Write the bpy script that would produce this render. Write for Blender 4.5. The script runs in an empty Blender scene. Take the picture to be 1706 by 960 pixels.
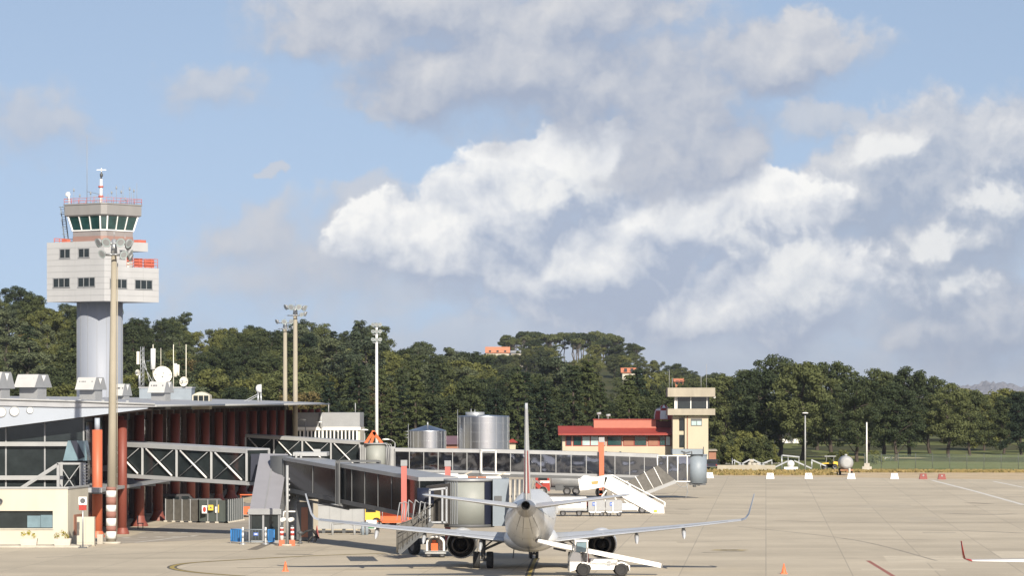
import bpy, bmesh, math, random
from math import sin, cos, pi, radians, sqrt, atan2
from mathutils import Vector, Matrix
random.seed(11)
scn = bpy.context.scene
col = scn.collection

# ------------------------------------------------------------------ camera
FPX, HOR, CAMH = 6050.0, 668.0, 10.5
cam_d = bpy.data.cameras.new('camera'); cam = bpy.data.objects.new('camera', cam_d); col.objects.link(cam)
cam.location = (0, 0, CAMH); cam.rotation_euler = (radians(90), 0, 0)
cam_d.sensor_width = 36.0; cam_d.lens = 36.0 * FPX / 1706.0
cam_d.shift_y = (HOR - 480.0) / 1706.0
cam_d.clip_start = 1.0; cam_d.clip_end = 60000.0
scn.camera = cam

# ------------------------------------------------------------------ sun, sky, exposure
SUN_EL, SUN_AZ = radians(29.5), radians(15.5)          # sun behind the camera, to its right
sdir = Vector((sin(SUN_AZ) * cos(SUN_EL), -cos(SUN_AZ) * cos(SUN_EL), sin(SUN_EL)))
sun_d = bpy.data.lights.new('sun', 'SUN'); sun = bpy.data.objects.new('sun', sun_d); col.objects.link(sun)
sun_d.energy = 4.0; sun_d.angle = radians(0.5); sun_d.color = (1.0, 0.91, 0.77)
sun.rotation_euler = (-sdir).to_track_quat('-Z', 'Y').to_euler()
sun.location = (60, -100, 120)
vs = scn.view_settings
scn.display_settings.display_device = 'sRGB'
vs.view_transform = 'Standard'; vs.look = 'None'; vs.gamma = 1.0; vs.use_curve_mapping = False
vs.exposure = 0.76
scn.cycles.max_bounces = 5; scn.cycles.diffuse_bounces = 2; scn.cycles.glossy_bounces = 3; scn.cycles.transparent_max_bounces = 4

world = bpy.data.worlds.new("World"); scn.world = world; world.use_nodes = True
world.cycles.sampling_method = 'MANUAL'; world.cycles.sample_map_resolution = 256
def V3(r, g, b, s): return (r * s, g * s, b * s)
def build_sky():
    nt = world.node_tree; nt.nodes.clear(); L = nt.links.new
    def N(t, tree=nt, **k):
        n = tree.nodes.new(t)
        for a, b in k.items(): setattr(n, a, b)
        return n
    def math_(op, a, b=None, c=None, tree=nt, clamp=False):
        n = N('ShaderNodeMath', tree, operation=op, use_clamp=clamp)
        for i, x in enumerate((a, b, c)):
            if x is None: continue
            if isinstance(x, (int, float)): n.inputs[i].default_value = x
            else: tree.links.new(x, n.inputs[i])
        return n.outputs[0]
    out = N('ShaderNodeOutputWorld'); bg = N('ShaderNodeBackground'); bg.inputs['Strength'].default_value = 0.1
    L(bg.outputs[0], out.inputs[0])
    sky = N('ShaderNodeTexSky', sky_type='NISHITA', sun_disc=False, sun_elevation=SUN_EL, sun_rotation=pi - SUN_AZ,
            altitude=200, air_density=1.0, dust_density=0.6, ozone_density=2.0)
    tc = N('ShaderNodeTexCoord'); sep = N('ShaderNodeSeparateXYZ')
    up = N('ShaderNodeVectorMath', operation='ADD'); L(tc.outputs['Generated'], up.inputs[0]); up.inputs[1].default_value = (0, 0, .22)
    nz = N('ShaderNodeVectorMath', operation='NORMALIZE'); L(up.outputs[0], nz.inputs[0]); L(nz.outputs[0], sky.inputs[0]); L(tc.outputs['Generated'], sep.inputs[0])
    az = math_('ARCTAN2', sep.outputs[0], sep.outputs[1]); el = math_('ARCSINE', sep.outputs[2])
    px = math_('MULTIPLY_ADD', az, 60.5, 8.53); py = math_('MULTIPLY', el, 60.5)
    P = N('ShaderNodeCombineXYZ'); L(px, P.inputs[0]); L(py, P.inputs[1]); P = P.outputs[0]

    def fbm(src, scale, det, rough, off=None):
        if off:
            o = N('ShaderNodeVectorMath', operation='ADD'); L(src, o.inputs[0]); o.inputs[1].default_value = (*off, 0); src = o.outputs[0]
        n = N('ShaderNodeTexNoise', noise_dimensions='2D'); n.inputs['Scale'].default_value = scale; n.inputs['Detail'].default_value = det; n.inputs['Roughness'].default_value = rough
        L(src, n.inputs['Vector']); return n
    w = fbm(P, .9, 4, .6)
    s1 = N('ShaderNodeVectorMath', operation='SUBTRACT'); L(w.outputs['Color'], s1.inputs[0]); s1.inputs[1].default_value = (.5, .5, .5)
    s2 = N('ShaderNodeVectorMath', operation='MULTIPLY_ADD'); L(s1.outputs[0], s2.inputs[0]); s2.inputs[1].default_value = (1.3, 1.0, 0); L(P, s2.inputs[2])
    PW = s2.outputs[0]
    OFF = (-.10, .26)
    s3 = N('ShaderNodeVectorMath', operation='MULTIPLY_ADD'); L(s1.outputs[0], s3.inputs[0]); s3.inputs[1].default_value = (.45, .4, 0); L(P, s3.inputs[2])
    nA = fbm(s3.outputs[0], .80, 7, .55).outputs['Fac']; nB = fbm(s3.outputs[0], .80, 5, .55, OFF).outputs['Fac']
    billow = math_('SUBTRACT', nA, nB)
    def field(src, ells):
        acc = None
        for cx, cy, rx, ry in ells:
            b = N('ShaderNodeVectorMath', operation='MULTIPLY_ADD'); L(src, b.inputs[0]); b.inputs[1].default_value = (100 / rx, 100 / ry, 0); b.inputs[2].default_value = (-cx / rx, -(668 - cy) / ry, 0)
            c = N('ShaderNodeVectorMath', operation='LENGTH'); L(b.outputs[0], c.inputs[0])
            d = math_('SUBTRACT', 1.0, c.outputs['Value'])
            acc = d if acc is None else math_('SMOOTH_MAX', acc, d, 0.3)
        return acc
    def layer(base, ells, lit, shade, k, start, edge, amax, off, g1, g2, bias):
        E1 = field(PW, ells)
        o = N('ShaderNodeVectorMath', operation='ADD'); L(PW, o.inputs[0]); o.inputs[1].default_value = (*off, 0)
        E2 = field(o.outputs[0], ells)
        d = math_('ADD', E1, math_('MULTIPLY_ADD', nA, k, -k * .5))
        mr = N('ShaderNodeMapRange', interpolation_type='SMOOTHSTEP'); L(d, mr.inputs[0])
        mr.inputs[1].default_value = start; mr.inputs[3].default_value = 0; mr.inputs[4].default_value = amax
        t = math_('MULTIPLY_ADD', math_('SUBTRACT', E1, E2), g1, bias)
        t = math_('MULTIPLY_ADD', billow, g2, t, clamp=True); L(math_('MULTIPLY_ADD', t, -edge * .8, start + edge * 1.25), mr.inputs[2])   # crisp sunlit tops, soft undersides
        cm = N('ShaderNodeMix', data_type='RGBA'); L(t, cm.inputs[0])
        cm.inputs[6].default_value = (*shade, 1); cm.inputs[7].default_value = (*lit, 1)
        m = N('ShaderNodeMix', data_type='RGBA'); L(mr.outputs[0], m.inputs[0]); L(base, m.inputs[6]); L(cm.outputs[2], m.inputs[7])
        return m.outputs[2]
    # sky colour: Nishita drawn toward a soft blue (thin even cirrus veil low down)
    mul = N('ShaderNodeMix', data_type='RGBA', blend_type='MULTIPLY'); mul.inputs[0].default_value = 1
    L(sky.outputs[0], mul.inputs[6]); mul.inputs[7].default_value = SKY_TINT
    c = mul.outputs[2]
    S = SKY_S
    # thin grey-blue veil low down, then the cloud banks from the farthest to the nearest
    c = layer(c, [(900, 670, 2600, 170), (600, 450, 360, 120), (1100, 590, 800, 110), (1500, 520, 460, 190)], V3(4.4, 4.65, 5.1, S), V3(3.45, 3.9, 4.65, S), .7, -.25, 1.0, .80, (0, .35), .5, 1.8, .45)
    c = layer(c, [(60, 215, 150, 80), (370, 150, 110, 55), (1390, 205, 170, 40), (640, 200, 36, 30), (450, 282, 28, 18), (420, 395, 140, 75), (640, 350, 170, 60), (600, 430, 220, 90)], V3(4.3, 4.4, 4.7, S), V3(3.0, 3.4, 4.2, S), 1.1, -.05, 1.0, .72, (0, .35), .7, 2.0, .45)
    c = layer(c, [(1470, 262, 105, 70), (1590, 300, 270, 150), (1690, 240, 130, 80), (1640, 350, 190, 140), (1440, 340, 170, 110), (1530, 410, 240, 130), (1620, 520, 240, 130), (1330, 400, 150, 120)], V3(5.2, 5.25, 5.4, S), V3(2.75, 3.2, 4.05, S), 1.0, -.12, .6, .96, (-.25, .6), .75, 2.2, .22)
    c = layer(c, [(830, 345, 160, 75), (900, 320, 180, 95), (965, 285, 115, 65), (1037, 265, 62, 55), (1090, 370, 260, 110), (1250, 335, 150, 75), (1300, 460, 190, 115), (1000, 440, 330, 130), (740, 400, 190, 85), (1180, 520, 300, 80)], V3(6.9, 6.85, 6.7, S), V3(2.95, 3.4, 4.3, S), 1.0, -.10, .45, .97, (-.10, .75), .80, 1.9, .30)
    c = layer(c, [(1290, 430, 120, 70), (1350, 480, 100, 60), (1600, 470, 85, 50), (1472, 250, 70, 40), (1650, 345, 90, 60), (930, 325, 170, 45), (1000, 300, 90, 45), (1200, 190, 60, 40), (1560, 400, 90, 40)], V3(6.5, 6.5, 6.4, S), V3(3.8, 4.2, 4.8, S), 2.2, .0, 1.5, .75, (-.15, .5), .6, 2.0, .55)
    c = layer(c, [(700, 10, 300, 100), (860, 110, 300, 130), (1010, 140, 210, 115), (720, 140, 170, 90), (980, 15, 230, 90), (1130, 200, 150, 100), (1190, 255, 110, 95), (1115, 285, 130, 75), (600, 50, 160, 60), (1310, 95, 150, 75), (1290, 135, 90, 45)], V3(4.75, 4.8, 5.0, S), V3(2.65, 3.05, 3.9, S), .9, -.24, .75, .97, (-.20, .6), .60, 1.8, .34)
    L(c, bg.inputs['Color'])
SKY_TINT = (1.17, .955, .815, 1); SKY_S = 0.87
build_sky()

# ------------------------------------------------------------------ helpers
def W(px, py, Y): return Vector(((px - 853) * Y / FPX, Y, CAMH + (HOR - py) * Y / FPX))
def G(px, py):
    Y = FPX * CAMH / (py - HOR); return Vector(((px - 853) * Y / FPX, Y, 0))
def XP(px, Y): return (px - 853) * Y / FPX
def ZP(py, Y): return CAMH + (HOR - py) * Y / FPX
def V(*a): return Vector(a)

BASE = {}
def thing(name, label, cat, base=(0, 0, 0), group=None):
    o = bpy.data.objects.new(name, None); col.objects.link(o); o.location = base
    o.empty_display_size = .5
    o['label'] = label; o['category'] = cat
    if group: o['group'] = group
    BASE[o.name] = Vector(base); return o
def tag(o, label, cat, group=None):
    o['label'] = label; o['category'] = cat
    if group: o['group'] = group
    return o
def copy_tree(o, parent=None, label=None, group=None):
    c = o.copy(); col.objects.link(c)
    if parent: c.parent = parent
    for ch in list(o.children): copy_tree(ch, c)
    if label: c['label'] = label
    if group: c['group'] = group
    return c

class MB:
    def __init__(s): s.v = []; s.f = []; s.m = []; s.s = []
    def add(s, vs_, fs, m=0, smooth=False):
        b = len(s.v); s.v += [tuple(x) for x in vs_]
        for f in fs: s.f.append(tuple(i + b for i in f)); s.m.append(m); s.s.append(smooth)
        return s
    def box(s, c, d, rz=0, m=0):
        x, y, z = d[0] / 2, d[1] / 2, d[2] / 2; ca, sa = cos(rz), sin(rz)
        p = []
        for k in (-z, z):
            for a, b in ((-x, -y), (x, -y), (x, y), (-x, y)):
                p.append((c[0] + a * ca - b * sa, c[1] + a * sa + b * ca, c[2] + k))
        return s.add(p, [(0, 3, 2, 1), (4, 5, 6, 7), (0, 1, 5, 4), (1, 2, 6, 5), (2, 3, 7, 6), (3, 0, 4, 7)], m)
    def bb(s, x0, x1, y0, y1, z0, z1, m=0):
        return s.box(((x0 + x1) / 2, (y0 + y1) / 2, (z0 + z1) / 2), (x1 - x0, y1 - y0, z1 - z0), 0, m)
    def beam(s, a, b, w, h=None, m=0, up=(0, 0, 1)):
        a, b = Vector(a), Vector(b); h = h or w; d = (b - a).normalized(); u = Vector(up)
        if abs(d.dot(u)) > .98: u = Vector((0, 1, 0))
        r = d.cross(u).normalized(); u = r.cross(d)
        p = [q + r * i * w / 2 + u * j * h / 2 for q in (a, b) for i, j in ((-1, -1), (1, -1), (1, 1), (-1, 1))]
        return s.add(p, [(0, 3, 2, 1)[::-1], (4, 5, 6, 7)[::-1], (0, 4, 5, 1), (1, 5, 6, 2), (2, 6, 7, 3), (3, 7, 4, 0)], m)
    def tube(s, a, b, r0, r1=None, n=10, m=0, smooth=True, caps=True):
        a, b = Vector(a), Vector(b); r1 = r0 if r1 is None else r1
        d = (b - a).normalized(); u = Vector((0, 0, 1)) if abs(d.z) < .95 else Vector((1, 0, 0))
        r = d.cross(u).normalized(); u = r.cross(d)
        A = [a + (r * cos(t) + u * sin(t)) * r0 for t in [2 * pi * i / n for i in range(n)]]
        B = [b + (r * cos(t) + u * sin(t)) * r1 for t in [2 * pi * i / n for i in range(n)]]
        s.add(A + B, [((i + 1) % n, i, n + i, n + (i + 1) % n)[::-1] for i in range(n)], m, smooth)
        if caps:
            s.add(A, [tuple(range(n))], m); s.add(B, [tuple(range(n))[::-1]], m)
        return s
    def pipe(s, pts, r, n=7, m=0):
        for a, b in zip(pts[:-1], pts[1:]): s.tube(a, b, r, r, n, m)
        return s
    def loft(s, rings, m=0, smooth=True, caps=True, closed=True):
        n = len(rings[0]); vs_ = [p for r in rings for p in r]; fs = []
        for k in range(len(rings) - 1):
            for i in range(n if closed else n - 1):
                j = (i + 1) % n; fs.append((k * n + i, k * n + j, (k + 1) * n + j, (k + 1) * n + i))
        s.add(vs_, fs, m, smooth)
        if caps:
            s.add(rings[0], [tuple(range(n))[::-1]], m); s.add(rings[-1], [tuple(range(n))], m)
        return s
    def lathe(s, prof, o=(0, 0, 0), n=24, m=0, axis='z', smooth=True, caps=True, a0=0, a1=2 * pi):
        o = Vector(o); R = []
        full = abs(a1 - a0 - 2 * pi) < 1e-6
        k = n if full else n + 1
        for r, z in prof:
            ring = []
            for i in range(k):
                t = a0 + (a1 - a0) * i / n
                p = {'z': V(r * cos(t), r * sin(t), z), 'y': V(r * cos(t), z, -r * sin(t)), 'x': V(z, r * cos(t), r * sin(t))}[axis]
                ring.append(o + p)
            R.append(ring)
        return s.loft(R, m, smooth, caps and full, full)
    def extr(s, poly, vec, m=0):
        n = len(poly); A = [Vector(p) for p in poly]; B = [p + Vector(vec) for p in A]
        return s.add(A + B, [tuple(range(n))[::-1], tuple(range(n, 2 * n))] + [(i, (i + 1) % n, n + (i + 1) % n, n + i) for i in range(n)], m)
    def poly(s, pts, m=0): return s.add(pts, [tuple(range(len(pts)))], m)
    def ball(s, c, r, n=12, k=8, m=0, z0=-1, z1=1):
        rx, ry, rz = (r, r, r) if isinstance(r, (int, float)) else r
        R = []
        for j in range(k + 1):
            zz = z0 + (z1 - z0) * j / k; a = math.asin(max(-1, min(1, zz))) if False else None
            ph = math.asin(z0) + (math.asin(z1) - math.asin(z0)) * j / k
            R.append([(c[0] + rx * cos(ph) * cos(2 * pi * i / n) , c[1] + ry * cos(ph) * sin(2 * pi * i / n), c[2] + rz * sin(ph)) for i in range(n)])
        return s.loft(R, m, True, False)
    def wheel(s, c, r, w, axis='x', m=0, mh=1):
        c = Vector(c); d = {'x': V(1, 0, 0), 'y': V(0, 1, 0)}[axis] if isinstance(axis, str) else Vector(axis).normalized()
        pr = [(r * .80, -w / 2), (r * .96, -w * .46), (r, -w * .25), (r, w * .25), (r * .96, w * .46), (r * .80, w / 2)]
        u = V(0, 0, 1); t = d.cross(u).normalized(); n = 18
        ring = lambda rr, o: [c + d * o + (t * cos(2 * pi * i / n) + u * sin(2 * pi * i / n)) * rr for i in range(n)]
        s.loft([ring(a, b) for a, b in pr], m, True, False)
        for q in (-1, 1):
            s.loft([ring(r * .80, q * w / 2), ring(r * .62, q * w * .5), ring(r * .58, q * w * .35)], m, False, False)
            s.loft([ring(r * .58, q * w * .36), ring(r * .2, q * w * .30), ring(.01, q * w * .30)], mh, False, False)
        return s
    def build(s, name, mats, parent=None, base=None):
        me = bpy.data.meshes.new(name); b = Vector(base) if base is not None else (BASE[parent.name] if parent else Vector((0, 0, 0)))
        me.from_pydata([(x - b.x, y - b.y, z - b.z) for x, y, z in s.v], [], s.f)
        for mt in (mats if isinstance(mats, (list, tuple)) else [mats]): me.materials.append(mt)
        me.polygons.foreach_set('material_index', s.m); me.polygons.foreach_set('use_smooth', s.s)
        bm = bmesh.new(); bm.from_mesh(me)
        bmesh.ops.remove_doubles(bm, verts=[v for v in bm.verts], dist=1e-5) if len(s.v) < 20000 else None
        bmesh.ops.recalc_face_normals(bm, faces=bm.faces); bm.to_mesh(me); bm.free(); me.update()
        o = bpy.data.objects.new(name, me); col.objects.link(o)
        if parent: o.parent = parent
        else: o.location = b
        BASE[o.name] = b; return o

def struct(o): o['kind'] = 'structure'; return o
def stuff(o): o['kind'] = 'stuff'; return o

# ------------------------------------------------------------------ materials
def mat(name, c, rough=.6, metal=0.0, var=.12, scale=.8, bump=0.0, bscale=6, spec=.5, streak=0.0, objrand=0.0, dirt=0.0):
    m = bpy.data.materials.new(name); m.use_nodes = True; nt = m.node_tree; b = nt.nodes['Principled BSDF']; L = nt.links.new
    b.inputs['Roughness'].default_value = rough; b.inputs['Metallic'].default_value = metal
    b.inputs['Specular IOR Level'].default_value = spec
    tc = nt.nodes.new('ShaderNodeTexCoord')
    n = nt.nodes.new('ShaderNodeTexNoise'); n.inputs['Scale'].default_value = scale; n.inputs['Detail'].default_value = 6; n.inputs['Roughness'].default_value = .6
    src = tc.outputs['Object']
    if streak:
        mp = nt.nodes.new('ShaderNodeMapping'); L(src, mp.inputs[0]); mp.inputs['Scale'].default_value = (1, 1, streak); src = mp.outputs[0]
    L(src, n.inputs['Vector'])
    r = nt.nodes.new('ShaderNodeMapRange'); L(n.outputs['Fac'], r.inputs[0]); r.inputs[1].default_value = .3; r.inputs[2].default_value = .7
    r.inputs[3].default_value = 1 - var; r.inputs[4].default_value = 1 + var
    fac = r.outputs[0]
    if objrand:
        oi = nt.nodes.new('ShaderNodeObjectInfo'); q = nt.nodes.new('ShaderNodeMath'); q.operation = 'MULTIPLY_ADD'
        L(oi.outputs['Random'], q.inputs[0]); q.inputs[1].default_value = 2 * objrand; q.inputs[2].default_value = 1 - objrand
        k = nt.nodes.new('ShaderNodeMath'); k.operation = 'MULTIPLY'; L(q.outputs[0], k.inputs[0]); L(fac, k.inputs[1]); fac = k.outputs[0]
    mx = nt.nodes.new('ShaderNodeVectorMath'); mx.operation = 'SCALE'; mx.inputs[0].default_value = c; L(fac, mx.inputs['Scale'])
    L(mx.outputs[0], b.inputs['Base Color'])
    if bump:
        n2 = nt.nodes.new('ShaderNodeTexNoise'); n2.inputs['Scale'].default_value = bscale; n2.inputs['Detail'].default_value = 3; L(tc.outputs['Object'], n2.inputs['Vector'])
        bp = nt.nodes.new('ShaderNodeBump'); bp.inputs['Strength'].default_value = bump; L(n2.outputs['Fac'], bp.inputs['Height']); L(bp.outputs[0], b.inputs['Normal'])
    return m

M = {}
def mk(k, *a, **kw): M[k] = mat(k, *a, **kw)
mk('white_paint', (.78, .78, .76), .35, var=.05)
mk('plane_white', (.70, .70, .685), .26, var=.07, scale=.5)
mk('tail_red', (.58, .07, .055), .35, var=.06)
mk('bare_metal', (.36, .35, .34), .38, .7, var=.15)
mk('plane_grey', (.47, .49, .52), .38, var=.05)
mk('cream_wall', (.50, .47, .39), .75, var=.08, scale=.5, streak=.25)
mk('station_wall', (.50, .44, .33), .8, var=.06, scale=.4, streak=.3)
mk('tan_concrete', (.36, .325, .26), .85, var=.14, scale=.8, streak=.3)
mk('pole_concrete', (.31, .28, .22), .85, var=.14, scale=.9, streak=.3)
mk('light_concrete', (.44, .41, .35), .85, var=.14, scale=1.2)
mk('tower_panel', (.45, .455, .46), .6, var=.07, scale=.35, streak=.25)
mk('shaft_blue', (.26, .285, .335), .55, var=.06, scale=.3, streak=.2)
mk('cab_pink', (.30, .185, .155), .7, var=.08)
mk('cab_roof_grey', (.26, .255, .25), .7, var=.08, streak=.3)
mk('tower_pinkgrey', (.27, .245, .24), .7, var=.06)
mk('roof_grey', (.34, .35, .37), .5, var=.1)
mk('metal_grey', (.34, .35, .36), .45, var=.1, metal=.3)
mk('light_grey', (.33, .34, .345), .5, var=.08)
mk('mid_grey', (.27, .28, .29), .55, var=.1)
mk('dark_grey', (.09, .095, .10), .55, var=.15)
mk('chute_grey', (.27, .27, .295), .5, var=.06, scale=.6)
mk('black_rubber', (.025, .025, .026), .8, var=.2)
mk('hub_grey', (.14, .14, .145), .6, metal=.3)
mk('tunnel_glass', (.008, .010, .011), .16, spec=.28, var=.3)
mk('drum_grey', (.27, .285, .265), .55, var=.06)
mk('bellows_dark', (.055, .05, .046), .85, var=.2)
mk('galv', (.40, .42, .44), .4, metal=.5, var=.12)
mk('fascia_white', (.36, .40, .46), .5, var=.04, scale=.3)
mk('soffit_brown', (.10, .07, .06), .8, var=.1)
mk('rail_coral', (.50, .13, .085), .55, var=.1)
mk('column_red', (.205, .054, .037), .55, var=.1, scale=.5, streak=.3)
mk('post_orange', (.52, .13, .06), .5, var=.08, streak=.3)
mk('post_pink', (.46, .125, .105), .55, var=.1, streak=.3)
mk('roof_red', (.30, .045, .032), .6, var=.12, scale=.6)
mk('wall_salmon', (.42, .15, .105), .7, var=.08)
mk('red_paint', (.36, .035, .025), .45, var=.08)
mk('orange_paint', (.60, .12, .03), .45, var=.08)
mk('yellow_paint', (.72, .48, .05), .5, var=.1)
mk('blue_paint', (.04, .22, .55), .45, var=.1)
mk('navy', (.014, .018, .036), .5, var=.1)
mk('sky_blue_paint', (.22, .26, .30), .5, var=.1)
mk('stair_white', (.80, .79, .75), .5, var=.05)
mk('cone_orange', (.80, .16, .06), .6, var=.1)
mk('hoarding_green', (.075, .09, .085), .6, var=.2, scale=1.2, streak=.3)
mk('brick_red', (.19, .032, .024), .6, var=.1)
mk('band_brown', (.26, .125, .10), .8, var=.15)
mk('vent_grey', (.50, .50, .49), .5, var=.06)
mk('pier_dark', (.09, .055, .045), .7, var=.15)
mk('brown_panel', (.30, .14, .09), .7, var=.1)
mk('dish_cream', (.78, .75, .64), .6, var=.05)
mk('trunk', (.055, .043, .034), .9, var=.25, scale=2)
mk('trunk_grey', (.10, .085, .07), .9, var=.25, scale=2)
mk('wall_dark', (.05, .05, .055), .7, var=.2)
mk('rust', (.28, .14, .07), .8, var=.3)
mk('house_orange', (.50, .21, .12), .8, var=.08)
mk('house_roof', (.55, .20, .11), .8, var=.1)
mk('glass_dark', (.022, .028, .030), .06, var=.3, spec=.45, bump=.02, bscale=.7)
mk('glass_green', (.016, .055, .055), .05, var=.3, spec=.9)
mk('glass_pale', (.40, .52, .52), .15, var=.15, spec=.8)
mk('glass_blue', (.16, .24, .28), .10, var=.2, spec=.8)
mk('vest', (.75, .72, .15), .8)
mk('asphalt', (.33, .295, .245), .9, var=.2, scale=.4)
mk('sticker_orange', (.75, .28, .10), .6)
mk('label_blue', (.08, .16, .50), .5)
mk('mesh_grey', (.115, .11, .10), .7, var=.2, scale=3)
mk('tan_ribs', (.46, .42, .36), .8, var=.12)
mk('planter', (.55, .51, .45), .9, var=.1)
mk('rock', (.20, .20, .22), .9, var=.35, scale=.01)

def glazing_film():
    m = mat('glass_film', (.20, .21, .24), .05, 1.0, var=.12, scale=.6); nt = m.node_tree; L = nt.links.new; b = nt.nodes['Principled BSDF']
    tc = nt.nodes.new('ShaderNodeTexCoord'); n = nt.nodes.new('ShaderNodeTexNoise'); n.inputs['Scale'].default_value = .6; n.inputs['Detail'].default_value = 1.0
    L(tc.outputs['Object'], n.inputs['Vector']); bp = nt.nodes.new('ShaderNodeBump'); bp.inputs['Strength'].default_value = .030; bp.inputs['Distance'].default_value = 1.0
    L(n.outputs['Fac'], bp.inputs['Height']); L(bp.outputs[0], b.inputs['Normal']); return m
M['glass_film'] = glazing_film()

def steel_tank():
    m = mat('tank_steel', (.52, .54, .57), .32, 1.0, var=.10, scale=.7, streak=.15); nt = m.node_tree; b = nt.nodes['Principled BSDF']
    b.inputs['Anisotropic'].default_value = .3; return m
M['tank_steel'] = steel_tank()

def foliage(name, c1, c2, c3=None):
    m = bpy.data.materials.new(name); m.use_nodes = True; nt = m.node_tree; b = nt.nodes['Principled BSDF']; L = nt.links.new
    tc = nt.nodes.new('ShaderNodeTexCoord'); n = nt.nodes.new('ShaderNodeTexNoise'); n.inputs['Scale'].default_value = .45; n.inputs['Detail'].default_value = 4
    L(tc.outputs['Object'], n.inputs['Vector'])
    oi = nt.nodes.new('ShaderNodeObjectInfo')
    ad = nt.nodes.new('ShaderNodeMath'); ad.operation = 'MULTIPLY_ADD'; L(oi.outputs['Random'], ad.inputs[0]); ad.inputs[1].default_value = .95; ad.inputs[2].default_value = -.475
    a2 = nt.nodes.new('ShaderNodeMath'); L(ad.outputs[0], a2.inputs[0]); L(n.outputs['Fac'], a2.inputs[1])
    cr = nt.nodes.new('ShaderNodeValToRGB'); L(a2.outputs[0], cr.inputs[0])
    e = cr.color_ramp.elements; e[0].position = .2; e[0].color = (*c1, 1); e[1].position = .75; e[1].color = (*c2, 1)
    if c3: q = e.new(.95); q.color = (*c3, 1)
    L(cr.outputs[0], b.inputs['Base Color']); b.inputs['Roughness'].default_value = .75; b.inputs['Specular IOR Level'].default_value = .25
    tr = nt.nodes.new('ShaderNodeBsdfTranslucent'); L(cr.outputs[0], tr.inputs[0]); mx = nt.nodes.new('ShaderNodeMixShader'); mx.inputs[0].default_value = .22
    o = nt.nodes['Material Output']; L(b.outputs[0], mx.inputs[1]); L(tr.outputs[0], mx.inputs[2]); L(mx.outputs[0], o.inputs[0])
    return m
M['leaf_pine'] = foliage('leaf_pine', (0.040, 0.056, 0.025), (0.105, 0.121, 0.045))
M['leaf_conifer'] = foliage('leaf_conifer', (0.023, 0.038, 0.021), (0.071, 0.088, 0.033))
M['leaf_broad'] = foliage('leaf_broad', (0.046, 0.060, 0.025), (0.140, 0.149, 0.045))
M['leaf_brown'] = foliage('leaf_brown', (0.065, 0.058, 0.027), (0.146, 0.117, 0.047))
M['leaf_euca'] = foliage('leaf_euca', (0.058, 0.077, 0.045), (0.111, 0.131, 0.068))
M['leaf_yellow'] = foliage('leaf_yellow', (.30, .26, .05), (.45, .40, .08))

def apron_mat():
    m = bpy.data.materials.new('apron_concrete'); m.use_nodes = True; nt = m.node_tree; b = nt.nodes['Principled BSDF']; L = nt.links.new
    b.inputs['Roughness'].default_value = .85; b.inputs['Specular IOR Level'].default_value = .3
    tc = nt.nodes.new('ShaderNodeTexCoord'); mp = nt.nodes.new('ShaderNodeMapping'); L(tc.outputs['Object'], mp.inputs[0]); mp.inputs['Rotation'].default_value = (0, 0, radians(4))
    br = nt.nodes.new('ShaderNodeTexBrick'); br.offset = 0; L(mp.outputs[0], br.inputs['Vector'])
    br.inputs['Scale'].default_value = 1; br.inputs['Brick Width'].default_value = 5.2; br.inputs['Row Height'].default_value = 5.2
    br.inputs['Mortar Size'].default_value = .045; br.inputs['Mortar Smooth'].default_value = .4; br.inputs['Bias'].default_value = 0
    br.inputs['Color1'].default_value = (.462, .406, .314, 1); br.inputs['Color2'].default_value = (.512, .450, .348, 1); br.inputs['Mortar'].default_value = (.37, .328, .262, 1)
    c = br.outputs['Color']
    def noise(scale, sc, lo, hi, a, bb, det=5):
        nonlocal c
        p = nt.nodes.new('ShaderNodeMapping'); L(tc.outputs['Object'], p.inputs[0]); p.inputs['Scale'].default_value = sc
        n = nt.nodes.new('ShaderNodeTexNoise'); n.inputs['Scale'].default_value = scale; n.inputs['Detail'].default_value = det; n.inputs['Roughness'].default_value = .6; L(p.outputs[0], n.inputs['Vector'])
        r = nt.nodes.new('ShaderNodeMapRange'); L(n.outputs['Fac'], r.inputs[0]); r.inputs[1].default_value = lo; r.inputs[2].default_value = hi; r.inputs[3].default_value = a; r.inputs[4].default_value = bb
        s = nt.nodes.new('ShaderNodeVectorMath'); s.operation = 'SCALE'; L(c, s.inputs[0]); L(r.outputs[0], s.inputs['Scale']); c = s.outputs[0]
    noise(.05, (1, .6, 1), .3, .7, .90, 1.08)
    noise(.25, (1, .5, 1), .3, .7, .93, 1.06)
    noise(.10, (.35, 1.3, 1), .60, .74, 1.0, .80, 7)       # wide tyre and oil stains
    noise(.9, (.12, 1.0, 1), .60, .78, 1.0, .76, 4)
    noise(.16, (.08, 1.0, 1), .35, .65, .94, 1.05, 3)        # streaks
    noise(3.0, (1, 1, 1), .3, .7, .96, 1.04)
    L(c, b.inputs['Base Color'])
    return m
M['apron'] = apron_mat()

def ground_mat(name, cols, scale, rough=.95):
    m = bpy.data.materials.new(name); m.use_nodes = True; nt = m.node_tree; b = nt.nodes['Principled BSDF']; L = nt.links.new
    b.inputs['Roughness'].default_value = rough; b.inputs['Specular IOR Level'].default_value = .1
    tc = nt.nodes.new('ShaderNodeTexCoord'); n = nt.nodes.new('ShaderNodeTexNoise'); n.inputs['Scale'].default_value = scale; n.inputs['Detail'].default_value = 8; n.inputs['Roughness'].default_value = .65
    L(tc.outputs['Object'], n.inputs['Vector']); cr = nt.nodes.new('ShaderNodeValToRGB'); L(n.outputs['Fac'], cr.inputs[0])
    e = cr.color_ramp.elements; e[0].position = .32; e[0].color = (*cols[0], 1); e[1].position = .68; e[1].color = (*cols[-1], 1)
    if len(cols) == 3: q = e.new(.5); q.color = (*cols[1], 1)
    L(cr.outputs[0], b.inputs['Base Color']); return m
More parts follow.
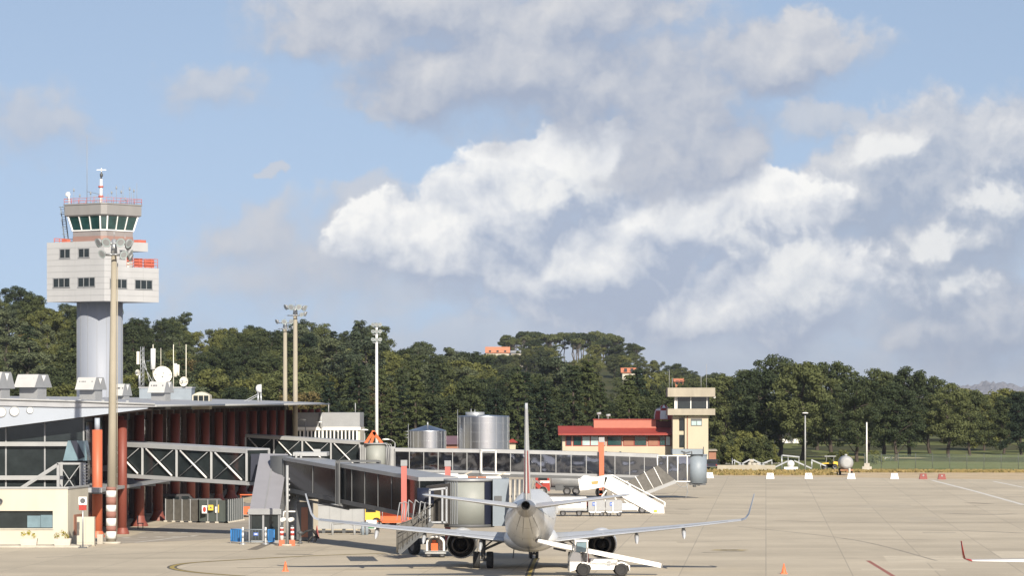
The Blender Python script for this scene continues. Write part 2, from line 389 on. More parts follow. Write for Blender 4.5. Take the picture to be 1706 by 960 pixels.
M['terrain'] = ground_mat('terrain_scrub', [(.035, .045, .02), (.06, .065, .028), (.09, .08, .04)], .05)
M['lawn'] = ground_mat('lawn_grass', [(.10, .125, .042), (.135, .15, .055), (.18, .175, .075)], .08)
M['earth'] = ground_mat('dry_earth', [(.40, .31, .20), (.50, .40, .27), (.56, .46, .32)], .25)
M['dry_grass'] = ground_mat('dry_grass', [(.12, .11, .04), (.22, .17, .07), (.32, .24, .11)], .6)
# ------------------------------------------------------------------ terrain and ground
def lerp_tab(tab, x):
    if x <= tab[0][0]: return tab[0][1]
    for (a, b), (c, d) in zip(tab[:-1], tab[1:]):
        if x <= c:
            t = (x - a) / (c - a); t = t * t * (3 - 2 * t); return b + (d - b) * t
    return tab[-1][1]
HA = [(-320, 34), (-141, 26), (-91, 20), (-42, 16), (-15, 9), (24, 3), (70, 0)]
HB = [(-200, 16), (-80, 16), (-28, 20), (10, 29), (45, 28), (88, 15), (125, 7), (180, 0)]
def sstep(a, b, x):
    t = max(0, min(1, (x - a) / (b - a))); return t * t * (3 - 2 * t)
def hill(x, y):
    if y < 560: return 0.0
    near = lerp_tab(HA, x * 1000 / max(y, 600)) * sstep(570, 1000, y)
    far = lerp_tab(HB, x * 1750 / max(y, 1200)) * sstep(1150, 1750, y)
    k = sstep(1050, 1400, y)
    return (near * (1 - k) if far < near * (1 - k) else far) + 0.6 * sin(x * .05) * sin(y * .037) * sstep(600, 800, y)
mb = MB(); xs = [-9000, -2500, -900] + [-320 + 16 * i for i in range(38)] + [600, 1500, 4000, 9000]
ys = [-400, 0, 200, 400, 560] + [570 + 22 * i for i in range(66)] + [2300, 3500, 6000, 14000]
vv = [(x, y, hill(x, y) - .03) for y in ys for x in xs]; n = len(xs)
mb.add(vv, [(j * n + i, j * n + i + 1, (j + 1) * n + i + 1, (j + 1) * n + i) for j in range(len(ys) - 1) for i in range(n - 1)], 0, True)
struct(mb.build('terrain', M['terrain']))
mb = MB(); mb.poly([(-140, 120, 0), (140, 120, 0), (140, 470, 0), (67.8, 481, 0), (27.5, 508, 0), (-10, 512, 0), (-140, 512, 0)])
struct(mb.build('apron', M['apron']))
mb = MB(); mb.poly([(27.5, 508, -.005), (67.8, 481, -.005), (140, 470, -.005), (200, 505, -.005), (80, 535, -.005), (30, 547, -.005)])
struct(mb.build('earth_strip', M['earth']))
mb = MB(); mb.poly([(24, 548, -.01), (40, 536, -.01), (240, 520, -.01), (420, 900, -.01), (420, 1050, -.01), (60, 1050, -.01), (40, 700, -.01)])
struct(mb.build('lawn', M['lawn']))
def sheet(name, pts, m, z): return struct(MB().poly([(p[0], p[1], z) for p in pts]).build(name, m))
# asphalt service road beside the terminal
sheet('service_road', [G(-120, 908), G(160, 908), G(300, 902), G(470, 893), G(430, 868), G(300, 868), G(215, 895), G(60, 899), G(-120, 899)], M['asphalt'], .008)
# pale lawn paths among the trees
sheet('path', [(XP(1270, 690), 690), (XP(1706, 640), 640), (XP(1706, 646), 646), (XP(1270, 697), 697)], M['earth'], .004)
sheet('path', [(XP(1180, 600), 600), (XP(1300, 605), 605), (XP(1300, 615), 615), (XP(1180, 612), 612)], M['light_concrete'], .004)
# painted markings
mk('line_yellow', (.36, .27, .07), .7, var=.2, scale=2)
mk('line_dark', (.10, .09, .075), .85, var=.3, scale=2)
mk('line_white', (.62, .60, .55), .8, var=.2, scale=2)
mk('line_red', (.32, .12, .09), .8, var=.2, scale=2)
mk('stain', (.19, .165, .13), .85, var=.3, scale=1)
def ribbon(name, pts, w, m, z):
    mb = MB(); P2 = [Vector((p[0], p[1])) for p in pts]; Lf = []; Rt = []
    for i, p in enumerate(P2):
        d = (P2[min(i + 1, len(P2) - 1)] - P2[max(i - 1, 0)]).normalized(); nrm = Vector((-d.y, d.x)) * w / 2
        Lf.append((*(p + nrm), z)); Rt.append((*(p - nrm), z))
    for i in range(len(P2) - 1): mb.poly([Rt[i], Rt[i + 1], Lf[i + 1], Lf[i]])
    return struct(mb.build(name, m))
def spline(pts, n=8):
    out = []
    for i in range(len(pts) - 1):
        p0, p1, p2, p3 = [Vector(pts[max(0, min(len(pts) - 1, i + k))]) for k in (-1, 0, 1, 2)]
        for j in range(n):
            t = j / n
            out.append(.5 * ((2 * p1) + (p2 - p0) * t + (2 * p0 - 5 * p1 + 4 * p2 - p3) * t * t + (3 * p1 - p0 - 3 * p2 + p3) * t ** 3))
    out.append(Vector(pts[-1])); return out
loop_ = spline([G(640, 923), G(520, 927), G(400, 933.5), G(320, 938.5), G(290, 943.5), G(291, 949), G(330, 955), G(420, 962)])
ribbon('marking_edge', loop_, .62, M['line_dark'], .005); ribbon('yellow_line', loop_, .30, M['line_yellow'], .009)
ln = [G(893, 931), G(889, 940), G(884, 952), G(880, 966)]
ribbon('marking_edge', ln, .50, M['line_dark'], .005); ribbon('yellow_line', ln, .22, M['line_yellow'], .009)
ribbon('marking_edge', [G(1170, 921.5), G(1240, 919.5)], .35, M['line_dark'], .005)
for a, b in ((1197, 1206), (1211, 1219), (1224, 1234)): ribbon('yellow_line', [G(a, 918), G(b, 917)], 1.2, M['line_yellow'], .009)
for a, b, y in ((1128, 1150, 849), (1100, 1130, 832), (1105, 1128, 832.5), (1085, 1112, 823), (1110, 1150, 857)): ribbon('oil_stain', [G(a, y), G(b, y + .6)], .9, M['stain'], .005)
ribbon('white_line', [G(1553, 801), G(1620, 818), G(1706, 842)], .55, M['line_white'], .005)
ribbon('white_line', [G(1655, 802.5), G(1706, 813)], .45, M['line_white'], .005)
ribbon('red_line', [G(1446, 935), G(1490, 962)], .28, M['line_red'], .005)
ribbon('oil_stain', [G(1613, 838.5), G(1650, 840)], 1.2, M['stain'], .005)
ribbon('oil_stain', [G(395, 947), G(640, 943)], .35, M['stain'], .005)
ribbon('oil_stain', [G(460, 924), G(520, 925)], .8, M['stain'], .005)
ribbon('oil_stain', [G(420, 917), G(450, 905)], .7, M['stain'], .012)
mk('tyre_mark', (.30, .265, .21), .85, var=.25, scale=.6)
for pts, w_ in (([(1290, 868), (1480, 872), (1706, 871)], .5), ([(1500, 884), (1600, 885), (1706, 889)], .8), ([(1190, 846), (1400, 851), (1706, 852)], .35), ([(1130, 905), (1330, 899), (1560, 900)], .3), ([(520, 951), (700, 948), (840, 940)], .3), ([(1230, 878), (1420, 900), (1560, 935)], .25), ([(60, 930), (300, 921), (540, 918)], .4), ([(1340, 822), (1500, 826), (1706, 828)], .5), ([(1580, 856), (1640, 858), (1690, 857)], 1.3)):
    ribbon('tyre_mark', spline([G(*p) for p in pts]), w_, M['tyre_mark'], .003)
mk('patch_pale', (.525, .463, .358), .9, var=.12, scale=.5)
mk('patch_dark', (.425, .374, .292), .9, var=.12, scale=.5)
rp = random.Random(77)
for i in range(11):
    x, y = rp.uniform(-22, 48), rp.uniform(225, 420); a = radians(-4); w_, l_ = rp.choice((2.6, 5.2, 5.2)), rp.choice((2.6, 5.2, 10.4)); ca, sa = cos(a), sin(a)
    sheet('concrete_patch', [(x + u * ca - v * sa, y + u * sa + v * ca) for u, v in ((-w_ / 2, -l_ / 2), (w_ / 2, -l_ / 2), (w_ / 2, l_ / 2), (-w_ / 2, l_ / 2))], M['patch_pale' if i % 2 else 'patch_dark'], .0015)
def dashes(n, x0, x1, y0, y1, w):
    for i in range(n):
        t = i / n; u = (i + .45) / n
        ribbon('white_dash', [G(x0 + (x1 - x0) * t, y0 + (y1 - y0) * t), G(x0 + (x1 - x0) * u, y0 + (y1 - y0) * u)], w, M['line_white'], .013)
dashes(6, 232, 372, 889, 888, .7); dashes(5, 205, 340, 897, 894, .6)
ribbon('white_line', [G(225, 905), G(300, 896), G(330, 893)], .22, M['line_white'], .013)
# kerb in front of the white office
struct(MB().bb(XP(-40, 261), XP(152, 261), 259.2, 263, 0, .13).build('kerb', M['light_concrete']))
# grass fringe behind the earth strip
rnd = random.Random(5); mb = MB()
for i in range(9000):
    x = rnd.uniform(27, 150); y = rnd.uniform(511, 530) if x < 46 and i % 3 else rnd.uniform(531, 541) - (x - 27) * .05; h = rnd.uniform(.12, .42); a = rnd.uniform(0, pi); w = rnd.uniform(.15, .4)
    dx, dy = cos(a) * w, sin(a) * w; l = rnd.uniform(-.2, .2)
    mb.add([(x - dx, y - dy, -.02), (x + dx, y + dy, -.02), (x + dx * .3 + l, y, h), (x - dx * .4 + l, y, h * .9)], [(0, 1, 2, 3)])
tag(stuff(mb.build('dry_grass', M['dry_grass'])), 'dry yellowish grass fringe along the far edge of the apron', 'grass')
# distant mountain
rnd = random.Random(9); mb = MB(); rows = []
prof = [(1380, 668), (1500, 652), (1560, 644), (1590, 640), (1615, 641), (1645, 634), (1672, 637), (1706, 644), (1760, 640), (1850, 655), (2000, 668)]
nx = 160
def prof_y(p):
    for (a, b), (c, d) in zip(prof[:-1], prof[1:]):
        if p <= c: return b + (d - b) * (p - a) / (c - a)
    return 668
for j in range(9):
    row = []
    for i in range(nx + 1):
        p = 1380 + 620 * i / nx; t = j / 8; Y = 11000 + 900 * t
        top = (668 - prof_y(p)) * 11900 / FPX
        z = 8 + top * (t ** .8) * (1 + .10 * (rnd.random() - .5)) + (rnd.random() - .5) * 8 * t
        row.append((XP(p, Y), Y, z if j else -20))
    rows.append(row)
mb.loft(rows, 0, False, False, False)
struct(mb.build('mountain', M['rock']))
# ------------------------------------------------------------------ trees
def leafblob(mb, c, r, n, s, rnd, flat=1.0, droop=0.0):
    c = Vector(c)
    for _ in range(n):
        while True:
            d = Vector((rnd.uniform(-1, 1), rnd.uniform(-1, 1), rnd.uniform(-1, 1)))
            if .01 < d.length < 1: break
        d.normalize(); q = rnd.random() ** .38
        p = c + Vector((d.x * r * q, d.y * r * q, d.z * r * q * flat - droop * (d.x * d.x + d.y * d.y) * q * r))
        nn = (d + Vector((rnd.gauss(0, .55), rnd.gauss(0, .55), rnd.gauss(0, .55) + .25))).normalized()
        t = nn.cross(Vector((rnd.gauss(0, 1), rnd.gauss(0, 1), rnd.gauss(0, 1)))).normalized(); b = nn.cross(t)
        k = s * rnd.uniform(.6, 1.3); e = k * rnd.uniform(.35, .8)
        mb.add([p - t * k, p + b * e * .8 - t * k * .1, p + t * k, p - b * e], [(0, 1, 2, 3)])

def limb(mb, a, b, r0, r1, rnd, k=4):
    a, b = Vector(a), Vector(b); pts = [a]
    for i in range(1, k + 1):
        t = i / k; pts.append(a.lerp(b, t) + Vector((rnd.gauss(0, .12), rnd.gauss(0, .12), rnd.gauss(0, .05))) * (b - a).length * .25 * (1 if i < k else 0))
    for i in range(k): mb.tube(pts[i], pts[i + 1], r0 + (r1 - r0) * i / k, r0 + (r1 - r0) * (i + 1) / k, 7, 0, True, False)
    return pts

def proto(name, kind, h, seed):
    rnd = random.Random(seed); root = thing(name, 'x', 'tree'); tk = MB(); cr = MB()
    leafm = {'pine': 'leaf_pine', 'conifer': 'leaf_conifer', 'broad': 'leaf_broad', 'brown': 'leaf_brown', 'umbrella': 'leaf_pine', 'euca': 'leaf_euca', 'cedar': 'leaf_conifer', 'bush': 'leaf_broad'}[kind]
    lean = Vector((rnd.gauss(0, .03), rnd.gauss(0, .03), 1))
    if kind == 'conifer':
        tk.tube((0, 0, -.5), (0, 0, h * .95), h * .022, .05, 8)
        z = h * .05; k_ = 0
        while z < h * .97:
            t = z / h; R = h * .25 * (1 - t) ** .85 * (1.12 if k_ % 2 else .88) * rnd.uniform(.9, 1.1) + .2; nb = max(4, int(8 * (1 - t) + 4)); a0 = rnd.random() * 6
            for i in range(nb):
                a = a0 + 2 * pi * i / nb + rnd.gauss(0, .2); RR = R * rnd.uniform(.7, 1.12)
                for q in (.35, .62, .88, 1.02):
                    leafblob(cr, (cos(a) * RR * q, sin(a) * RR * q, z - RR * q * q * .34 + rnd.gauss(0, .10)), max(.34, RR * (.27 - .12 * q)), int(30 * (1 - t * .4)), .22, rnd, .28, .3)
            z += h * (.075 if t < .7 else .05); k_ += 1
    elif kind == 'umbrella':
        top = lean * (h * .8); pts = limb(tk, (0, 0, -.5), top, h * .02, h * .012, rnd, 5)
        for i in range(rnd.randint(15, 20)):
            a = rnd.random() * 2 * pi; r = h * .30 * sqrt(rnd.random()); c = Vector((top.x + cos(a) * r, top.y + sin(a) * r, h * (.84 + .12 * (1 - (r / (h * .3)) ** 2)) + rnd.gauss(0, h * .03)))
            limb(tk, pts[rnd.randint(3, 5)], c, .12, .04, rnd, 2); leafblob(cr, c, h * rnd.uniform(.07, .12), 110, .36, rnd, .6)
        for i in range(3):
            a = rnd.random() * 6.28; c = Vector((cos(a) * h * .17, sin(a) * h * .17, h * rnd.uniform(.55, .72))); limb(tk, pts[3], c, .1, .04, rnd, 2); leafblob(cr, c, h * .07, 80, .34, rnd, .6)
    else:
        z0, Rr, nl_, nc, nl, ls = {'pine': (.16, .36, 15, 125, 120, .235), 'cedar': (.05, .36, 13, 105, 110, .235), 'broad': (.06, .42, 11, 88, 135, .24), 'brown': (.06, .40, 10, 80, 120, .24), 'euca': (.22, .30, 9, 64, 115, .24), 'bush': (.02, .62, 8, 56, 80, .2)}[kind]
        top = lean * (h * .90); pts = limb(tk, (0, 0, -.5), top, h * .024, h * .005, rnd, 7)
        lob = []; a = rnd.random() * 6.28                    # irregular main masses, so that the outline is uneven
        for i in range(nl_):
            t = (i + rnd.random() * .8) / nl_; a += 2.4 + rnd.gauss(0, .35)
            prof = {'pine': .62 + .38 * sin(pi * (.1 + t * .75)) - .45 * max(0, t - .7), 'cedar': 1 - t * .78, 'broad': .55 + .45 * sin(pi * (.05 + t * .8)) - .35 * max(0, t - .75), 'brown': .5 + .45 * sin(pi * (.05 + t * .8)) - .3 * max(0, t - .75), 'euca': .55 + .45 * sin(pi * t), 'bush': 1 - t * .55}[kind]
            q = rnd.uniform(.38, .78) * (1 - .35 * max(0, t - .6)); rr = h * Rr * rnd.uniform(.36, .54) * (.75 + .35 * prof)
            lob.append((Vector((cos(a) * Rr * h * prof * q + lean.x * h * t, sin(a) * Rr * h * prof * q + lean.y * h * t, h * (z0 + (1 - z0) * (.10 + t * .80)))), rr))
        lob.append((Vector((lean.x * h, lean.y * h, h * .86)), h * Rr * .34)); lob.append((Vector((lean.x * h * .5, lean.y * h * .5, h * (z0 + .5 * (1 - z0)))), h * Rr * .62))
        for c, r in lob:
            k = min(range(len(pts)), key=lambda i: abs(pts[i].z - (c.z - r * .6)))
            limb(tk, pts[k], c, h * .007, h * .003, rnd, 3)
        for i in range(nc):
            c, r = lob[i % len(lob)]
            d = Vector((rnd.gauss(0, 1), rnd.gauss(0, 1), rnd.gauss(0, .9))).normalized() * r * rnd.uniform(.45, 1.0)
            if d.z < 0: d.z *= .6
            p = c + d; rr = h * Rr * rnd.uniform(.15, .25)
            p.z = max(rr * .5, min(p.z, h - rr * .4))
            leafblob(cr, p, rr, nl, ls, rnd, .66 if kind in ('pine', 'cedar') else .85)
    tk.build('trunk', M['trunk_grey' if kind in ('euca', 'umbrella') else 'trunk'], root); cr.build('crown', M[leafm], root)
    root['kd'] = kind; del root['kd']
    return root
PROTO = {}
for kind, name, hs in (('pine', 'pine_tree', (17, 18, 16, 17)), ('conifer', 'conifer_tree', (16, 14, 15)), ('broad', 'broadleaf_tree', (12, 13, 11, 12)), ('brown', 'brown_tree', (11, 12)),
                       ('euca', 'eucalyptus_tree', (16, 14, 15)), ('umbrella', 'umbrella_pine', (14, 13, 15)), ('cedar', 'cedar_tree', (15, 16)), ('bush', 'bush', (4, 4.5))):
    PROTO[kind] = [[proto(name, kind, h, 100 + 17 * i + len(kind) * 7), h, False] for i, h in enumerate(hs)]
def plant(kind, x, y, h, label, group, rnd, v=None, sx=1.0, z=None):
    e = PROTO[kind][rnd.randrange(len(PROTO[kind])) if v is None else v]
    if not e[2]: o = e[0]; e[2] = True; o['label'] = label; o['group'] = group
    else: o = copy_tree(e[0], None, label, group)
    if kind == 'bush': o['category'] = 'bush'
    k = h / e[1]; o.location = (x, y, hill(x, y) if z is None else z); o.scale = (k * sx, k * sx, k); o.rotation_euler = (0, 0, rnd.uniform(0, 6.28))
    return o
rnd = random.Random(21)
KL = {'pine': 'rounded dark pine', 'conifer': 'dark pointed conifer', 'broad': 'olive green broadleaf tree', 'brown': 'brownish autumn tree', 'euca': 'loose greyish green eucalyptus', 'cedar': 'spreading dark cedar'}
def zone(px): return 'behind the control tower' if px < 330 else 'behind the floodlight masts' if px < 680 else 'behind the silver tanks' if px < 900 else 'behind the red roofed fire station'
# wood on the near hill
Y = 604.0; r = 0
while Y < 1010:
    step = 9.6 + rnd.uniform(-.5, .8) + (Y - 600) * .004; X = XP(-60, Y) + rnd.random() * step; xmax = XP(1130 if Y < 720 else 1000 if Y < 850 else 860, Y)
    while X < xmax:
        px = 853 + X * FPX / Y; t = rnd.random(); ridge = Y > 930
        if Y < 700 and (530 < px < 720 or 800 < px < 1080): k = 'conifer' if t < .72 else 'cedar' if t < .82 else 'broad'
        elif ridge: k = 'euca' if t < .30 else 'pine' if t < .72 else 'broad'
        else: k = 'broad' if t < .46 else 'brown' if t < .60 else 'pine' if t < .78 else 'euca' if t < .86 else 'cedar' if t < .94 else 'conifer'
        h = {'conifer': rnd.uniform(12, 18.5), 'cedar': rnd.uniform(12, 15), 'broad': rnd.uniform(9, 13), 'brown': rnd.uniform(8, 11.5), 'pine': rnd.uniform(9, 16), 'euca': rnd.uniform(10, 19)}[k]
        yy = Y + rnd.uniform(-9, 9)
        if not (px > 760 and k == 'euca' and Y < 700) and not (Y < 690 and k != 'conifer' and (535 < px < 715 or 810 < px < 1070) and rnd.random() < .75):
            plant(k, X + rnd.uniform(-1.5, 1.5), yy, h, KL[k] + ' in the hillside wood ' + zone(px), 'hillside ' + k + ' trees ' + zone(px), rnd, None, rnd.uniform(.95, 1.3))
        X += step * rnd.uniform(.8, 1.2)
    Y += 20 + r * .55; r += 1
for px, top, lab in ((548, 628, 'dark conifer between the concrete masts and the white mast'), (598, 598, 'big dark layered conifer just left of the white floodlight mast'), (652, 640, 'dark conifer just right of the white floodlight mast'), (692, 606, 'tall dark conifer above the small silver tank'), (735, 660, 'low dark conifer between the two silver tanks'),
                     (826, 640, 'dark conifer behind the large silver tank'), (862, 612, 'big olive conifer left of the airliner fin'), (908, 626, 'dark conifer right of the airliner fin'), (955, 598, 'tall dark layered conifer above the left end of the red roof'), (1000, 628, 'dark conifer above the red roof lamps'), (1048, 640, 'dark conifer left of the striped dome'), (770, 690, 'small conifer peeping over the large silver tank')):
    plant('conifer', XP(px, 588), 588, ZP(top, 588), lab, 'front conifers of the wood', rnd, None, 1.12)
for i, px in enumerate((800, 808, 817, 826, 835, 844, 853, 862, 872, 882)):
    plant('broad', XP(px, 1640), 1640, max(5, ZP((592, 590.5, 591.5)[i % 3], 1640) - hill(XP(px, 1640), 1640)), 'dark round tree just below the orange house on the far ridge', 'trees below the orange house', rnd, None, 1.1)
# far wooded ridge with tall pines
for i in range(46):
    px = rnd.uniform(838, 1060); Yf = rnd.uniform(1660, 1790)
    plant('umbrella', XP(px, Yf), Yf, rnd.uniform(11, 15), 'tall bare stemmed pine on the far ridge beside the orange house', 'tall pines on the far ridge', rnd)
for i in range(70):
    px = rnd.uniform(700, 1240); Yf = rnd.uniform(1330, 1640)
    if 800 < px < 872 and Yf > 1560: continue
    k = 'broad' if rnd.random() < .6 else 'pine'
    plant(k, XP(px, Yf), Yf, rnd.uniform(9, 13), KL[k] + ' on the slope of the far ridge', 'far slope ' + k + ' trees', rnd, None, 1.3)
for i in range(12):
    px = rnd.uniform(740, 830); Yf = rnd.uniform(1680, 1760)
    plant('broad', XP(px, Yf), Yf, rnd.uniform(8, 11), 'low dark tree left of the orange house on the far ridge', 'low trees left of the orange house', rnd, None, 1.2)
for i, (px, top) in enumerate([(1096, 628), (1106, 634), (1128, 640), (1148, 634), (1156, 630), (1172, 640), (1186, 632), (1080, 622), (1062, 628), (1040, 630)]):
    plant('broad' if i % 3 else 'pine', XP(px, 1110), 1110, max(6, ZP(top, 1110) - hill(XP(px, 1110), 1110)), 'round tree on the slope directly behind the beige tower', 'slope trees behind the beige tower', rnd, None, .9)
# pines on the lawn to the right: each (px, Y, top py, kind, label)
RT = [(1205, 700, 625, 'pine', 'pine just right of the small beige tower, its crown showing behind it'), (1242, 745, 618, 'pine', 'second pine right of the beige tower, standing behind its neighbours'),
      (1262, 650, 612, 'pine', 'broad pine behind the bushes right of the beige tower'), (1300, 690, 592, 'pine', 'tallest pine left of the lamp post on the lawn'),
      (1335, 640, 600, 'pine', 'pine whose bare stem stands just left of the lamp post'), (1362, 770, 606, 'pine', 'dark pine behind the lamp post'),
      (1388, 665, 600, 'pine', 'tall pine between the lamp post and the white pole'), (1428, 622, 628, 'pine', 'pine with a thick dark leaning stem above the tank trailer'),
      (1445, 740, 630, 'cedar', 'dark cedar behind the white pole'), (1472, 700, 615, 'pine', 'pine with a rounded top just right of the white pole'),
      (1492, 630, 640, 'pine', 'low branched pine right of the white pole with brown stem on the grass'), (1515, 680, 612, 'pine', 'tall pine midway along the chain link fence'),
      (1550, 720, 625, 'pine', 'pine with a ragged top, above the two red blocks'), (1580, 670, 640, 'pine', 'round crowned pine right of the two red blocks'),
      (1617, 690, 648, 'pine', 'pine with a slim dark stem at the right end of the row'), (1640, 760, 660, 'broad', 'small broadleaf tree below the distant mountain'),
      (1672, 720, 657, 'cedar', 'dark cedar near the right edge of the picture'), (1702, 700, 650, 'cedar', 'tall dark conifer cut by the right edge of the picture'),
      (1745, 730, 640, 'pine', 'pine beyond the right edge of the lawn row')]
for i, (px, Yt, top, k, lab) in enumerate(RT):
    plant(k, XP(px, Yt), Yt, ZP(top, Yt), lab, 'pines on the lawn', rnd, None, 1.0 if k == 'cedar' else rnd.uniform(.92, 1.08), 0)
for i in range(34):
    px = rnd.uniform(1190, 1720); Yt = rnd.uniform(860, 960)
    k = 'broad' if rnd.random() < .5 else 'pine'
    plant(k, XP(px, Yt), Yt, rnd.uniform(9, 14), KL[k] + ' in the shaded row behind the lawn pines', 'row behind the lawn ' + k, rnd, None, 1.25, 0)
for i, (px, Yt, h) in enumerate([(1205, 590, 3.6), (1222, 585, 3.2), (1238, 592, 4.2), (1256, 588, 4.4), (1272, 590, 4.0), (1284, 600, 3.2), (1212, 610, 4.6), (1248, 612, 5.2), (1198, 600, 4.6), (1266, 615, 4.6)]):
    plant('bush', XP(px, Yt), Yt, h, 'tall olive bush in the thicket right of the beige tower', 'bushes right of the beige tower', rnd, None, .95, 0)
for i, (px, Yt, h) in enumerate([(1388, 580, 2.2), (1405, 590, 2.4), (1460, 600, 2.2), (1448, 596, 1.8)]):
    plant('bush', XP(px, Yt), Yt, h, 'low shrub on the grass near the tank trailer', 'low shrubs on the lawn', rnd, None, 1, 0)
for k in PROTO:
    for e in PROTO[k]:
        if not e[2]:
            for ch in list(e[0].children): bpy.data.objects.remove(ch)
            bpy.data.objects.remove(e[0])
# ------------------------------------------------------------------ terminal building
T = thing('terminal_building', 'long low terminal with dark glass, red brown columns and a thin grey curved roof', 'terminal', (-40, 290, 0))
YE = 285.0
# end wall facing the apron
mb = MB()
for i in range(9):
    x1 = -33.6 - i * 3.05; mb.bb(x1 - 3.0, x1, YE, YE + .12, 0, 9.9, 0)
mb.build('end_glazing', M['glass_dark'], T)
mb = MB()
for i in range(10): mb.bb(-33.62 - i * 3.05 - .05, -33.62 - i * 3.05 + .07, YE - .08, YE - .01, 0, 9.3)
mb.build('mullions', M['mid_grey'], T)
mb = MB()
for z in (7.1, 4.45): mb.bb(-62, -34.4, YE - .45, YE - .1, z - .17, z + .17)
mb.build('spandrel_band', M['light_grey'], T)
# side wall, dark glass bays between brown piers
mb = MB(); mb.bb(-61, -34.0, YE + .2, 552, 0, 9.9); mb.build('body_wall', M['wall_dark'], T)
mb = MB(); piers = []
for k in range(36):
    y0 = 288 + k * 7.15; mb.bb(-33.95, -33.8, y0, y0 + 6.6, .4, 4.6); mb.bb(-33.95, -33.8, y0, y0 + 6.6, 5.2, 8.8)
    piers.append(MB().bb(-33.98, -33.5, y0 + 6.62, y0 + 7.1, 0, 9.6))
mb.bb(-33.99, -33.6, 286, 552, 4.65, 5.15, 1)
mb.build('side_glazing', [M['glass_dark'], M['pier_dark']], T); 
for q in piers: q.build('pier', M['pier_dark'], T)
for k in range(18):
    y = 289 + 14.35 * k; x = -31.3 + .0115 * (y - 289)
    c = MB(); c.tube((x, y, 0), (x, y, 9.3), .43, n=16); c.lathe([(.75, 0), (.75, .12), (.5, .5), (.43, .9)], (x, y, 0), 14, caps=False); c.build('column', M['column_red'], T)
# roof: a shallow curved slab
def roof_ring(y, xe, th0):
    xs_ = [xe, xe - .6, xe - 3, xe - 7, xe - 12, xe - 18, xe - 26, xe - 36]
    top = [(x, y, 10.18 + .045 * (xe - x) - .0006 * (xe - x) ** 2 + (0 if i else -.05)) for i, x in enumerate(xs_)]
    bot = [(x, y, 10.18 + .045 * (xe - x) - .0006 * (xe - x) ** 2 - .16 - .045 * min(8, xe - x)) for x in xs_]
    return top + bot[::-1]
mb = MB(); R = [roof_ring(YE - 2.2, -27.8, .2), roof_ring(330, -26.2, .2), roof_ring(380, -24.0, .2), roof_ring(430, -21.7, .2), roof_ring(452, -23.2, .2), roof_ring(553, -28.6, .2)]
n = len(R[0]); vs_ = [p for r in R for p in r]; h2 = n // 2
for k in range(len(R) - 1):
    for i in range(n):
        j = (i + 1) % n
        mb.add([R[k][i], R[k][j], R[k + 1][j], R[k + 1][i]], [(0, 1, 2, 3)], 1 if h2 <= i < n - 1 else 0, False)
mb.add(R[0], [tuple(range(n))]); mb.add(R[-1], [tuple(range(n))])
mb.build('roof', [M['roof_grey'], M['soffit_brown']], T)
mb = MB(); mb.pipe([(-27.74, YE - 2.2, 10.1), (-26.14, 330, 10.1), (-23.94, 380, 10.1), (-21.64, 430, 10.1)], .10, 6); mb.pipe([(-27.8, YE - 2.26, 10.22), (-34, YE - 2.26, 10.46), (-42, YE - 2.26, 10.68), (-60, YE - 2.26, 10.9)], .09, 6)
for i in range(16): mb.box((-30 - i * 1.4 + .3 * (i % 3), YE - 1.6 + (i % 4) * 1.3, 10.45 + i * .025), (.22, .14, .12))
mb.build('roof_edge_trim', M['light_grey'], T)
# wedge shaped white fascia under the near edge of the roof, with round portholes
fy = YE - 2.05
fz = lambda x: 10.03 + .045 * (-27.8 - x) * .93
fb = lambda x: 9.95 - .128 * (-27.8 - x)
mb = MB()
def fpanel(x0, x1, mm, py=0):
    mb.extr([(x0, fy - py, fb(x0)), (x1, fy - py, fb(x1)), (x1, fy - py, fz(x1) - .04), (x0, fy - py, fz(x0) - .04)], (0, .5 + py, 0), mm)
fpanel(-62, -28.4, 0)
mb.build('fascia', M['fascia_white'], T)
for px, py, r in ((2, 687, .42), (24, 686, .40), (50, 684, .28), (-22, 688, .45)):
    c = MB(); p = W(px, py, fy); c.lathe([(r, 0), (r, -.06), (r * .82, -.06)], (p.x, fy, p.z), 24, 0, 'y', True, False); c.lathe([(.01, -.035), (r * .82, -.035)], (p.x, fy, p.z), 24, 1, 'y', False, False)
    c.build('porthole', [M['light_grey'], M['white_paint']], T)
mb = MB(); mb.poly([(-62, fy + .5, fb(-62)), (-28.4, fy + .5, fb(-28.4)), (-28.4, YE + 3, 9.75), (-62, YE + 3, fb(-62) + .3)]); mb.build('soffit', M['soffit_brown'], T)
# thin canopy along the foot of the side facade
mb = MB(); mb.extr([(-33.9, 273.5, 3.62), (-30.9, 273.5, 3.55), (-30.9, 273.5, 3.92), (-33.9, 273.5, 3.95)], (0, .25, 0)); mb.add([(-33.9, 273.8, 3.60), (-30.9, 273.8, 3.6), (-28.9, 321, 3.6), (-33.4, 321, 3.6), (-33.9, 273.8, 3.88), (-30.9, 273.8, 3.84), (-28.9, 321, 3.84), (-33.4, 321, 3.88)], [(0, 3, 2, 1), (4, 5, 6, 7), (0, 1, 5, 4), (1, 2, 6, 5), (2, 3, 7, 6), (3, 0, 4, 7)])
for k in range(6): mb.beam((-31.0 + k * .4, 278 + 8.5 * k, 3.45), (-33.8, 278 + 8.5 * k, 3.45), .14, .2)
mb.build('canopy', M['light_grey'], T)
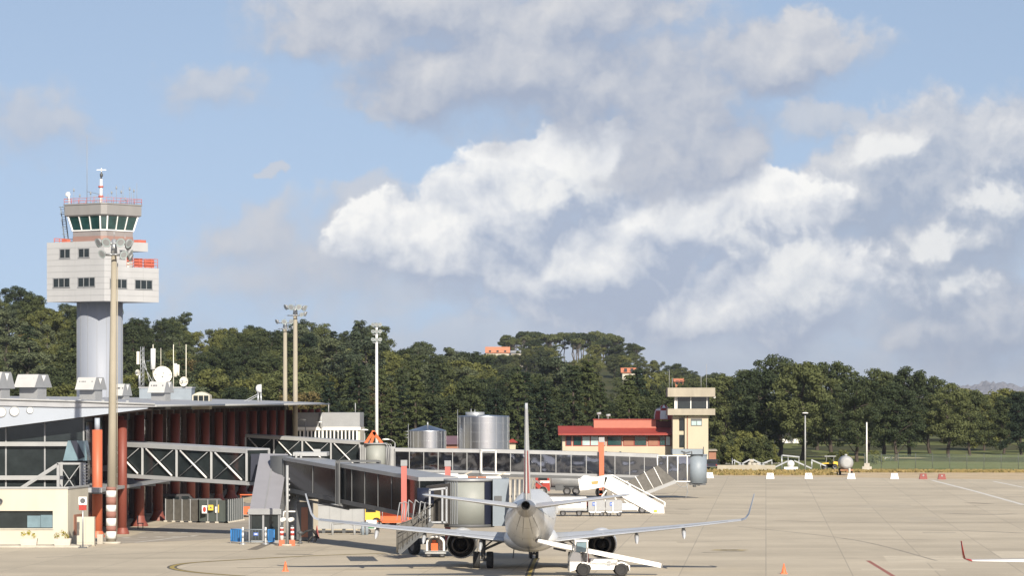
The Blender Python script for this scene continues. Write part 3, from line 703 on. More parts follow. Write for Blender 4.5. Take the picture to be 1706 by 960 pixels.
# greenish hood of the lift beside the orange post
mb = MB(); a = W(105, 768, 281); b = W(146, 768, 281); c_ = W(141, 735, 281); d = W(113, 735, 281)
mb.extr([a, b, c_, d], (0, 2.2, 0)); mb.build('glass_hood', M['glass_blue'], T)
mb = MB(); mb.extr([W(118, 735, 280.9), W(128, 735, 280.9), W(141, 762, 280.9), W(131, 766, 280.9)], (0, .06, 0)); mb.build('hood_band', M['navy'], T)
mb = MB(); mb.bb(XP(106, 281.5), XP(146, 281.5), 281.5, 283, 3.9, ZP(769, 281)); mb.build('lift_shaft', M['glass_dark'], T)
# white framed stair canopy
mb = MB(); Ys = 279.5
for a, b in (((35, 813), (97, 773)), ((95, 773), (138, 773)), ((97, 773), (97, 813)), ((135, 773), (135, 813))): mb.beam(W(*a, Ys), W(*b, Ys), .22, .16)
for a, b in (((101, 777), (124, 813)), ((132, 777), (106, 813))): mb.beam(W(*a, Ys), W(*b, Ys), .06)
mb.build('stair_frame', M['light_grey'], T); mb = MB()
for a, b in (((35, 813), (97, 773)), ((95, 773), (138, 773)), ((97, 773), (97, 813)), ((135, 773), (135, 813))): mb.beam(W(*a, Ys) + V(0, 2, 0), W(*b, Ys) + V(0, 2, 0), .22, .16)
mb.build('stair_frame', M['light_grey'], T)
mb = MB()
for i in range(8): mb.bb(XP(138, 279), XP(143, 279), 279 + .02 * i, 280.2, ZP(812 - i * 5.2, 279), ZP(809.4 - i * 5.2, 279))
mb.build('louvre', M['galv'], T)

# free standing posts
def post(name, lab, px, Y, top, r, m, capc=None, grp=None):
    x = XP(px, Y); z = ZP(top, Y); t = thing(name, lab, 'post', (x, Y, 0), grp)
    MB().tube((x, Y, 0), (x, Y, z - (.9 if capc else 0)), r, r, 16).lathe([(r * 1.5, 0), (r * 1.5, .1), (r * 1.05, .5)], (x, Y, 0), 14, caps=False).build('shaft', m, t)
    if capc: MB().tube((x, Y, z - .9), (x, Y, z), r * .55, r * .5, 12).build('cap', capc, t)
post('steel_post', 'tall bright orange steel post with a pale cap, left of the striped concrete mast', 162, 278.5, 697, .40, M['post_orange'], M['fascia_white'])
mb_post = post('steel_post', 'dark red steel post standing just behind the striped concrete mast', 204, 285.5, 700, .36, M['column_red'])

# roof ventilators: hooded monitors on narrow necks
def vent(px0, px1, pxs, ytop, ymid, ybase, Y, lab):
    w = (px1 - px0) * Y / FPX; d = max(1.0, (pxs - px1) * Y / FPX * 1.3); x0 = XP(px0, Y); zt, zm, zb = ZP(ytop, Y), ZP(ymid, Y), ZP(ybase, Y)
    rz = radians(-24); t = thing('roof_ventilator', lab, 'ventilator', (x0 + w / 2, Y, zb - .4), 'hooded ventilators along the terminal roof')
    ca, sa = cos(rz), sin(rz); R_ = lambda u, v, z: (x0 + w / 2 + u * ca - v * sa, Y + u * sa + v * ca, z)
    hx = w / 2 / ca; h = zt - zm; D = d * 1.25
    prof = [(-.18 * D, zm), (-.28 * D, zm + .02), (.05 * D, zt - .08 * h), (.12 * D, zt), (.88 * D, zt), (.95 * D, zt - .08 * h), (1.28 * D, zm + .02), (1.18 * D, zm)]
    hood = MB(); A = [R_(-hx, v, z) for v, z in prof]; B = [R_(hx, v, z) for v, z in prof]; hood.add(A + B, [(i, (i + 1) % 8, 8 + (i + 1) % 8, 8 + i) for i in range(8)], 0)
    hood.build('hood', M['vent_grey'], t)
    e = MB()
    for P_, s in ((A, -1), (B, 1)):
        q = [Vector(p) for p in P_]; e.add(q, [tuple(range(8))])
        o = Vector((ca * s * .03, sa * s * .03, 0)); tri = [Vector(R_(s * hx, v, z)) + o for v, z in ((.3 * D, zt - .08 * h), (.7 * D, zt - .08 * h), (.5 * D, zt - .55 * h))]; e.add(tri, [(0, 1, 2)], 1)
    e.build('end_panel', [M['metal_grey'], M['white_paint']], t)
    nk = MB(); c0 = [R_(u, v, z) for z in (zb - .6, zm) for u, v in ((-hx * .86, .1 * D), (hx * .86, .1 * D), (hx * .86, .9 * D), (-hx * .86, .9 * D))]
    nk.add(c0, [(0, 1, 2, 3), (4, 5, 6, 7), (0, 1, 5, 4), (1, 2, 6, 5), (2, 3, 7, 6), (3, 0, 4, 7)]); nk.build('neck', M['mid_grey'], t)
    bl = MB()
    for i, q in enumerate((.12, .25, .33, .42, .8)):
        u = -hx + 2 * hx * q; bl.add([R_(u, -.06 * D - .02, zt - .42 * h), R_(u + .12, -.06 * D - .02, zt - .42 * h), R_(u + .12, -.02 * D - .02, zt - .30 * h), R_(u, -.02 * D - .02, zt - .30 * h)], [(0, 1, 2, 3)])
    bl.build('bolt_holes', M['dark_grey'], t)
vent(-28, 3, 24, 620, 648, 668, 306, 'roof ventilator cut by the left edge of the picture')
vent(27, 64, 86, 624, 646, 668, 310, 'wide roof ventilator with row of dark dots, left of the control tower shaft')
vent(128, 160, 178, 629, 650, 670, 318, 'roof ventilator with dark dots in front of the control tower shaft')
vent(193, 207, 219, 640, 660, 672, 352, 'smallest roof ventilator, just right of the striped concrete mast')
vent(248, 277, 290, 636, 655, 672, 345, 'roof ventilator standing under the big satellite dish')
# roof lantern
x0, x1 = XP(320, 372), XP(349, 372); t = thing('roof_lantern', 'small glazed roof lantern with an arched top on the terminal roof', 'lantern', (x0, 372, 10.3))
c = MB(); prof = [(x0, 9.6)] + [(x0 + (x1 - x0) * i / 8, ZP(659, 372) + sin(pi * i / 8) * .35) for i in range(9)] + [(x1, 9.6)]
c.extr([(x, 372, z) for x, z in prof], (0, 3, 0)); c.build('frame', M['cream_wall'], t)
c = MB()
for i in range(3): c.bb(x0 + .15 + i * .54, x0 + .6 + i * .54, 371.94, 371.98, 10.2, ZP(659.5, 372))
c.build('pane', M['glass_dark'], t)
# floodlight on a tripod on the roof
p = W(430, 671, 405); t = thing('roof_floodlight', 'big white floodlight on a short stand on the terminal roof edge', 'floodlight', p)
c = MB(); c.tube(p + V(0, 0, -.3), p + V(0, 0, 1.1), .12); c.tube(p + V(.35, 0, -.3), p + V(.3, 0, 1.1), .1); c.beam(p + V(-2.2, 0, -.2), p + V(-.1, 0, .9), .07); c.beam(p + V(-1.8, .3, -.2), p + V(-.1, .2, .7), .07); c.build('stand', M['galv'], t)
c = MB(); q = p + V(.1, 0, 1.55); c.lathe([(.2, -.35), (.42, -.2), (.5, .25), (.46, .28)], q, 14, 0, 'x'); c.build('lamp_head', M['white_paint'], t)

# antenna house with dishes and masts
YA = 384; x0, x1 = XP(232, YA), XP(319, YA); zt = ZP(647, YA)
t = thing('antenna_house', 'pale blue plant box on the terminal roof below the dishes', 'plant box', (x0, YA, 10))
MB().bb(x0, x1, YA, YA + 4, 9.5, zt).build('wall', M['sky_blue_paint'], t); MB().bb(x0 - .08, x1 + .08, YA - .08, YA + 4.1, zt, zt + .12).build('coping', M['roof_grey'], t)
def dish(px, py, r, lab, tilt):
    p = W(px, py, YA - .3); t = thing('satellite_dish', lab, 'dish', (p.x, YA, zt)); a = Vector(tilt).normalized(); u = a.cross(V(0, 0, 1)).normalized(); v = u.cross(a); c = MB()
    rings = [[p - a * (.35 * (1 - q * q)) * r * .6 + (u * cos(2 * pi * i / 24) + v * sin(2 * pi * i / 24)) * r * q for i in range(24)] for q in (.02, .35, .65, .88, 1)]
    c.loft(rings, 0, True, False); c.loft([[x - a * .05 for x in rg] for rg in rings], 0, True, False); c.build('reflector', M['dish_cream'], t)
    c = MB(); f = p + a * r * .7; c.tube(p + u * r * .9, f, .03); c.tube(p - u * r * .9, f, .03); c.tube(f, f - a * .2, .09); c.build('feed_horn', M['mid_grey'], t)
    c = MB(); c.tube(p - a * .25, (p.x - a.x * .3, YA + .3, zt - .05), .1); c.build('mount', M['galv'], t)
dish(271, 625, .98, 'large cream satellite dish on the blue plant box', (.25, -1, .35)); dish(306, 636, .52, 'small cream satellite dish right of the larger one', (-.5, -1, .15)); dish(229, 621, .33, 'tiny white dish on the lattice antenna mast', (-.8, -1, .1))
p = W(237, 645, YA); t = thing('lattice_mast', 'thin lattice antenna mast left of the big dish', 'antenna mast', p); c = MB(); zt2 = ZP(578, YA)
for dx, dy in ((-.18, 0), (.18, 0), (0, .3)): c.tube(p + V(dx, dy, -.2), (p.x + dx, YA + dy, zt2), .035, n=6)
for i in range(9):
    z = p.z + i * .46; c.beam((p.x - .18, YA, z), (p.x + .18, YA, z + .46), .03); c.beam((p.x + .18, YA, z), (p.x, YA + .3, z + .46), .03)
c.build('lattice', M['galv'], t); c = MB(); c.beam(W(240, 600, YA), W(249, 636, YA), .05); c.beam(W(240, 610, YA), W(256, 640, YA), .05); c.build('stay', M['galv'], t)
c = MB(); q = W(230, 588, YA); c.box((q.x, YA, q.z - .55), (.28, .18, 1.35)); c.build('panel_antenna', M['dish_cream'], t)
def whip(px, y0, y1, r, lab, extra=None):
    t = thing('whip_antenna', lab, 'antenna', W(px, y0, YA)); c = MB(); c.tube(W(px, y0 + 3, YA), W(px, y1, YA), r, r * .7, 7); c.build('rod', M['dish_cream'], t)
    if extra: extra(t)
whip(255, 640, 574, .05, 'pole with a tall white sector panel, left of the big dish', lambda t: MB().lathe([(.01, 0), (.26, .02), (.26, 2.2), (.01, 2.25)], W(255, 616, YA), 14).build('sector_panel', M['white_paint'], t))
whip(289, 645, 574, .05, 'pole with small cream cylinders, right of the big dish', lambda t: (MB().tube(W(292, 628, YA), W(292, 606, YA), .2, .2, 12).build('cylinder', M['dish_cream'], t), MB().tube(W(297, 626, YA), W(297, 608, YA), .13, .13, 10).build('cylinder', M['dish_cream'], t)))
whip(310, 645, 574, .05, 'plain tall whip antenna, rightmost on the blue plant box')
whip(268, 612, 580, .03, 'thin whip antenna above the big dish')

# grey annex behind
t = thing('annex_building', 'pale annex with a grey upper storey and a white slatted facade behind the terminal', 'building', (XP(545, 470), 470, 0)); YB = 470
MB().bb(XP(491, YB), XP(600, YB), YB, YB + 14, 0, ZP(713, YB)).build('wall', M['cream_wall'], t)
MB().bb(XP(491, YB), XP(600, YB) - .05, YB + .3, YB + 13, ZP(712.9, YB), ZP(688, YB)).build('upper_storey', M['mid_grey'], t)
MB().bb(XP(490, YB), XP(601, YB), YB - .25, YB - .02, ZP(717, YB), ZP(712, YB)).build('cornice', M['white_paint'], t)
c = MB(); c.bb(XP(493, YB), XP(596, YB), YB - .04, YB - .005, ZP(743, YB), ZP(719, YB)); c.build('window_band', M['glass_dark'], t)
c = MB()
for i in range(17): x = XP(494 + i * 6.3, YB); c.bb(x - .09, x + .09, YB - .22, YB - .05, ZP(744, YB), ZP(718, YB))
c.build('slat', M['white_paint'], t)
c = MB()
for px in (547.5, 592): c.tube(W(px, 690, YB + 1), W(px, 672, YB + 1), .06)
c.tube(W(535, 714, YB - .2), W(535, 688, YB - .2), .2); c.build('roof_rod', M['light_grey'], t)

# white office in front
YO = 262.0; x1 = XP(113, YO); xs_ = XP(146, 268)
t = thing('office_building', 'low cream flat roofed office with a long ribbon window, at the left edge', 'office', (XP(30, YO), YO, 0)); zt = ZP(815, YO)
def prism(mb, poly, z0, z1, m=0): mb.extr([(x, y, z0) for x, y in poly], (0, 0, z1 - z0), m)
zw0, zw1 = ZP(881, YO), ZP(852, YO); xw = XP(88, YO)
mb = MB()
mb.bb(-52, x1, YO, YO + .3, 0, zw0); mb.bb(-52, x1, YO, YO + .3, zw1, zt); mb.bb(xw, x1, YO, YO + .3, zw0 , zw1)
prism(mb, [(x1 - .001, YO), (xs_, 268.4), (xs_ - .3, 268.5), (x1 - .3, YO + .3)], 0, zt - .01); mb.bb(-52, xs_ - .3, 268.2, 268.5, 0, zt - .02)
prism(mb, [(-52, YO + .1), (x1 - .05, YO + .1), (xs_ - .1, 268.3), (-52, 268.3)], zt - .35, zt - .03)
mb.build('wall', M['cream_wall'], t)
mb = MB(); prism(mb, [(-52, YO - .08), (x1 + .06, YO - .08), (xs_ + .08, 268.5), (xs_ - .1, 268.6), (x1 - .1, YO + .12), (-52, YO + .12)], zt, zt + .14); mb.build('roof_coping', M['light_grey'], t)
MB().bb(-52, xw, YO + .22, YO + .26, zw0, zw1).build('window', M['glass_dark'], t)
c = MB(); c.bb(XP(45, YO), XP(67, YO), YO + .15, YO + .2, zw0 + .05, zw1 - .35); c.bb(XP(67.6, YO), xw - .02, YO + .10, YO + .15, zw0 + .05, zw1 - .3); c.build('window_blind', M['glass_pale' if False else 'glass_blue'], t)
MB().bb(-52, xw + .05, YO - .07, YO + .1, zw0 - .10, zw0 - .003).build('sill', M['light_concrete'], t)
c = MB(); p = W(0, 836, YO - .04); c.lathe([(.20, 0), (.20, -.16), (.15, -.16), (.15, -.04), (.01, -.04)], p, 18, 0, 'y', True, False); c.build('round_vent', M['dark_grey'], t)
mb = MB(); d = Vector((xs_ - x1, 6.4)); a, b = Vector((x1, YO)) + d * .28, Vector((x1, YO)) + d * .75; nn = Vector((d.y, -d.x)).normalized() * .05
mb.extr([(a.x, a.y, .7), (b.x, b.y, .7), (b.x, b.y, 2.2), (a.x, a.y, 2.2)], (nn.x, nn.y, 0)); mb.build('shutter', M['brown_panel'], t)
# cabinet, sign post, planters beside the office
Yc = 261.4; t = thing('utility_cabinet', 'cream utility cabinet between the office corner and the orange post', 'cabinet', (XP(142, Yc), Yc, 0))
MB().bb(XP(128, Yc), XP(157, Yc), Yc, Yc + .7, 0.1, ZP(862, Yc)).build('body', M['cream_wall'], t); c = MB()
for a, b in ((129, 141.8), (142.4, 156)): c.bb(XP(a, Yc), XP(b, Yc), Yc - .03, Yc - .005, .25, ZP(864, Yc))
c.build('door', M['cream_wall'], t); MB().bb(XP(127, Yc), XP(158, Yc), Yc - .06, Yc + .75, 0, .098).build('plinth', M['tan_concrete'], t)
Yp = 258.2; t = thing('traffic_sign', 'post with a white square plate, black disc and red strip, before the office corner', 'sign', (XP(138, Yp), Yp, 0)); xp = XP(138, Yp)
MB().tube((xp, Yp, 0), (xp, Yp, ZP(832, Yp)), .055).build('pole', M['galv'], t); c = MB(); c.box((xp, Yp - .08, ZP(835, Yp)), (.58, .04, .56)); c.build('plate', M['white_paint'], t)
c = MB(); c.lathe([(.01, 0), (.18, 0)], (xp, Yp - .108, ZP(835, Yp)), 18, 0, 'y', False, False); c.lathe([(.17, -.002), (.19, -.002)], (xp, Yp - .108, ZP(835, Yp)), 18, 0, 'y', False, False); c.build('disc', M['dark_grey'], t)
c = MB(); c.box((xp, Yp - .08, ZP(846.5, Yp)), (.54, .04, .36)); c.build('red_plate', M['red_paint'], t); MB().bb(xp - .3, xp + .3, Yp - .18, Yp + .18, 0, .09).build('foot', M['dark_grey'], t)
def flowerbox(px0, px1, lab, seed):
    Y = 259.6; x0, x1 = XP(px0, Y), XP(px1, Y); t = thing('planter', lab, 'planter', ((x0 + x1) / 2, Y, 0), 'planters before the office'); r = random.Random(seed); c = MB()
    b = [(x0 + .08, Y), (x1 - .08, Y), (x1 - .08, Y + .5), (x0 + .08, Y + .5)]; a = [(x0, Y - .05), (x1, Y - .05), (x1, Y + .55), (x0, Y + .55)]
    c.loft([[(*p, .13) for p in b], [(*p, .62) for p in a], [(x + (.05 if i in (0, 3) else -.05), y + (.05 if i < 2 else -.05), .62) for i, (x, y) in enumerate(a)], [(x + (.05 if i in (0, 3) else -.05), y + (.05 if i < 2 else -.05), .52) for i, (x, y) in enumerate(a)]], 0, False, True); c.build('box', M['planter'], t)
    c = MB()
    for k in range(3): leafblob(c, (x0 + (x1 - x0) * (.2 + .3 * k + r.uniform(-.06, .06)), Y + .25, .80 + r.uniform(0, .25)), r.uniform(.18, .27), 60, .07, r, 1.1)
    c.build('flowers', M['leaf_yellow'], t)
flowerbox(33, 62, 'left concrete planter with yellowish plants under the office window', 3); flowerbox(89, 118, 'right concrete planter with yellowish plants at the office corner', 4)
# ------------------------------------------------------------------ control tower
YT = 420.0; ppm = FPX / YT; CX = XP(171.5, YT); th = radians(37.2)
dL = Vector((-cos(th), sin(th))); dR = Vector((sin(th), cos(th)))          # along left face, along right face, from the near corner
nL = -dR; nR = -dL
T = thing('control_tower', 'grey control tower with a white panelled cube, round shaft and glazed cab', 'control tower', (CX, YT, 0))
z_ = lambda py: ZP(py, YT)
def sq(a, cut=0.0):                       # square plan of side a round the tower axis, near corner first
    c = Vector((CX, YT)); C = c - (dL + dR) * a / 2; p = [C, C + dR * a, C + (dR + dL) * a, C + dL * a]
    if not cut: return p
    out = []
    for i, q in enumerate(p):
        o, n_ = p[i - 1], p[(i + 1) % 4]; out += [q + (o - q).normalized() * cut, q + (n_ - q).normalized() * cut]
    return out
def prism2(mb, poly, z0, z1, m=0, poly2=None):
    mb.loft([[(p.x, p.y, z0) for p in poly], [(p.x, p.y, z1) for p in (poly2 or poly)]], m, False, True)
c = MB(); c.tube((XP(166, YT), YT, 0), (XP(166, YT), YT, z_(502)), 2.64, n=48); c.build('shaft', M['shaft_blue'], T)
c = MB()
for k in range(9): a = -pi / 2 + (k - 4) * .42; c.box((XP(166, YT) + 2.655 * cos(a), YT + 2.655 * sin(a), 12), (.03, .03, 24.5), a)
c.build('shaft_seam', M['mid_grey'], T)
A = 9.1; near = Vector((CX, YT)) - (dL + dR) * A / 2
def facebox(mb, face, u0, u1, z0, z1, out, thick, m=0):
    d, n_ = (dL, nL) if face == 'L' else (dR, nR); p = [near + d * u0 + n_ * (out - thick), near + d * u1 + n_ * (out - thick), near + d * u1 + n_ * out, near + d * u0 + n_ * out]
    prism2(mb, p, z0, z1, m)
uL = lambda px: (184 - px) / 104 * A
uR = lambda px: (px - 184) / 79 * A
zb, zm_, zt = z_(504), z_(447), z_(405)
c = MB(); prism2(c, sq(A), zb, zm_)
# upper half is cut back on the right for the terrace
n0 = near; up = [n0, n0 + dR * uR(216), n0 + dR * uR(216) + dL * A * .55, n0 + dR * A * .98 + dL * A * .55, n0 + dR * A * .98 + dL * A, n0 + dL * A]
prism2(c, up, zm_ + .002, zt)
prism2(c, [n0 + dR * uR(216), n0 + dR * uR(247), n0 + dR * uR(247) + dL * 5, n0 + dR * uR(216) + dL * 5], z_(420), zt - .01)
prism2(c, [n0 + dR * uR(233) + dL * 1.5, n0 + dR * uR(239) + dL * 1.5, n0 + dR * uR(239) + dL * 2.2, n0 + dR * uR(233) + dL * 2.2], zm_ + .003, z_(420) - .003)
c.build('cube_wall', M['tower_panel'], T)
c = MB()                                  # panel joints stand proud as thin lines
for k in range(1, 10):
    z = zb + (zt - zb) * k / 10; facebox(c, 'L', .0, A, z - .02, z + .02, .012, .03); facebox(c, 'R', 0, A if z < zm_ else uR(216), z - .02, z + .02, .012, .03)
for px in (110, 132, 160): facebox(c, 'L', uL(px), uL(px) + .03, zb, zt, .010, .03)
for px in (206, 240): facebox(c, 'R', uR(px), uR(px) + .03, zb, zm_, .010, .03)
c.build('panel_joint', M['light_grey'], T)
def win(face, u0, u1, z0, z1, n_):
    f = MB()
    facebox(f, face, u0 - .07, u1 + .07, z1, z1 + .1, .06, .1); facebox(f, face, u0 - .07, u1 + .07, z0 - .1, z0, .08, .12)
    for i in range(n_ + 1): u = u0 + (u1 - u0) * i / n_; facebox(f, face, u - .05, u + .05, z0 + .002, z1 - .002, .05, .08)
    fo = f.build('window', M['mid_grey'], T); g = MB()
    for i in range(n_): a = u0 + (u1 - u0) * i / n_ + .055; facebox(g, face, a, a + (u1 - u0) / n_ - .11, z0 + .005, z1 - .005, .022, .03)
    g.build('pane', M['glass_dark'], fo)
for a, b in ((104, 122.5), (138, 157.5)): win('L', uL(b), uL(a), z_(431), z_(417.5), 2)
for a, b in ((92, 122), (137, 167.5)): win('L', uL(b), uL(a), z_(479.5), z_(465.5), 3)
for a, b in ((192, 216), (228, 253)): win('R', uR(a), uR(b), z_(482), z_(468), 3)
win('R', uR(206), uR(213), z_(433), z_(420), 1)
c = MB(); facebox(c, 'R', uR(216) + .2, uR(224), zm_ + .1, z_(420), -.8, .05); c.build('terrace_door', M['dark_grey'], T)
# terrace railing and orange screens
c = MB(); pe = n0 + dR * A * .99
def rail(mb, pts, z, h, r=.035, nb=3, step=1.0):
    for a, b in zip(pts[:-1], pts[1:]):
        a, b = Vector((a[0], a[1])), Vector((b[0], b[1])); L_ = (b - a).length; k = max(1, int(L_ / step))
        for i in range(nb): zz = z + h * (i + 1) / nb; mb.beam((a.x, a.y, zz), (b.x, b.y, zz), r * 1.6)
        for i in range(k + 1): q = a.lerp(b, i / k); mb.tube((q.x, q.y, z), (q.x, q.y, z + h), r, n=6)
rail(c, [n0 + dR * uR(217) + dL * .1, pe + dL * .1, pe + dL * 5], zm_, 1.05); c.build('terrace_railing', M['rail_coral'], T)
c = MB(); facebox(c, 'R', uR(229), uR(241), zm_ + .05, z_(432), -.2, .05); facebox(c, 'R', uR(243), uR(258), zm_ + .05, z_(433), -.2, .05); facebox(c, 'R', uR(217), uR(225), zm_ + .3, z_(434), -.6, .05); c.build('orange_screen', M['rail_coral'], T)
c = MB(); facebox(c, 'R', uR(236), uR(247), zt - .02, z_(400.5), -.3, 1.0); c.build('orange_box', M['rail_coral'], T)
c = MB(); facebox(c, 'R', uR(217.5), uR(222), zm_ + .02, z_(438), -.25, .5); c.build('terrace_unit', M['dish_cream'], T)
# cab
c = MB(); prism2(c, sq(5.35, .5), z_(395), z_(386)); c.build('cab_base', M['tower_pinkgrey'], T); c = MB(); prism2(c, sq(5.40, .5), zt - .01, z_(395) - .003); c.build('cab_plinth', M['cab_pink'], T)
lo, hi = sq(5.3, .5), sq(6.15, .6); z0, z1 = z_(386), z_(362)
c = MB(); prism2(c, lo, z0 + .002, z1 - .002, 0, hi); c.build('cab_glazing', M['glass_green'], T)
c = MB()
lo2, hi2 = sq(5.42, .5), sq(6.27, .6)
for i in range(8):
    a, b, a2, b2 = lo2[i], lo2[(i + 1) % 8], hi2[i], hi2[(i + 1) % 8]; k = 3 if i % 2 else 1
    for q in range(k):
        t = q / k; p, r = a.lerp(b, t), a2.lerp(b2, t); w = .16 if q == 0 else .10
        c.beam((p.x, p.y, z0), (r.x, r.y, z1), w)
    c.beam((a.x, a.y, z0 + .05), (b.x, b.y, z0 + .05), .14)
c.build('cab_mullion', M['white_paint'], T)
c = MB(); prism2(c, sq(6.2, .6), z1, z1 + .15, 0, sq(6.75, .5)); prism2(c, sq(6.75, .5), z1 + .152, z_(343)); prism2(c, sq(6.9, .5), z_(343) + .002, z_(341)); c.build('cab_roof', M['cab_roof_grey'], T)
c = MB(); q = sq(6.7, .4); rail(c, q + [q[0]], z_(341), .62, .025, 2, 1.1); c.build('roof_railing', M['post_pink'], T)
c = MB(); q = sq(8.2, .3); rail(c, [q[5], q[6]], zt, .5, .05, 2, .8); c.build('lower_railing', M['rail_coral'], T)
c = MB(); facebox(c, 'L', uL(113), uL(104), zt - .01, z_(400), -.3, .6); c.build('orange_box', M['rail_coral'], T)
# outer ladder with its cage
c = MB(); xa, xb = W(104, 345, YT + 1), W(111, 402, YT + 1)
for o in (-.22, .22): c.tube(xa + V(o, 0, 0), xb + V(o, 0, 0), .07)
for i in range(14): q = xa.lerp(xb, i / 14); c.tube(q + V(-.2, 0, 0), q + V(.2, 0, 0), .03, n=5)
for i in range(5): q = xa.lerp(xb, i / 5); c.pipe([q + V(-.22, 0, 0), q + V(-.35, -.5, 0), q + V(.35, -.5, 0), q + V(.22, 0, 0)], .025, 5)
c.build('ladder', M['sky_blue_paint'], T)
# roof antennas
def rod(px, y0, y1, r, m='mid_grey', Y=YT, blob=None):
    c = MB(); c.tube(W(px, y0, Y), W(px, y1, Y), r, r * .7, 7)
    if blob: c.tube(W(px, blob, Y) - V(0, 0, .14), W(px, blob, Y) + V(0, 0, .14), .09, n=8)
    c.build('antenna', M[m], T)
rod(145, 342, 225, .035); 
for px, y1, b in ((194, 308, 313), (202, 316, 320), (209, 327, 332), (216, 311, 315), (223, 314, 318), (228, 305, None), (123, 312, 317), (133, 322, 326), (151, 318, 322), (186, 318, 321), (180, 322, None), (219, 321, None), (205, 309, None)): rod(px, 341, y1, .028, blob=b)
c = MB(); c.tube(W(168, 342, YT), W(168.5, 298, YT), .20, .15, 10); c.tube(W(168.5, 298, YT), W(169, 286, YT), .1, .07, 8, 1)
c.beam(W(161, 283, YT), W(177, 283, YT), .09, .09, 0); c.beam(W(169, 280, YT), W(169, 289, YT), .09, .09, 0); c.tube(W(169, 294, YT), W(169, 289, YT), .18, n=8, m=1)
for y in (311, 327): c.tube(W(168, y + 1.5, YT), W(168, y - 1.5, YT), .30, n=10, m=2)
c.beam(W(145, 319, YT), W(168, 324, YT), .05, m=1); c.build('radar_mast', [M['white_paint'], M['dark_grey'], M['post_pink']], T)
c = MB(); c.tube(W(115, 342, YT), W(115, 320, YT), .07, n=8); c.lathe([(.02, -.1), (.28, 0), (.3, .06)], W(113, 324, YT), 14, 0, 'y'); c.lathe([(.02, -.1), (.18, 0)], W(115, 331, YT), 14, 0, 'y'); c.build('microwave_dish', M['white_paint'], T)
c = MB(); c.tube(W(158, 342, YT), W(158, 327, YT), .03); c.tube(W(162, 342, YT), W(162, 330, YT), .03); c.beam(W(155, 327, YT), W(161, 327, YT), .05); c.build('wind_vane', M['mid_grey'], T)

# ------------------------------------------------------------------ floodlight masts
def lamp_head(mb, c, d, s, m=0, mg=1):
    c = Vector(c); d = Vector(d).normalized(); u = d.cross(V(0, 0, 1)).normalized(); v = u.cross(d)
    ring = lambda r, o: [c + d * o + (u * cos(2 * pi * i / 10) + v * sin(2 * pi * i / 10)) * r for i in range(10)]
    mb.loft([ring(s * .35, -s * .55), ring(s * .75, -s * .2), ring(s, s * .35)], m, True, True); mb.loft([ring(s * .9, s * .36), ring(.01, s * .3)], mg, False, False)
def mast(name, lab, px, Y, ytop, r0, r1, m, heads, z0=0, bands=False, seed=1, dark=False):
    x = XP(px, Y); zt = ZP(ytop, Y); t = thing(name, lab, 'floodlight mast', (x, Y, 0), 'floodlight masts'); r = random.Random(seed)
    MB().tube((x, Y, 0), (x, Y, zt - 1.0), r0, r1, 18).build('pole', m, t)
    c = MB(); R_ = .95
    for zz in (zt - 1.0, zt - .2):
        for i in range(12): a, b = 2 * pi * i / 12, 2 * pi * (i + 1) / 12; c.tube((x + R_ * cos(a), Y + R_ * sin(a), zz), (x + R_ * cos(b), Y + R_ * sin(b), zz), .06, n=6)
        for i in range(4): a = pi * i / 2 + .4; c.tube((x, Y, zz), (x + R_ * cos(a), Y + R_ * sin(a), zz), .05, n=6)
    c.tube((x, Y, zt - 1.05), (x, Y, zt + .15), r1 * 1.25, r1 * .9, 12); c.tube((x, Y, zt + .1), (x, Y, zt + .9), .02, n=5)
    c.tube((x + .8, Y, zt - .1), (x + .8, Y, zt + .5), .02, n=5); c.build('ring_frame', M['galv'], t)
    for k, (a, zz, s) in enumerate(heads):
        d = V(cos(a), sin(a), -.45); c = MB(); p = V(x + 1.22 * cos(a), Y + 1.22 * sin(a), zt + zz); lamp_head(c, p, d, s); c.tube(p - V(d.x, d.y, 0) * .1, (x + R_ * cos(a), Y + R_ * sin(a), zt + zz + .1), .05, n=6)
        c.build('lamp', [M['mid_grey'], M['glass_pale']], t)
    return t, x, Y
H1 = [(-2.5, -.1, .36), (-1.9, -.1, .38), (-1.1, -.1, .36), (-.5, -.15, .38), (.1, -.2, .36), (-.3, -.9, .34), (-.9, -1.0, .34), (-2.2, -.95, .33), (2.9, -.1, .34), (.7, -.3, .34), (-.1, -1.2, .30)]
t, x, y = mast('floodlight_mast', 'tall concrete floodlight mast with red and white bands at its foot, before the control tower', 190, 266, 402, .36, .20, M['pole_concrete'], H1)
# this mast leans a hair to the right in the picture: pole foot at px 185
for ch in t.children:
    if ch.name.startswith('pole'): bpy.data.objects.remove(ch); break
xf = XP(185, 266); c = MB(); c.tube((xf, 266, 0), (x, 266, ZP(402, 266) - 1.0), .36, .20, 18); c.build('pole', M['pole_concrete'], t)
for a, b, mm in ((812, 818, 'band_brown'), (818, 829, 'white_paint'), (829, 842, 'band_brown'), (842, 853, 'white_paint'), (853, 864, 'band_brown'), (864, 877, 'white_paint'), (877, 886, 'band_brown'), (886, 898, 'white_paint')):
    c = MB(); c.tube((xf + .0, 266, ZP(b, 266)), (xf + .01, 266, ZP(a, 266)), .372, .37, 18); c.build('painted_band', M[mm], t)
c = MB(); c.tube((xf, 266, 0), (xf, 266, .16), .75, .7, 18); c.bb(xf - .95, xf - .55, 265.4, 266.2, 0, .7); c.build('plinth', M['light_concrete'], t)
c = MB(); c.pipe([(xf + .42, 266, .3), (x + .26, 266, 20.6)], .035, 6); c.build('cable_pipe', M['pole_concrete'], t)
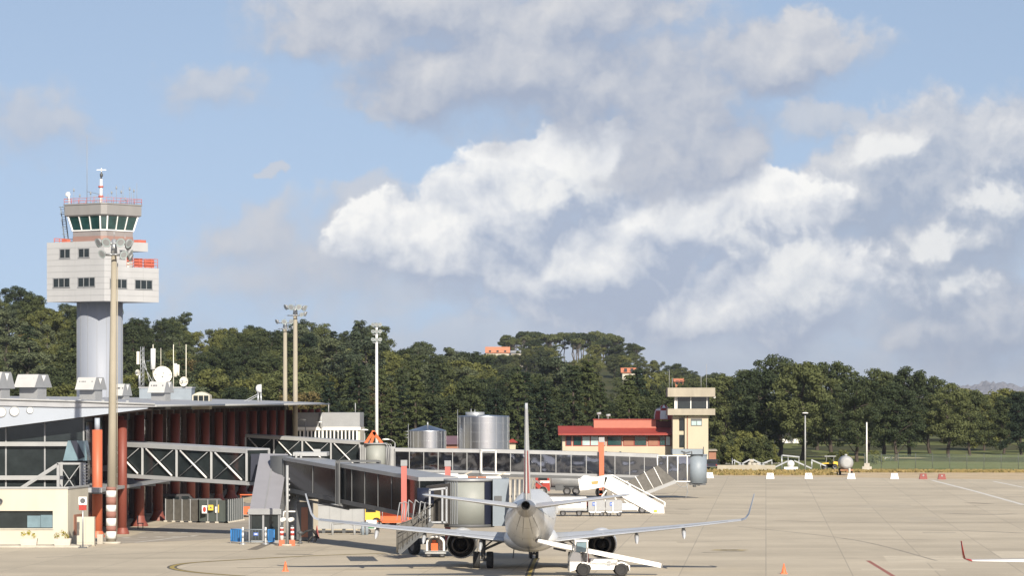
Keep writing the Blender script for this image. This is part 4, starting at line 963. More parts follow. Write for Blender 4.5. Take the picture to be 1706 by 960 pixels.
mast('floodlight_mast', 'left of the two concrete floodlight masts behind the terminal roof tip', 475, 500, 536, .36, .25, M['pole_concrete'], [(-2.6, 0, .36), (-1.6, 0, .4), (-.8, 0, .4), (0, 0, .36), (-.4, -.8, .3)], seed=2)
mast('floodlight_mast', 'right and taller of the two concrete floodlight masts behind the terminal roof tip', 492, 435, 512, .34, .24, M['pole_concrete'], [(-2.6, 0, .36), (-1.9, 0, .4), (-1.2, 0, .4), (-.5, -.1, .4), (.2, -.1, .36), (-.2, -.8, .34), (-.9, -.9, .3), (2.8, .1, .3)], seed=3)
# slim white mast with vertically stacked lamps
Y = 540; x = XP(627.5, Y); t = thing('floodlight_mast', 'slim white floodlight mast with stacked lamps above the orange frame', 'floodlight mast', (x, Y, 0), 'floodlight masts'); zt = ZP(541, Y)
MB().tube((x, Y, 0), (x, Y, zt), .30, .17, 14).build('pole', M['white_paint'], t)
c = MB()
for zz in (zt - .4, zt - 1.5, zt - 2.7): c.beam((x - .6, Y, zz), (x + .6, Y, zz), .08)
c.build('crossarm', M['galv'], t)
for zz in (zt, zt - 1.0, zt - 2.2):
    for s in (-.5, 0, .5):
        c = MB(); lamp_head(c, (x + s, Y - .35, zz), (s * .6, -1, -.4), .32); c.build('lamp', [M['light_grey'], M['glass_pale']], t)

# ------------------------------------------------------------------ silver tanks
def tank(name, lab, pa, pb, ytop, Y, cone):
    x0, x1 = XP(pa, Y), XP(pb, Y); r = (x1 - x0) / 2; cx = (x0 + x1) / 2; zt = ZP(ytop, Y); t = thing(name, lab, 'tank', (cx, Y, 0), 'silver storage tanks')
    c = MB(); c.lathe([(r, 0), (r, zt)], (cx, Y, 0), 56, 0, caps=False); c.build('shell', M['tank_steel'], t)
    c = MB(); c.lathe([(r * 1.012, zt - .05), (r * 1.012, zt + .04), (r * .98, zt + .05), (.12, zt + (.75 if cone else .2))], (cx, Y, 0), 56, caps=False); c.build('roof', M['tank_steel'], t)
    c = MB(); k = 6 if not cone else 3
    for i in range(1, k + 1): z = zt * i / (k + 1) + .3; c.lathe([(r + .002, z - .02), (r + .03, z - .015), (r + .03, z + .015), (r + .002, z + .02)], (cx, Y, 0), 56, caps=False)
    for i in range(18): a = 2 * pi * i / 18; c.box((cx + (r + .01) * cos(a), Y + (r + .01) * sin(a), zt / 2), (.03, .05, zt - .1), a)
    c.build('seam', M['galv'], t)
    c = MB()
    if cone: c.tube((cx, Y, zt + .6), (cx, Y, zt + 1.15), .1)
    else:
        c.lathe([(r * .38, zt), (r * .38, zt + .55), (.05, zt + .6)], (cx - r * .35, Y, 0), 20)
        c.tube((cx - r * .5, Y - 1, zt), (cx - r * .5, Y - 1, zt + 1.0), .05); c.tube((cx - r * .35, Y - 1, zt), (cx - r * .35, Y - 1, zt + .9), .05)
    c.build('roof_vent', M['galv'], t)
    c = MB(); xl = cx - r - .12
    for o in (-.2, .2): c.tube((xl, Y - .6 + o, 0), (xl, Y - .6 + o, zt + .9), .03, n=6)
    for i in range(int(zt / .35)): c.tube((xl, Y - .8, .3 + i * .35), (xl, Y - .4, .3 + i * .35), .02, n=5)
    if cone:
        for z in (zt - .1, zt - .5, zt - .9): c.pipe([(xl, Y - .8, z), (xl - .5, Y - .6, z), (xl, Y - .4, z)], .03, 5)
    c.build('ladder', M['galv'], t)
tank('storage_tank', 'large ribbed silver storage tank behind the long glazed bridge', 764, 848, 694, 480, False)
tank('storage_tank', 'smaller silver tank with a low cone roof, left of the large tank', 682, 743, 718, 482, True)
t = thing('pump_house', 'low dark purple roofed shed between the two silver tanks', 'shed', (XP(754, 500), 500, 0)); MB().bb(XP(735, 500), XP(775, 500), 500, 505, 0, ZP(740, 500)).build('wall', M['brown_panel'], t)
c = MB(); a = XP(732, 500), XP(778, 500); c.extr([(a[0], 499.5, ZP(741, 500)), (a[0], 505.5, ZP(741, 500)), (a[0], 502.5, ZP(727, 500))], (a[1] - a[0], 0, 0)); c.build('roof', mat('roof_purple', (.13, .08, .10), .7), t)
t = thing('gatehouse', 'tiny cream hut with a red hipped roof right of the large silver tank', 'hut', (XP(854, 520), 520, 0)); MB().bb(XP(849, 520), XP(859, 520), 520, 522, 0, ZP(738, 520)).build('wall', M['station_wall'], t)
c = MB(); c.loft([[(XP(844, 520), 519.5, ZP(738, 520)), (XP(863, 520), 519.5, ZP(738, 520)), (XP(863, 520), 522.5, ZP(738, 520)), (XP(844, 520), 522.5, ZP(738, 520))], [(XP(852, 520), 520.8, ZP(732, 520)), (XP(855, 520), 520.8, ZP(732, 520)), (XP(855, 520), 521.2, ZP(732, 520)), (XP(852, 520), 521.2, ZP(732, 520))]], 0, False); c.build('roof', M['roof_red'], t)

# ------------------------------------------------------------------ old tower and fire station
Y = 560.0; T = thing('fire_station', 'low station with a dark red roof, cream walls and a ribbon of windows', 'building', (XP(1030, Y), Y, 0)); X = lambda p: XP(p, Y); Z = lambda p: ZP(p, Y)
MB().bb(X(937), X(1129), Y, Y + 12, 0, Z(744)).bb(X(937), X(1129), Y + .4, Y + 12, Z(744), Z(724)).build('wall', M['station_wall'], T)
c = MB(); c.extr([(X(930), Y - 1.3, Z(725.5)), (X(930), Y - 1.3, Z(723)), (X(930), Y + 4.5, Z(710.5)), (X(930), Y + 10, Z(714)), (X(930), Y + 13, Z(725))], (X(1131) - X(930), 0, 0)); c.build('roof', M['roof_red'], T)
c = MB(); c.bb(X(990), X(1094), Y + 3, Y + 9, Z(716), Z(700.5)); c.build('clerestory', M['wall_salmon'], T); c = MB(); c.bb(X(989), X(1122), Y + 2.9, Y + 9.2, Z(700.3), Z(699)); c.build('clerestory_roof', M['roof_red'], T)
c = MB(); c.bb(X(1094) + .01, X(1121), Y + 3.2, Y + 9, Z(716), Z(702)); c.build('dome_plinth', mat('maroon', (.10, .02, .02), .7), T)
c = MB(); wins = [(943, 952, 'navy'), (955, 969, 'glass_green'), (970, 983, 'glass_pale'), (984, 997, 'glass_pale'), (1000, 1008, 'light_grey'), (1012, 1036, 'glass_green'), (1039, 1056, 'brown_panel'), (1057, 1077, 'glass_green'), (1080, 1097, 'brown_panel'), (1099, 1108, 'glass_green'), (1109, 1117, 'glass_pale'), (1119, 1125, 'glass_pale')]
for a, b, mm in wins:
    f = MB(); f.bb(X(a) - .06, X(b) + .06, Y + .25, Y + .38, Z(744) + .02, Z(727)); fo = f.build('window', M['red_paint' if a < 960 else 'roof_red'], T)
    g = MB(); g.bb(X(a) + .04, X(b) - .04, Y + .2, Y + .24, Z(743) + .05, Z(728)); g.build('pane', M[mm], fo)
for px in (1008, 1032): 
    c = MB(); c.bb(X(px), X(px) + .3, Y - .08, Y - .01, Z(754), Z(752.5)); c.build('wall_lamp', M['dark_grey'], T)
for px, py in ((997.5, 690), (1013, 693)):
    c = MB(); p = W(px, 700, Y + 4); c.tube(p, W(px, py, Y + 4), .06); c.tube(W(px - 3, py, Y + 4), W(px + 4, py - 1, Y + 4), .22, .2, 10); c.build('roof_lamp', M['light_grey'], T)
p = W(1106, 700, Y + 6); t = thing('striped_dome', 'red and white chequered dome on the station roof beside the beige tower', 'dome', p); r = 1.55; c = MB(); zt = ZP(675, Y + 6)
for k in range(8):
    a0, a1 = 2 * pi * k / 8 + .35, 2 * pi * (k + 1) / 8 + .35
    for j, (q0, q1) in enumerate(((0, .62), (.62, .80), (.80, 1.0))):
        pr = [(r * (1 - .30 * q ** 2) * (1 if q < .8 else .55 - (q - .8) * 1.2), (zt - p.z) * q) for q in (q0, (q0 + q1) / 2, q1)]
        c.lathe(pr, p, 4, (k + j) % 2, 'z', True, False, a0, a1)
c.lathe([(r * .8, (zt - p.z) * .79), (.3, (zt - p.z) * .81)], p, 16, 1, caps=False); c.lathe([(.5, (zt - p.z) * .99), (.01, zt - p.z)], p, 16, 0, caps=False); c.build('shell', [M['red_paint'], M['white_paint']], t)
YW = 556.0; X = lambda p: XP(p, YW); Z = lambda p: ZP(p, YW)
T = thing('beige_tower', 'short beige old control tower with two overhanging slabs beside the red roofed station', 'tower', (X(1152), YW, 0))
MB().bb(X(1141), X(1180), YW, YW + 4, 0, Z(693)).bb(X(1121), X(1131), YW + .3, YW + 4, 0, Z(693)).bb(X(1131), X(1141), YW + .6, YW + 4, 0, Z(693)).build('wall', M['station_wall'], T)
MB().bb(X(1112), X(1191), YW - .9, YW + 5.5, Z(692), Z(681.5)).build('balcony_slab', M['tan_concrete'], T); MB().bb(X(1112), X(1191), YW - .9, YW + 5.5, Z(661.5), Z(646.5)).build('roof_slab', M['tan_concrete'], T)
MB().bb(X(1123), X(1182), YW + .3, YW + 4.6, Z(681.6), Z(661)).build('cab_glazing', M['glass_dark'], T); c = MB()
for px in (1124.5, 1128, 1151, 1178): c.bb(X(px) - .07, X(px) + (.3 if px == 1124.5 else .07), YW + .2, YW + .28, Z(681.4), Z(661.6))
c.build('cab_mullion', M['white_paint'], T)
for a, b, q0, q1 in ((1132, 1140, 697, 718), (1132, 1140, 725, 746)): MB().bb(X(a), X(b), YW + .5, YW + .58, Z(q1), Z(q0)).build('slot_window', M['glass_dark'], T)
f = MB().bb(X(1151), X(1169.5), YW - .06, YW + .02, Z(710), Z(698)).build('window', M['dark_grey'], T); c = MB(); c.bb(X(1152), X(1160), YW - .09, YW - .065, Z(709), Z(702)); c.bb(X(1161), X(1168.5), YW - .09, YW - .065, Z(709), Z(702)); c.build('pane', M['glass_pale'], f)
MB().bb(X(1144.5), X(1146), YW - .12, YW - .01, Z(748), Z(693)).build('downpipe', M['brown_panel'], T)
c = MB()
for px, yt in ((1115, 617), (1120, 630), (1177, 607), (1168, 628)): c.tube(W(px, 647, YW + 1), W(px, yt, YW + 1), .04, n=6)
c.build('roof_rod', M['mid_grey'], T); c = MB(); c.tube(W(1190, 664, YW - .5), W(1190, 661, YW - .5), .2); c.build('corner_lamp', M['white_paint'], T)

# ------------------------------------------------------------------ houses far behind
def house(lab, pa, pb, yb, ye, yr, Y, wallm, roofm, nwin=2):
    x0, x1 = XP(pa, Y), XP(pb, Y); zb, ze, zr = ZP(yb, Y), ZP(ye, Y), ZP(yr, Y); t = thing('house', lab, 'house', ((x0 + x1) / 2, Y, zb), 'houses on the far ridge')
    MB().bb(x0, x1, Y, Y + 8, zb - 8, ze).build('wall', wallm, t)
    c = MB(); c.extr([(x0 - .5, Y - .6, ze - .1), (x0 - .5, Y + 4, zr), (x0 - .5, Y + 8.6, ze - .1)], (x1 - x0 + 1, 0, 0)); c.build('roof', roofm, t)
    for i in range(nwin): xx = x0 + (x1 - x0) * (i + .5) / nwin; MB().bb(xx - .5, xx + .5, Y - .06, Y - .01, zb + 1.0, zb + 2.2).build('window', M['glass_dark'], t)
house('orange roofed house alone on the crest of the far ridge', 810, 848, 592, 588, 578, 1690, M['cream_wall'], M['house_orange'], 3)
house('small pale house under the ridge pines, right of the orange one', 852, 872, 592, 588, 584, 1660, M['light_concrete'], M['light_grey'], 1)
house('small red roofed house half hidden below the ridge pines', 897, 912, 591, 587, 582, 1640, M['cream_wall'], M['house_roof'], 1)
house('low red roofed house on the slope left of the beige tower', 1037, 1058, 625, 621, 613, 1240, M['cream_wall'], M['house_roof'], 2)
house('salmon walled house behind the trees just above the beige tower', 1125, 1138, 646, 636, 631, 1180, M['house_orange'], M['house_roof'], 2)
house('tiny pale house just right of the salmon one above the beige tower', 1162, 1172, 645, 640, 636, 1180, M['cream_wall'], M['light_grey'], 1)
t = thing('farm_shed', 'long white shed glimpsed between the lawn pines', 'shed', (XP(1310, 900), 900, 0)); MB().bb(XP(1284, 900), XP(1345, 900), 895, 903, 0, ZP(728, 895)).build('wall', M['white_paint'], t)
c = MB(); c.extr([(XP(1282, 900), 894, ZP(728, 895)), (XP(1282, 900), 899, ZP(722, 899)), (XP(1282, 900), 904, ZP(728, 900))], (XP(1347, 900) - XP(1282, 900), 0, 0)); c.build('roof', M['light_grey'], t)
# ------------------------------------------------------------------ passenger bridges
def frame(A, B):
    A, B = Vector(A), Vector(B); d = (B - A); L_ = d.length; d.normalize(); r = Vector((d.y, -d.x, 0)).normalized(); return A, B, d, L_, r, d.cross(r) * -1
def tunnel_box(mb, A, B, w, z0, z1, m=0, w2=None):
    A, B, d, L_, r, u = frame(A, B); h = w / 2; up = V(0, 0, 1)
    mb.loft([[p - r * h + up * z0, p + r * h + up * z0, p + r * h + up * z1, p - r * h + up * z1] for p in (A, B)], m, False, True)
def truss_bridge(t, A, B, w, h, n, diag=True, side_only=None):
    A, B, d, L_, r, u = frame(A, B); up = V(0, 0, 1)
    c = MB(); tunnel_box(c, A, B, w - .1, -.28, -.02); c.build('floor', M['mid_grey'], t)
    c = MB(); tunnel_box(c, A, B, w + .1, h, h + .14); c.build('roof', M['roof_grey'], t)
    c = MB(); tunnel_box(c, A + d * .05, B - d * .05, w - .25, 0, h - .004); c.build('glazing', M['glass_dark'], t)
    for s in (-1, 1):
        c = MB(); o = r * s * (w / 2)
        c.beam(A + o + up * (h - .08), B + o + up * (h - .08), .20, .30); c.beam(A + o + up * -.1, B + o + up * -.1, .20, .30)
        for i in range(n + 1): p = A.lerp(B, i / n) + o; c.beam(p + up * .05, p + up * (h - .22), .17, .17)
        c.build('truss_frame', M['light_grey'], t)
        c = MB()
        for i in range(n):
            p, q = A.lerp(B, (i + .12) / n) + o * 1.06, A.lerp(B, (i + .88) / n) + o * 1.06; c.tube(p + up * (h - .3), q + up * .12, .075, n=6)
        c.build('brace_rod', M['white_paint'], t)
        c = MB()
        for i in range(n): p, q = A.lerp(B, (i + .1) / n) + o * 1.04, A.lerp(B, (i + .9) / n) + o * 1.04; c.tube(p + up * .12, q + up * (h - .3), .035, n=5)
        c.build('tie_rod', M['mid_grey'], t)
# --- fixed bridge 1
t = thing('fixed_bridge', 'nearer dark glazed truss walkway running from the terminal to the grey covered stair', 'walkway', (-27, 286, 0))
truss_bridge(t, (-31.2, 289.3, 4.72), (-19.6, 280.2, 4.25), 2.6, 2.42, 4)
p = W(363.5, 796, 283.2); c = MB(); c.lathe([(.01, -.12), (.34, -.12), (.34, -.06)], p, 24, 0, 'y', False, True); sg = c.build('height_limit_sign', M['white_paint'], t)
c = MB(); c.lathe([(.26, -.125), (.36, -.125)], p, 24, 0, 'y', False, False); c.build('red_ring', M['red_paint'], sg); c = MB(); c.box((p.x - .02, p.y - .13, p.z), (.30, .01, .12)); c.box((p.x + .06, p.y - .131, p.z + .08), (.08, .01, .08)); c.build('symbol', M['dark_grey'], sg)
# --- fixed bridge 2
t = thing('fixed_bridge', 'farther glazed truss walkway leading from the terminal to the drum under the orange frame', 'walkway', (-22, 394, 0))
truss_bridge(t, (-28.6, 398, 3.95), (-15.9, 392.6, 3.25), 2.6, 2.75, 4)
for x, y in ((-20, 395),):
    c = MB(); c.tube((x, y, 0), (x, y, 3.4), .3, n=14); c.build('support_leg', M['light_grey'], t)
# --- covered stair (grey sloping chute)
t = thing('covered_stair', 'grey sloping covered stair with a glazed booth at its foot, ending at the blue barriers', 'stair', (-17.5, 272, 0))
Yf, Yb = 268.2, 277.5
a, b = W(416, 848, Yf), W(466, 848, Yf); c_, d = W(480, 757, Yb), W(433, 756, Yb)
c = MB(); c.add([a, b, c_, d, a - V(0, 0, .25), b - V(0, 0, .25), c_ - V(0, 0, .25), d - V(0, 0, .25)], [(0, 1, 2, 3), (7, 6, 5, 4), (0, 4, 5, 1), (1, 5, 6, 2), (2, 6, 7, 3), (3, 7, 4, 0)]); c.build('sloping_roof', M['chute_grey'], t)
c = MB()
for q in (.5,): c.beam(a.lerp(b, q) + V(0, -.02, .02), d.lerp(c_, q) + V(0, -.02, .02), .07, .05)
c.build('roof_seam', M['mid_grey'], t)
c = MB(); bf, cf = V(b.x, b.y, 0), V(c_.x, c_.y, 3.9)
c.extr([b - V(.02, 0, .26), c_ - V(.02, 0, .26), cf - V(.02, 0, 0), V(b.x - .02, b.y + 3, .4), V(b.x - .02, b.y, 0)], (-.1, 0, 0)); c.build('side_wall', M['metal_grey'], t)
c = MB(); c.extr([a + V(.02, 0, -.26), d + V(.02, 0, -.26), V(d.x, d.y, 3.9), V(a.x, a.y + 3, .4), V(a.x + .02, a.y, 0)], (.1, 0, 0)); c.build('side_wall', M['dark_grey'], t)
c = MB(); c.bb(a.x + .12, b.x - .12, Yf + .1, Yf + .14, .12, a.z - .3); c.build('booth_glazing', M['glass_dark'], t)
c = MB(); zt = a.z - .02
for x in (a.x, a.x + (b.x - a.x) * .45, b.x): c.bb(x - .07, x + .07, Yf, Yf + .12, 0, zt - .24)
c.bb(a.x - .12, b.x + .12, Yf - .12, Yf + .0, zt - .42, zt - .02); c.bb(a.x, b.x, Yf + .01, Yf + .13, 0, .16); c.build('booth_frame', M['mid_grey'], t)
c = MB()
for i in range(16): q = i / 16; c.bb(a.x + .3, b.x - .3, Yf + 1.2 + 7.6 * q, Yf + 1.7 + 7.6 * q, 4.1 * q, 4.1 * q + .24)
c.build('steps', M['mid_grey'], t)
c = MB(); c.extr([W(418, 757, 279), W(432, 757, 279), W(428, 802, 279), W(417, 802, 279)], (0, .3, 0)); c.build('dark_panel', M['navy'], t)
# --- jet bridge 1: rotunda, two telescoping tunnels, cab
t = thing('jet_bridge', 'nearer jet bridge, dark glazed telescoping tunnel docked at the white airliner', 'jet bridge', (-16.4, 275, 0))
RA = V(-16.6, 275.4, 3.72); EB = V(-4.6, 244.0, 2.45); dd = (EB - RA)
c = MB(); c.tube((RA.x, RA.y, 0), (RA.x, RA.y, 3.3), .5, .5, 18); c.tube((RA.x, RA.y, 0), (RA.x, RA.y, .2), .9, .9, 18); c.build('rotunda_column', M['mid_grey'], t)
c = MB(); c.lathe([(1.75, 3.3), (1.75, 6.32)], (RA.x, RA.y, 0), 28); c.build('rotunda', M['dark_grey'], t)
c = MB(); c.bb(XP(490, 274), XP(546, 274), 272.6, 276.5, 6.33, 6.62); c.box((XP(530, 274), 272.8, 6.74), (.5, .3, .22)); c.build('rotunda_roof', M['light_grey'], t)
c = MB(); Yh = 272.4; c.extr([W(493, 770, Yh), W(513, 770, Yh), W(509, 780, Yh), W(507, 808, Yh), W(494, 808, Yh)], (0, .5, 0)); c.bb(XP(492, Yh), XP(495, Yh), Yh, Yh + .3, ZP(770, Yh), ZP(757, Yh)); c.bb(XP(500, Yh), XP(503, Yh), Yh, Yh + .3, ZP(770, Yh), ZP(757, Yh)); c.build('junction_box', M['light_grey'], t)
def tun(a, b, w, h, m_side, nb, nm):
    A, B = RA + dd * a, RA + dd * b; up = V(0, 0, 1); _, _, d_, L_, r, _ = frame(A, B)
    c = MB(); tunnel_box(c, A, B, w - .10, .30, h - .26); g = c.build('tunnel_glazing', m_side, t)
    c = MB(); tunnel_box(c, A, B, w + .06, h - .26, h); c.build('tunnel_roof', M['metal_grey'], t)
    c = MB(); tunnel_box(c, A, B, w, 0, .30); c.build('tunnel_floor', M['dark_grey'], t)
    for i in range(nb + 1):
        p = A.lerp(B, i / nb)
        for s in (-1, 1): q = p + r * s * (w / 2 - .045); c = MB(); c.beam(q + up * .3, q + up * (h - .27), .07, .09); c.build(nm, M['dark_grey'], t)
tun(.045, .47, 2.5, 2.6, M['tunnel_glass'], 2, 'mullion'); tun(.455, .97, 2.80, 2.85, M['tunnel_glass'], 6, 'mullion')
c = MB(); A = RA + dd * .452
for k in range(3):
    P_ = RA + dd * (.452 + .011 * k); _, _, d_, _, r, _ = frame(RA, EB)
    q = [P_ - r * 1.55 + V(0, 0, -.05), P_ + r * 1.55 + V(0, 0, -.05), P_ + r * 1.55 + V(0, 0, 3.02), P_ - r * 1.55 + V(0, 0, 3.02)]
    for i in range(4): c.beam(q[i], q[(i + 1) % 4], .12, .12)
c.build('portal_frame', M['dark_grey'], t)
c = MB(); _, _, d_, _, r, _ = frame(RA, EB)
for s in (-1, 1): c.beam(RA + dd * .08 + r * s * .8 + V(0, 0, -.42), RA + dd * .47 + r * s * .8 + V(0, 0, -.40), .12, .16)
for q in (.12, .28, .45): c.beam(RA + dd * q + r * -1 + V(0, 0, -.25), RA + dd * q + r * 1 + V(0, 0, -.25), .25, .4)
c.build('cable_tray', M['dark_grey'], t)
# lift columns and drive bogie
BG = RA + dd * .80
_, _, _, _, rr_, _ = frame(RA, EB); CB = RA + dd * .895
for s, top in ((1, 767), (-1, 768)):
    x, Yl = CB.x + rr_.x * 1.58 * s, CB.y + rr_.y * 1.58 * s; c = MB(); c.bb(x - .19, x + .19, Yl - .19, Yl + .19, .7, ZP(top, Yl) - .4); lc = c.build('lift_column', M['post_pink'], t); c = MB(); c.bb(x - .22, x + .22, Yl - .22, Yl + .22, ZP(top, Yl) - .4, ZP(top, Yl)); c.build('cap', M['mid_grey'], lc)
c = MB(); xa, xb = XP(684, 248), XP(742, 252); c.beam((xa - .2, 247.8, .85), (xb + .2, 251.4, .85), .55, .4); c.build('bogie_frame', M['dark_grey'], t)
for px, Yl in ((690, 247.2), (735, 250.6)):
    c = MB(); c.wheel((XP(px, Yl), Yl, .58), .58, .45, (.85, .5, 0)); c.build('wheel', [M['black_rubber'], M['hub_grey']], t)
# cab: ribbed dark corner, curved pale drum, blue-grey face and pleated canopy
CC = V(-2.85, 242.6, 0); z0, z1 = 2.25, 5.12
c = MB(); c.lathe([(1.62, z0), (1.62, z1)], CC, 40); c.build('cab_drum', M['drum_grey'], t)
c = MB(); c.lathe([(1.72, z1), (1.72, z1 + .16)], CC, 40); c.build('cab_roof', M['metal_grey'], t)
c = MB(); c.lathe([(1.68, z0 - .2), (1.68, z0)], CC, 40); c.build('cab_floor', M['dark_grey'], t)
c = MB()
for i in range(8): a = radians(196 + i * 6.5); c.box((CC.x + 1.66 * cos(a), CC.y + 1.66 * sin(a), (z0 + z1) / 2), (.05, .07, z1 - z0 - .05), a)
c.build('drum_rib', M['galv'], t)
c = MB(); c.lathe([(1.66, z0 + .02), (1.66, z1 - .02)], CC, 12, 0, 'z', True, False, radians(-52), radians(-28)); c.build('rubber_seal', M['navy'], t)
c = MB(); x0, x1 = XP(821, 241.3), XP(848, 241.3); c.bb(x0, x1, 241.3, 244, z0 - .1, z1 + .15); c.build('cab_front', M['sky_blue_paint'], t)
c = MB(); c.bb(XP(824, 241.2), XP(836, 241.2), 241.2, 241.3, ZP(838, 241.2), ZP(827, 241.2)); c.build('cab_window', M['dark_grey'], t)
c = MB()                                    # pleated canopy against the fuselage
for k in range(9):
    x = XP(849, 240.5) + .15 * k; rr = 1.15 + .04 * (k % 2)
    c.loft([[(xx, 239.6 + 1.9 + rr * 1.5 * -cos(a) * .8, z0 + 1.25 + (1.75 if 0 < a < pi else 1.35) * sin(a) * (1 if a < pi else 1)) for a in [pi * (i / 12) for i in range(13)]] + [(xx, 243.1, z0 - .1), (xx, 239.9, z0 - .1)] for xx in (x, x + (.075 if k % 2 == 0 else .15))], k % 2, False, True)
c.build('pleated_canopy', [M['tan_ribs'], M['dark_grey']], t)
c = MB(); c.lathe([(1.42, 0), (1.50, .9)], (XP(848, 241), 241.5, z0 + 1.55), 16, 0, 'x', True, False, pi * 1.05, pi * 1.95); c.build('canopy_hood', M['dark_grey'], t)
# dark bellows and white guard frame left of the drum
c = MB(); B0 = V(XP(700, 244.5), 245.2, 0); 
c.loft([[(CC.x - 1.3 - 1.6 * q, CC.y + .1 + 1.3 * q - (1.35 if i in (0, 3) else -1.2), z0 + (0 if i < 2 else 2.75 - .25 * q)) for i in range(4)] for q in (0, .33, .66, 1)], 0, False, True); c.build('bellows', M['bellows_dark'], t)
c = MB(); Yg = 240.6
for a, b in (((716, 817), (716, 872)), ((737, 817), (737, 872)), ((744, 812), (744, 872)), ((715, 817), (744, 814)), ((716, 871), (744, 871))): c.beam(W(*a, Yg), W(*b, Yg), .12, .12)
c.build('guard_frame', M['galv'], t)
c = MB(); c.lathe([(.62, -.55), (.62, .55)], W(709, 829, 242.3), 16, 0, 'x', True, True); c.build('roller_hood', M['navy'], t)
c = MB()
for px in (664, 671, 679, 690, 699, 706):
    c.pipe([W(px - 3, 868, 241), W(px + 2, 832 + abs(px - 685) * .3, 241.3), W(px + 10, 840, 241.5), W(px + 9, 868, 241)], .035, 5)
c.build('hose', M['mid_grey'], t)
# service stair of the cab
c = MB(); Ya = 240.2
c.beam(W(664, 922, Ya), W(720, 872, Ya), .10, .34); c.beam(W(664, 922, Ya + 1), W(720, 872, Ya + 1), .10, .34)
for i in range(12): q = W(664, 922, Ya + .5).lerp(W(720, 872, Ya + .5), (i + .5) / 12); c.box(q, (.26, .95, .05))
sst = c.build('service_stair', M['dark_grey'], t)
c = MB()
for y in (Ya - .1, Ya + 1.1):
    c.tube(W(661, 872, y), W(661, 922, y), .04, n=6); c.pipe([W(661, 876, y), W(690, 865, y), W(720, 840, y)], .04, 6); c.pipe([W(661, 897, y), W(720, 858, y)], .03, 6)
    for k in range(7): q = k / 7; c.tube(W(663 + 57 * q, 921 - 49 * q, y), W(661 + 59 * q, 874 - 34 * q, y), .022, n=5)
    for k in range(9): c.tube(W(662 + 5 * k, 880, y), W(662 + 5 * k, 920 - 4 * k, y), .012, n=4)
c.build('handrail', M['mesh_grey'], sst)
c = MB(); c.poly([W(662, 878, Ya + 1.12), W(662, 922, Ya + 1.12), W(722, 868, Ya + 1.12), W(722, 845, Ya + 1.12)]); c.build('mesh_panel', M['mesh_grey'], sst)
# --- jet bridge 2: long glazed tunnel farther away
t = thing('jet_bridge', 'farther jet bridge, long straight mirror glazed tunnel across the middle of the apron', 'jet bridge', (-14.3, 392, 0)); Y2 = 391.0
def x2(p): return XP(p, Y2 - 1.4)
def z2(p): return ZP(p, Y2 - 1.4)
xd = XP(626, Y2)
c = MB(); c.tube((xd, Y2, 0), (xd, Y2, z2(788)), .6, .6, 18); c.build('rotunda_column', M['light_grey'], t)
c = MB(); c.lathe([(1.08, z2(788)), (1.08, z2(741))], (XP(626, Y2 - 1), Y2 - 1, 0), 32); c.lathe([(1.25, z2(741)), (1.25, z2(738.5))], (XP(626, Y2 - 1), Y2 - 1, 0), 32, 1); c.build('rotunda_drum', [M['drum_grey'], M['mid_grey']], t)
c = MB()
for px in (600, 603.5, 607): c.bb(x2(px), x2(px + 2.2), Y2 - 1.2, Y2 + 1, z2(785), z2(742))
c.build('drum_flap', M['light_grey'], t)
c = MB()
for px in (642, 645.5, 649): c.pipe([W(px, 740, Y2 - 1.6), W(px + 3, 742, Y2 - 1.6), W(px + .5, 782, Y2 - 1.6)], .05, 6)
c.build('curtain_rail', M['mid_grey'], t)
c = MB(); c.bb(x2(642), x2(658), Y2 - 1.0, Y2 + 1, z2(785), z2(745)); c.build('drum_collar', M['light_grey'], t)
c = MB(); Yz = Y2 - 1
for a, b in (((622, 720), (608.5, 740)), ((622, 720), (637, 740)), ((625, 720), (618, 740))): c.beam(W(*a, Yz), W(*b, Yz), .26, .30)
c.beam(W(622, 720, Yz), W(622, 720, Yz + 1.6), .3); c.beam(W(622, 720, Yz + 1.6), W(608.5, 740, Yz + 2), .26); c.beam(W(622, 720, Yz + 1.6), W(637, 740, Yz + 2), .26); c.build('orange_frame', M['orange_paint'], t)
def tun2(pa, pb, ta, tb, ba, bb_, w, n, nm):
    yf = Y2 - w / 2; up = V(0, 0, 1)
    A0, B0, A1, B1 = W(pa, ba, yf), W(pb, bb_, yf), W(pa, ta, yf), W(pb, tb, yf)
    def slab(f0, f1, o, m, name):
        c = MB(); q = [A0.lerp(A1, f0), B0.lerp(B1, f0), B0.lerp(B1, f1), A0.lerp(A1, f1)]; c.add([p + V(0, -o, 0) for p in q] + [p + V(0, w + o, 0) for p in q], [(0, 1, 2, 3), (7, 6, 5, 4), (0, 4, 5, 1), (1, 5, 6, 2), (2, 6, 7, 3), (3, 7, 4, 0)]); return c.build(name, m, t)
    slab(.155, .855, 0, M['glass_film'], 'glazing'); slab(.86, 1.0, .06, M['metal_grey'], 'tunnel_roof'); slab(.05, .15, .04, M['mid_grey'], 'sill_beam'); slab(-.06, .045, .10, M['dark_grey'], 'floor_beam')
    for i in range(n + 1):
        c = MB(); q = i / n; c.beam(A0.lerp(B0, q).lerp(A1.lerp(B1, q), .15) + V(0, -.02, 0), A0.lerp(B0, q).lerp(A1.lerp(B1, q), .86) + V(0, -.02, 0), .07, .06); c.build(nm, M['light_grey'], t)
tun2(658, 802, 747, 749, 789, 791, 2.5, 6, 'mullion'); tun2(800, 1002, 748.5, 754, 791.5, 797, 2.9, 8, 'mullion'); tun2(1000, 1098, 753.5, 757.5, 797, 800, 3.1, 4, 'mullion')
c = MB(); yq = Y2 - 1.55
for px in (802, 826): c.beam(W(px, 751, yq), W(px, 790, yq), .16, .12)
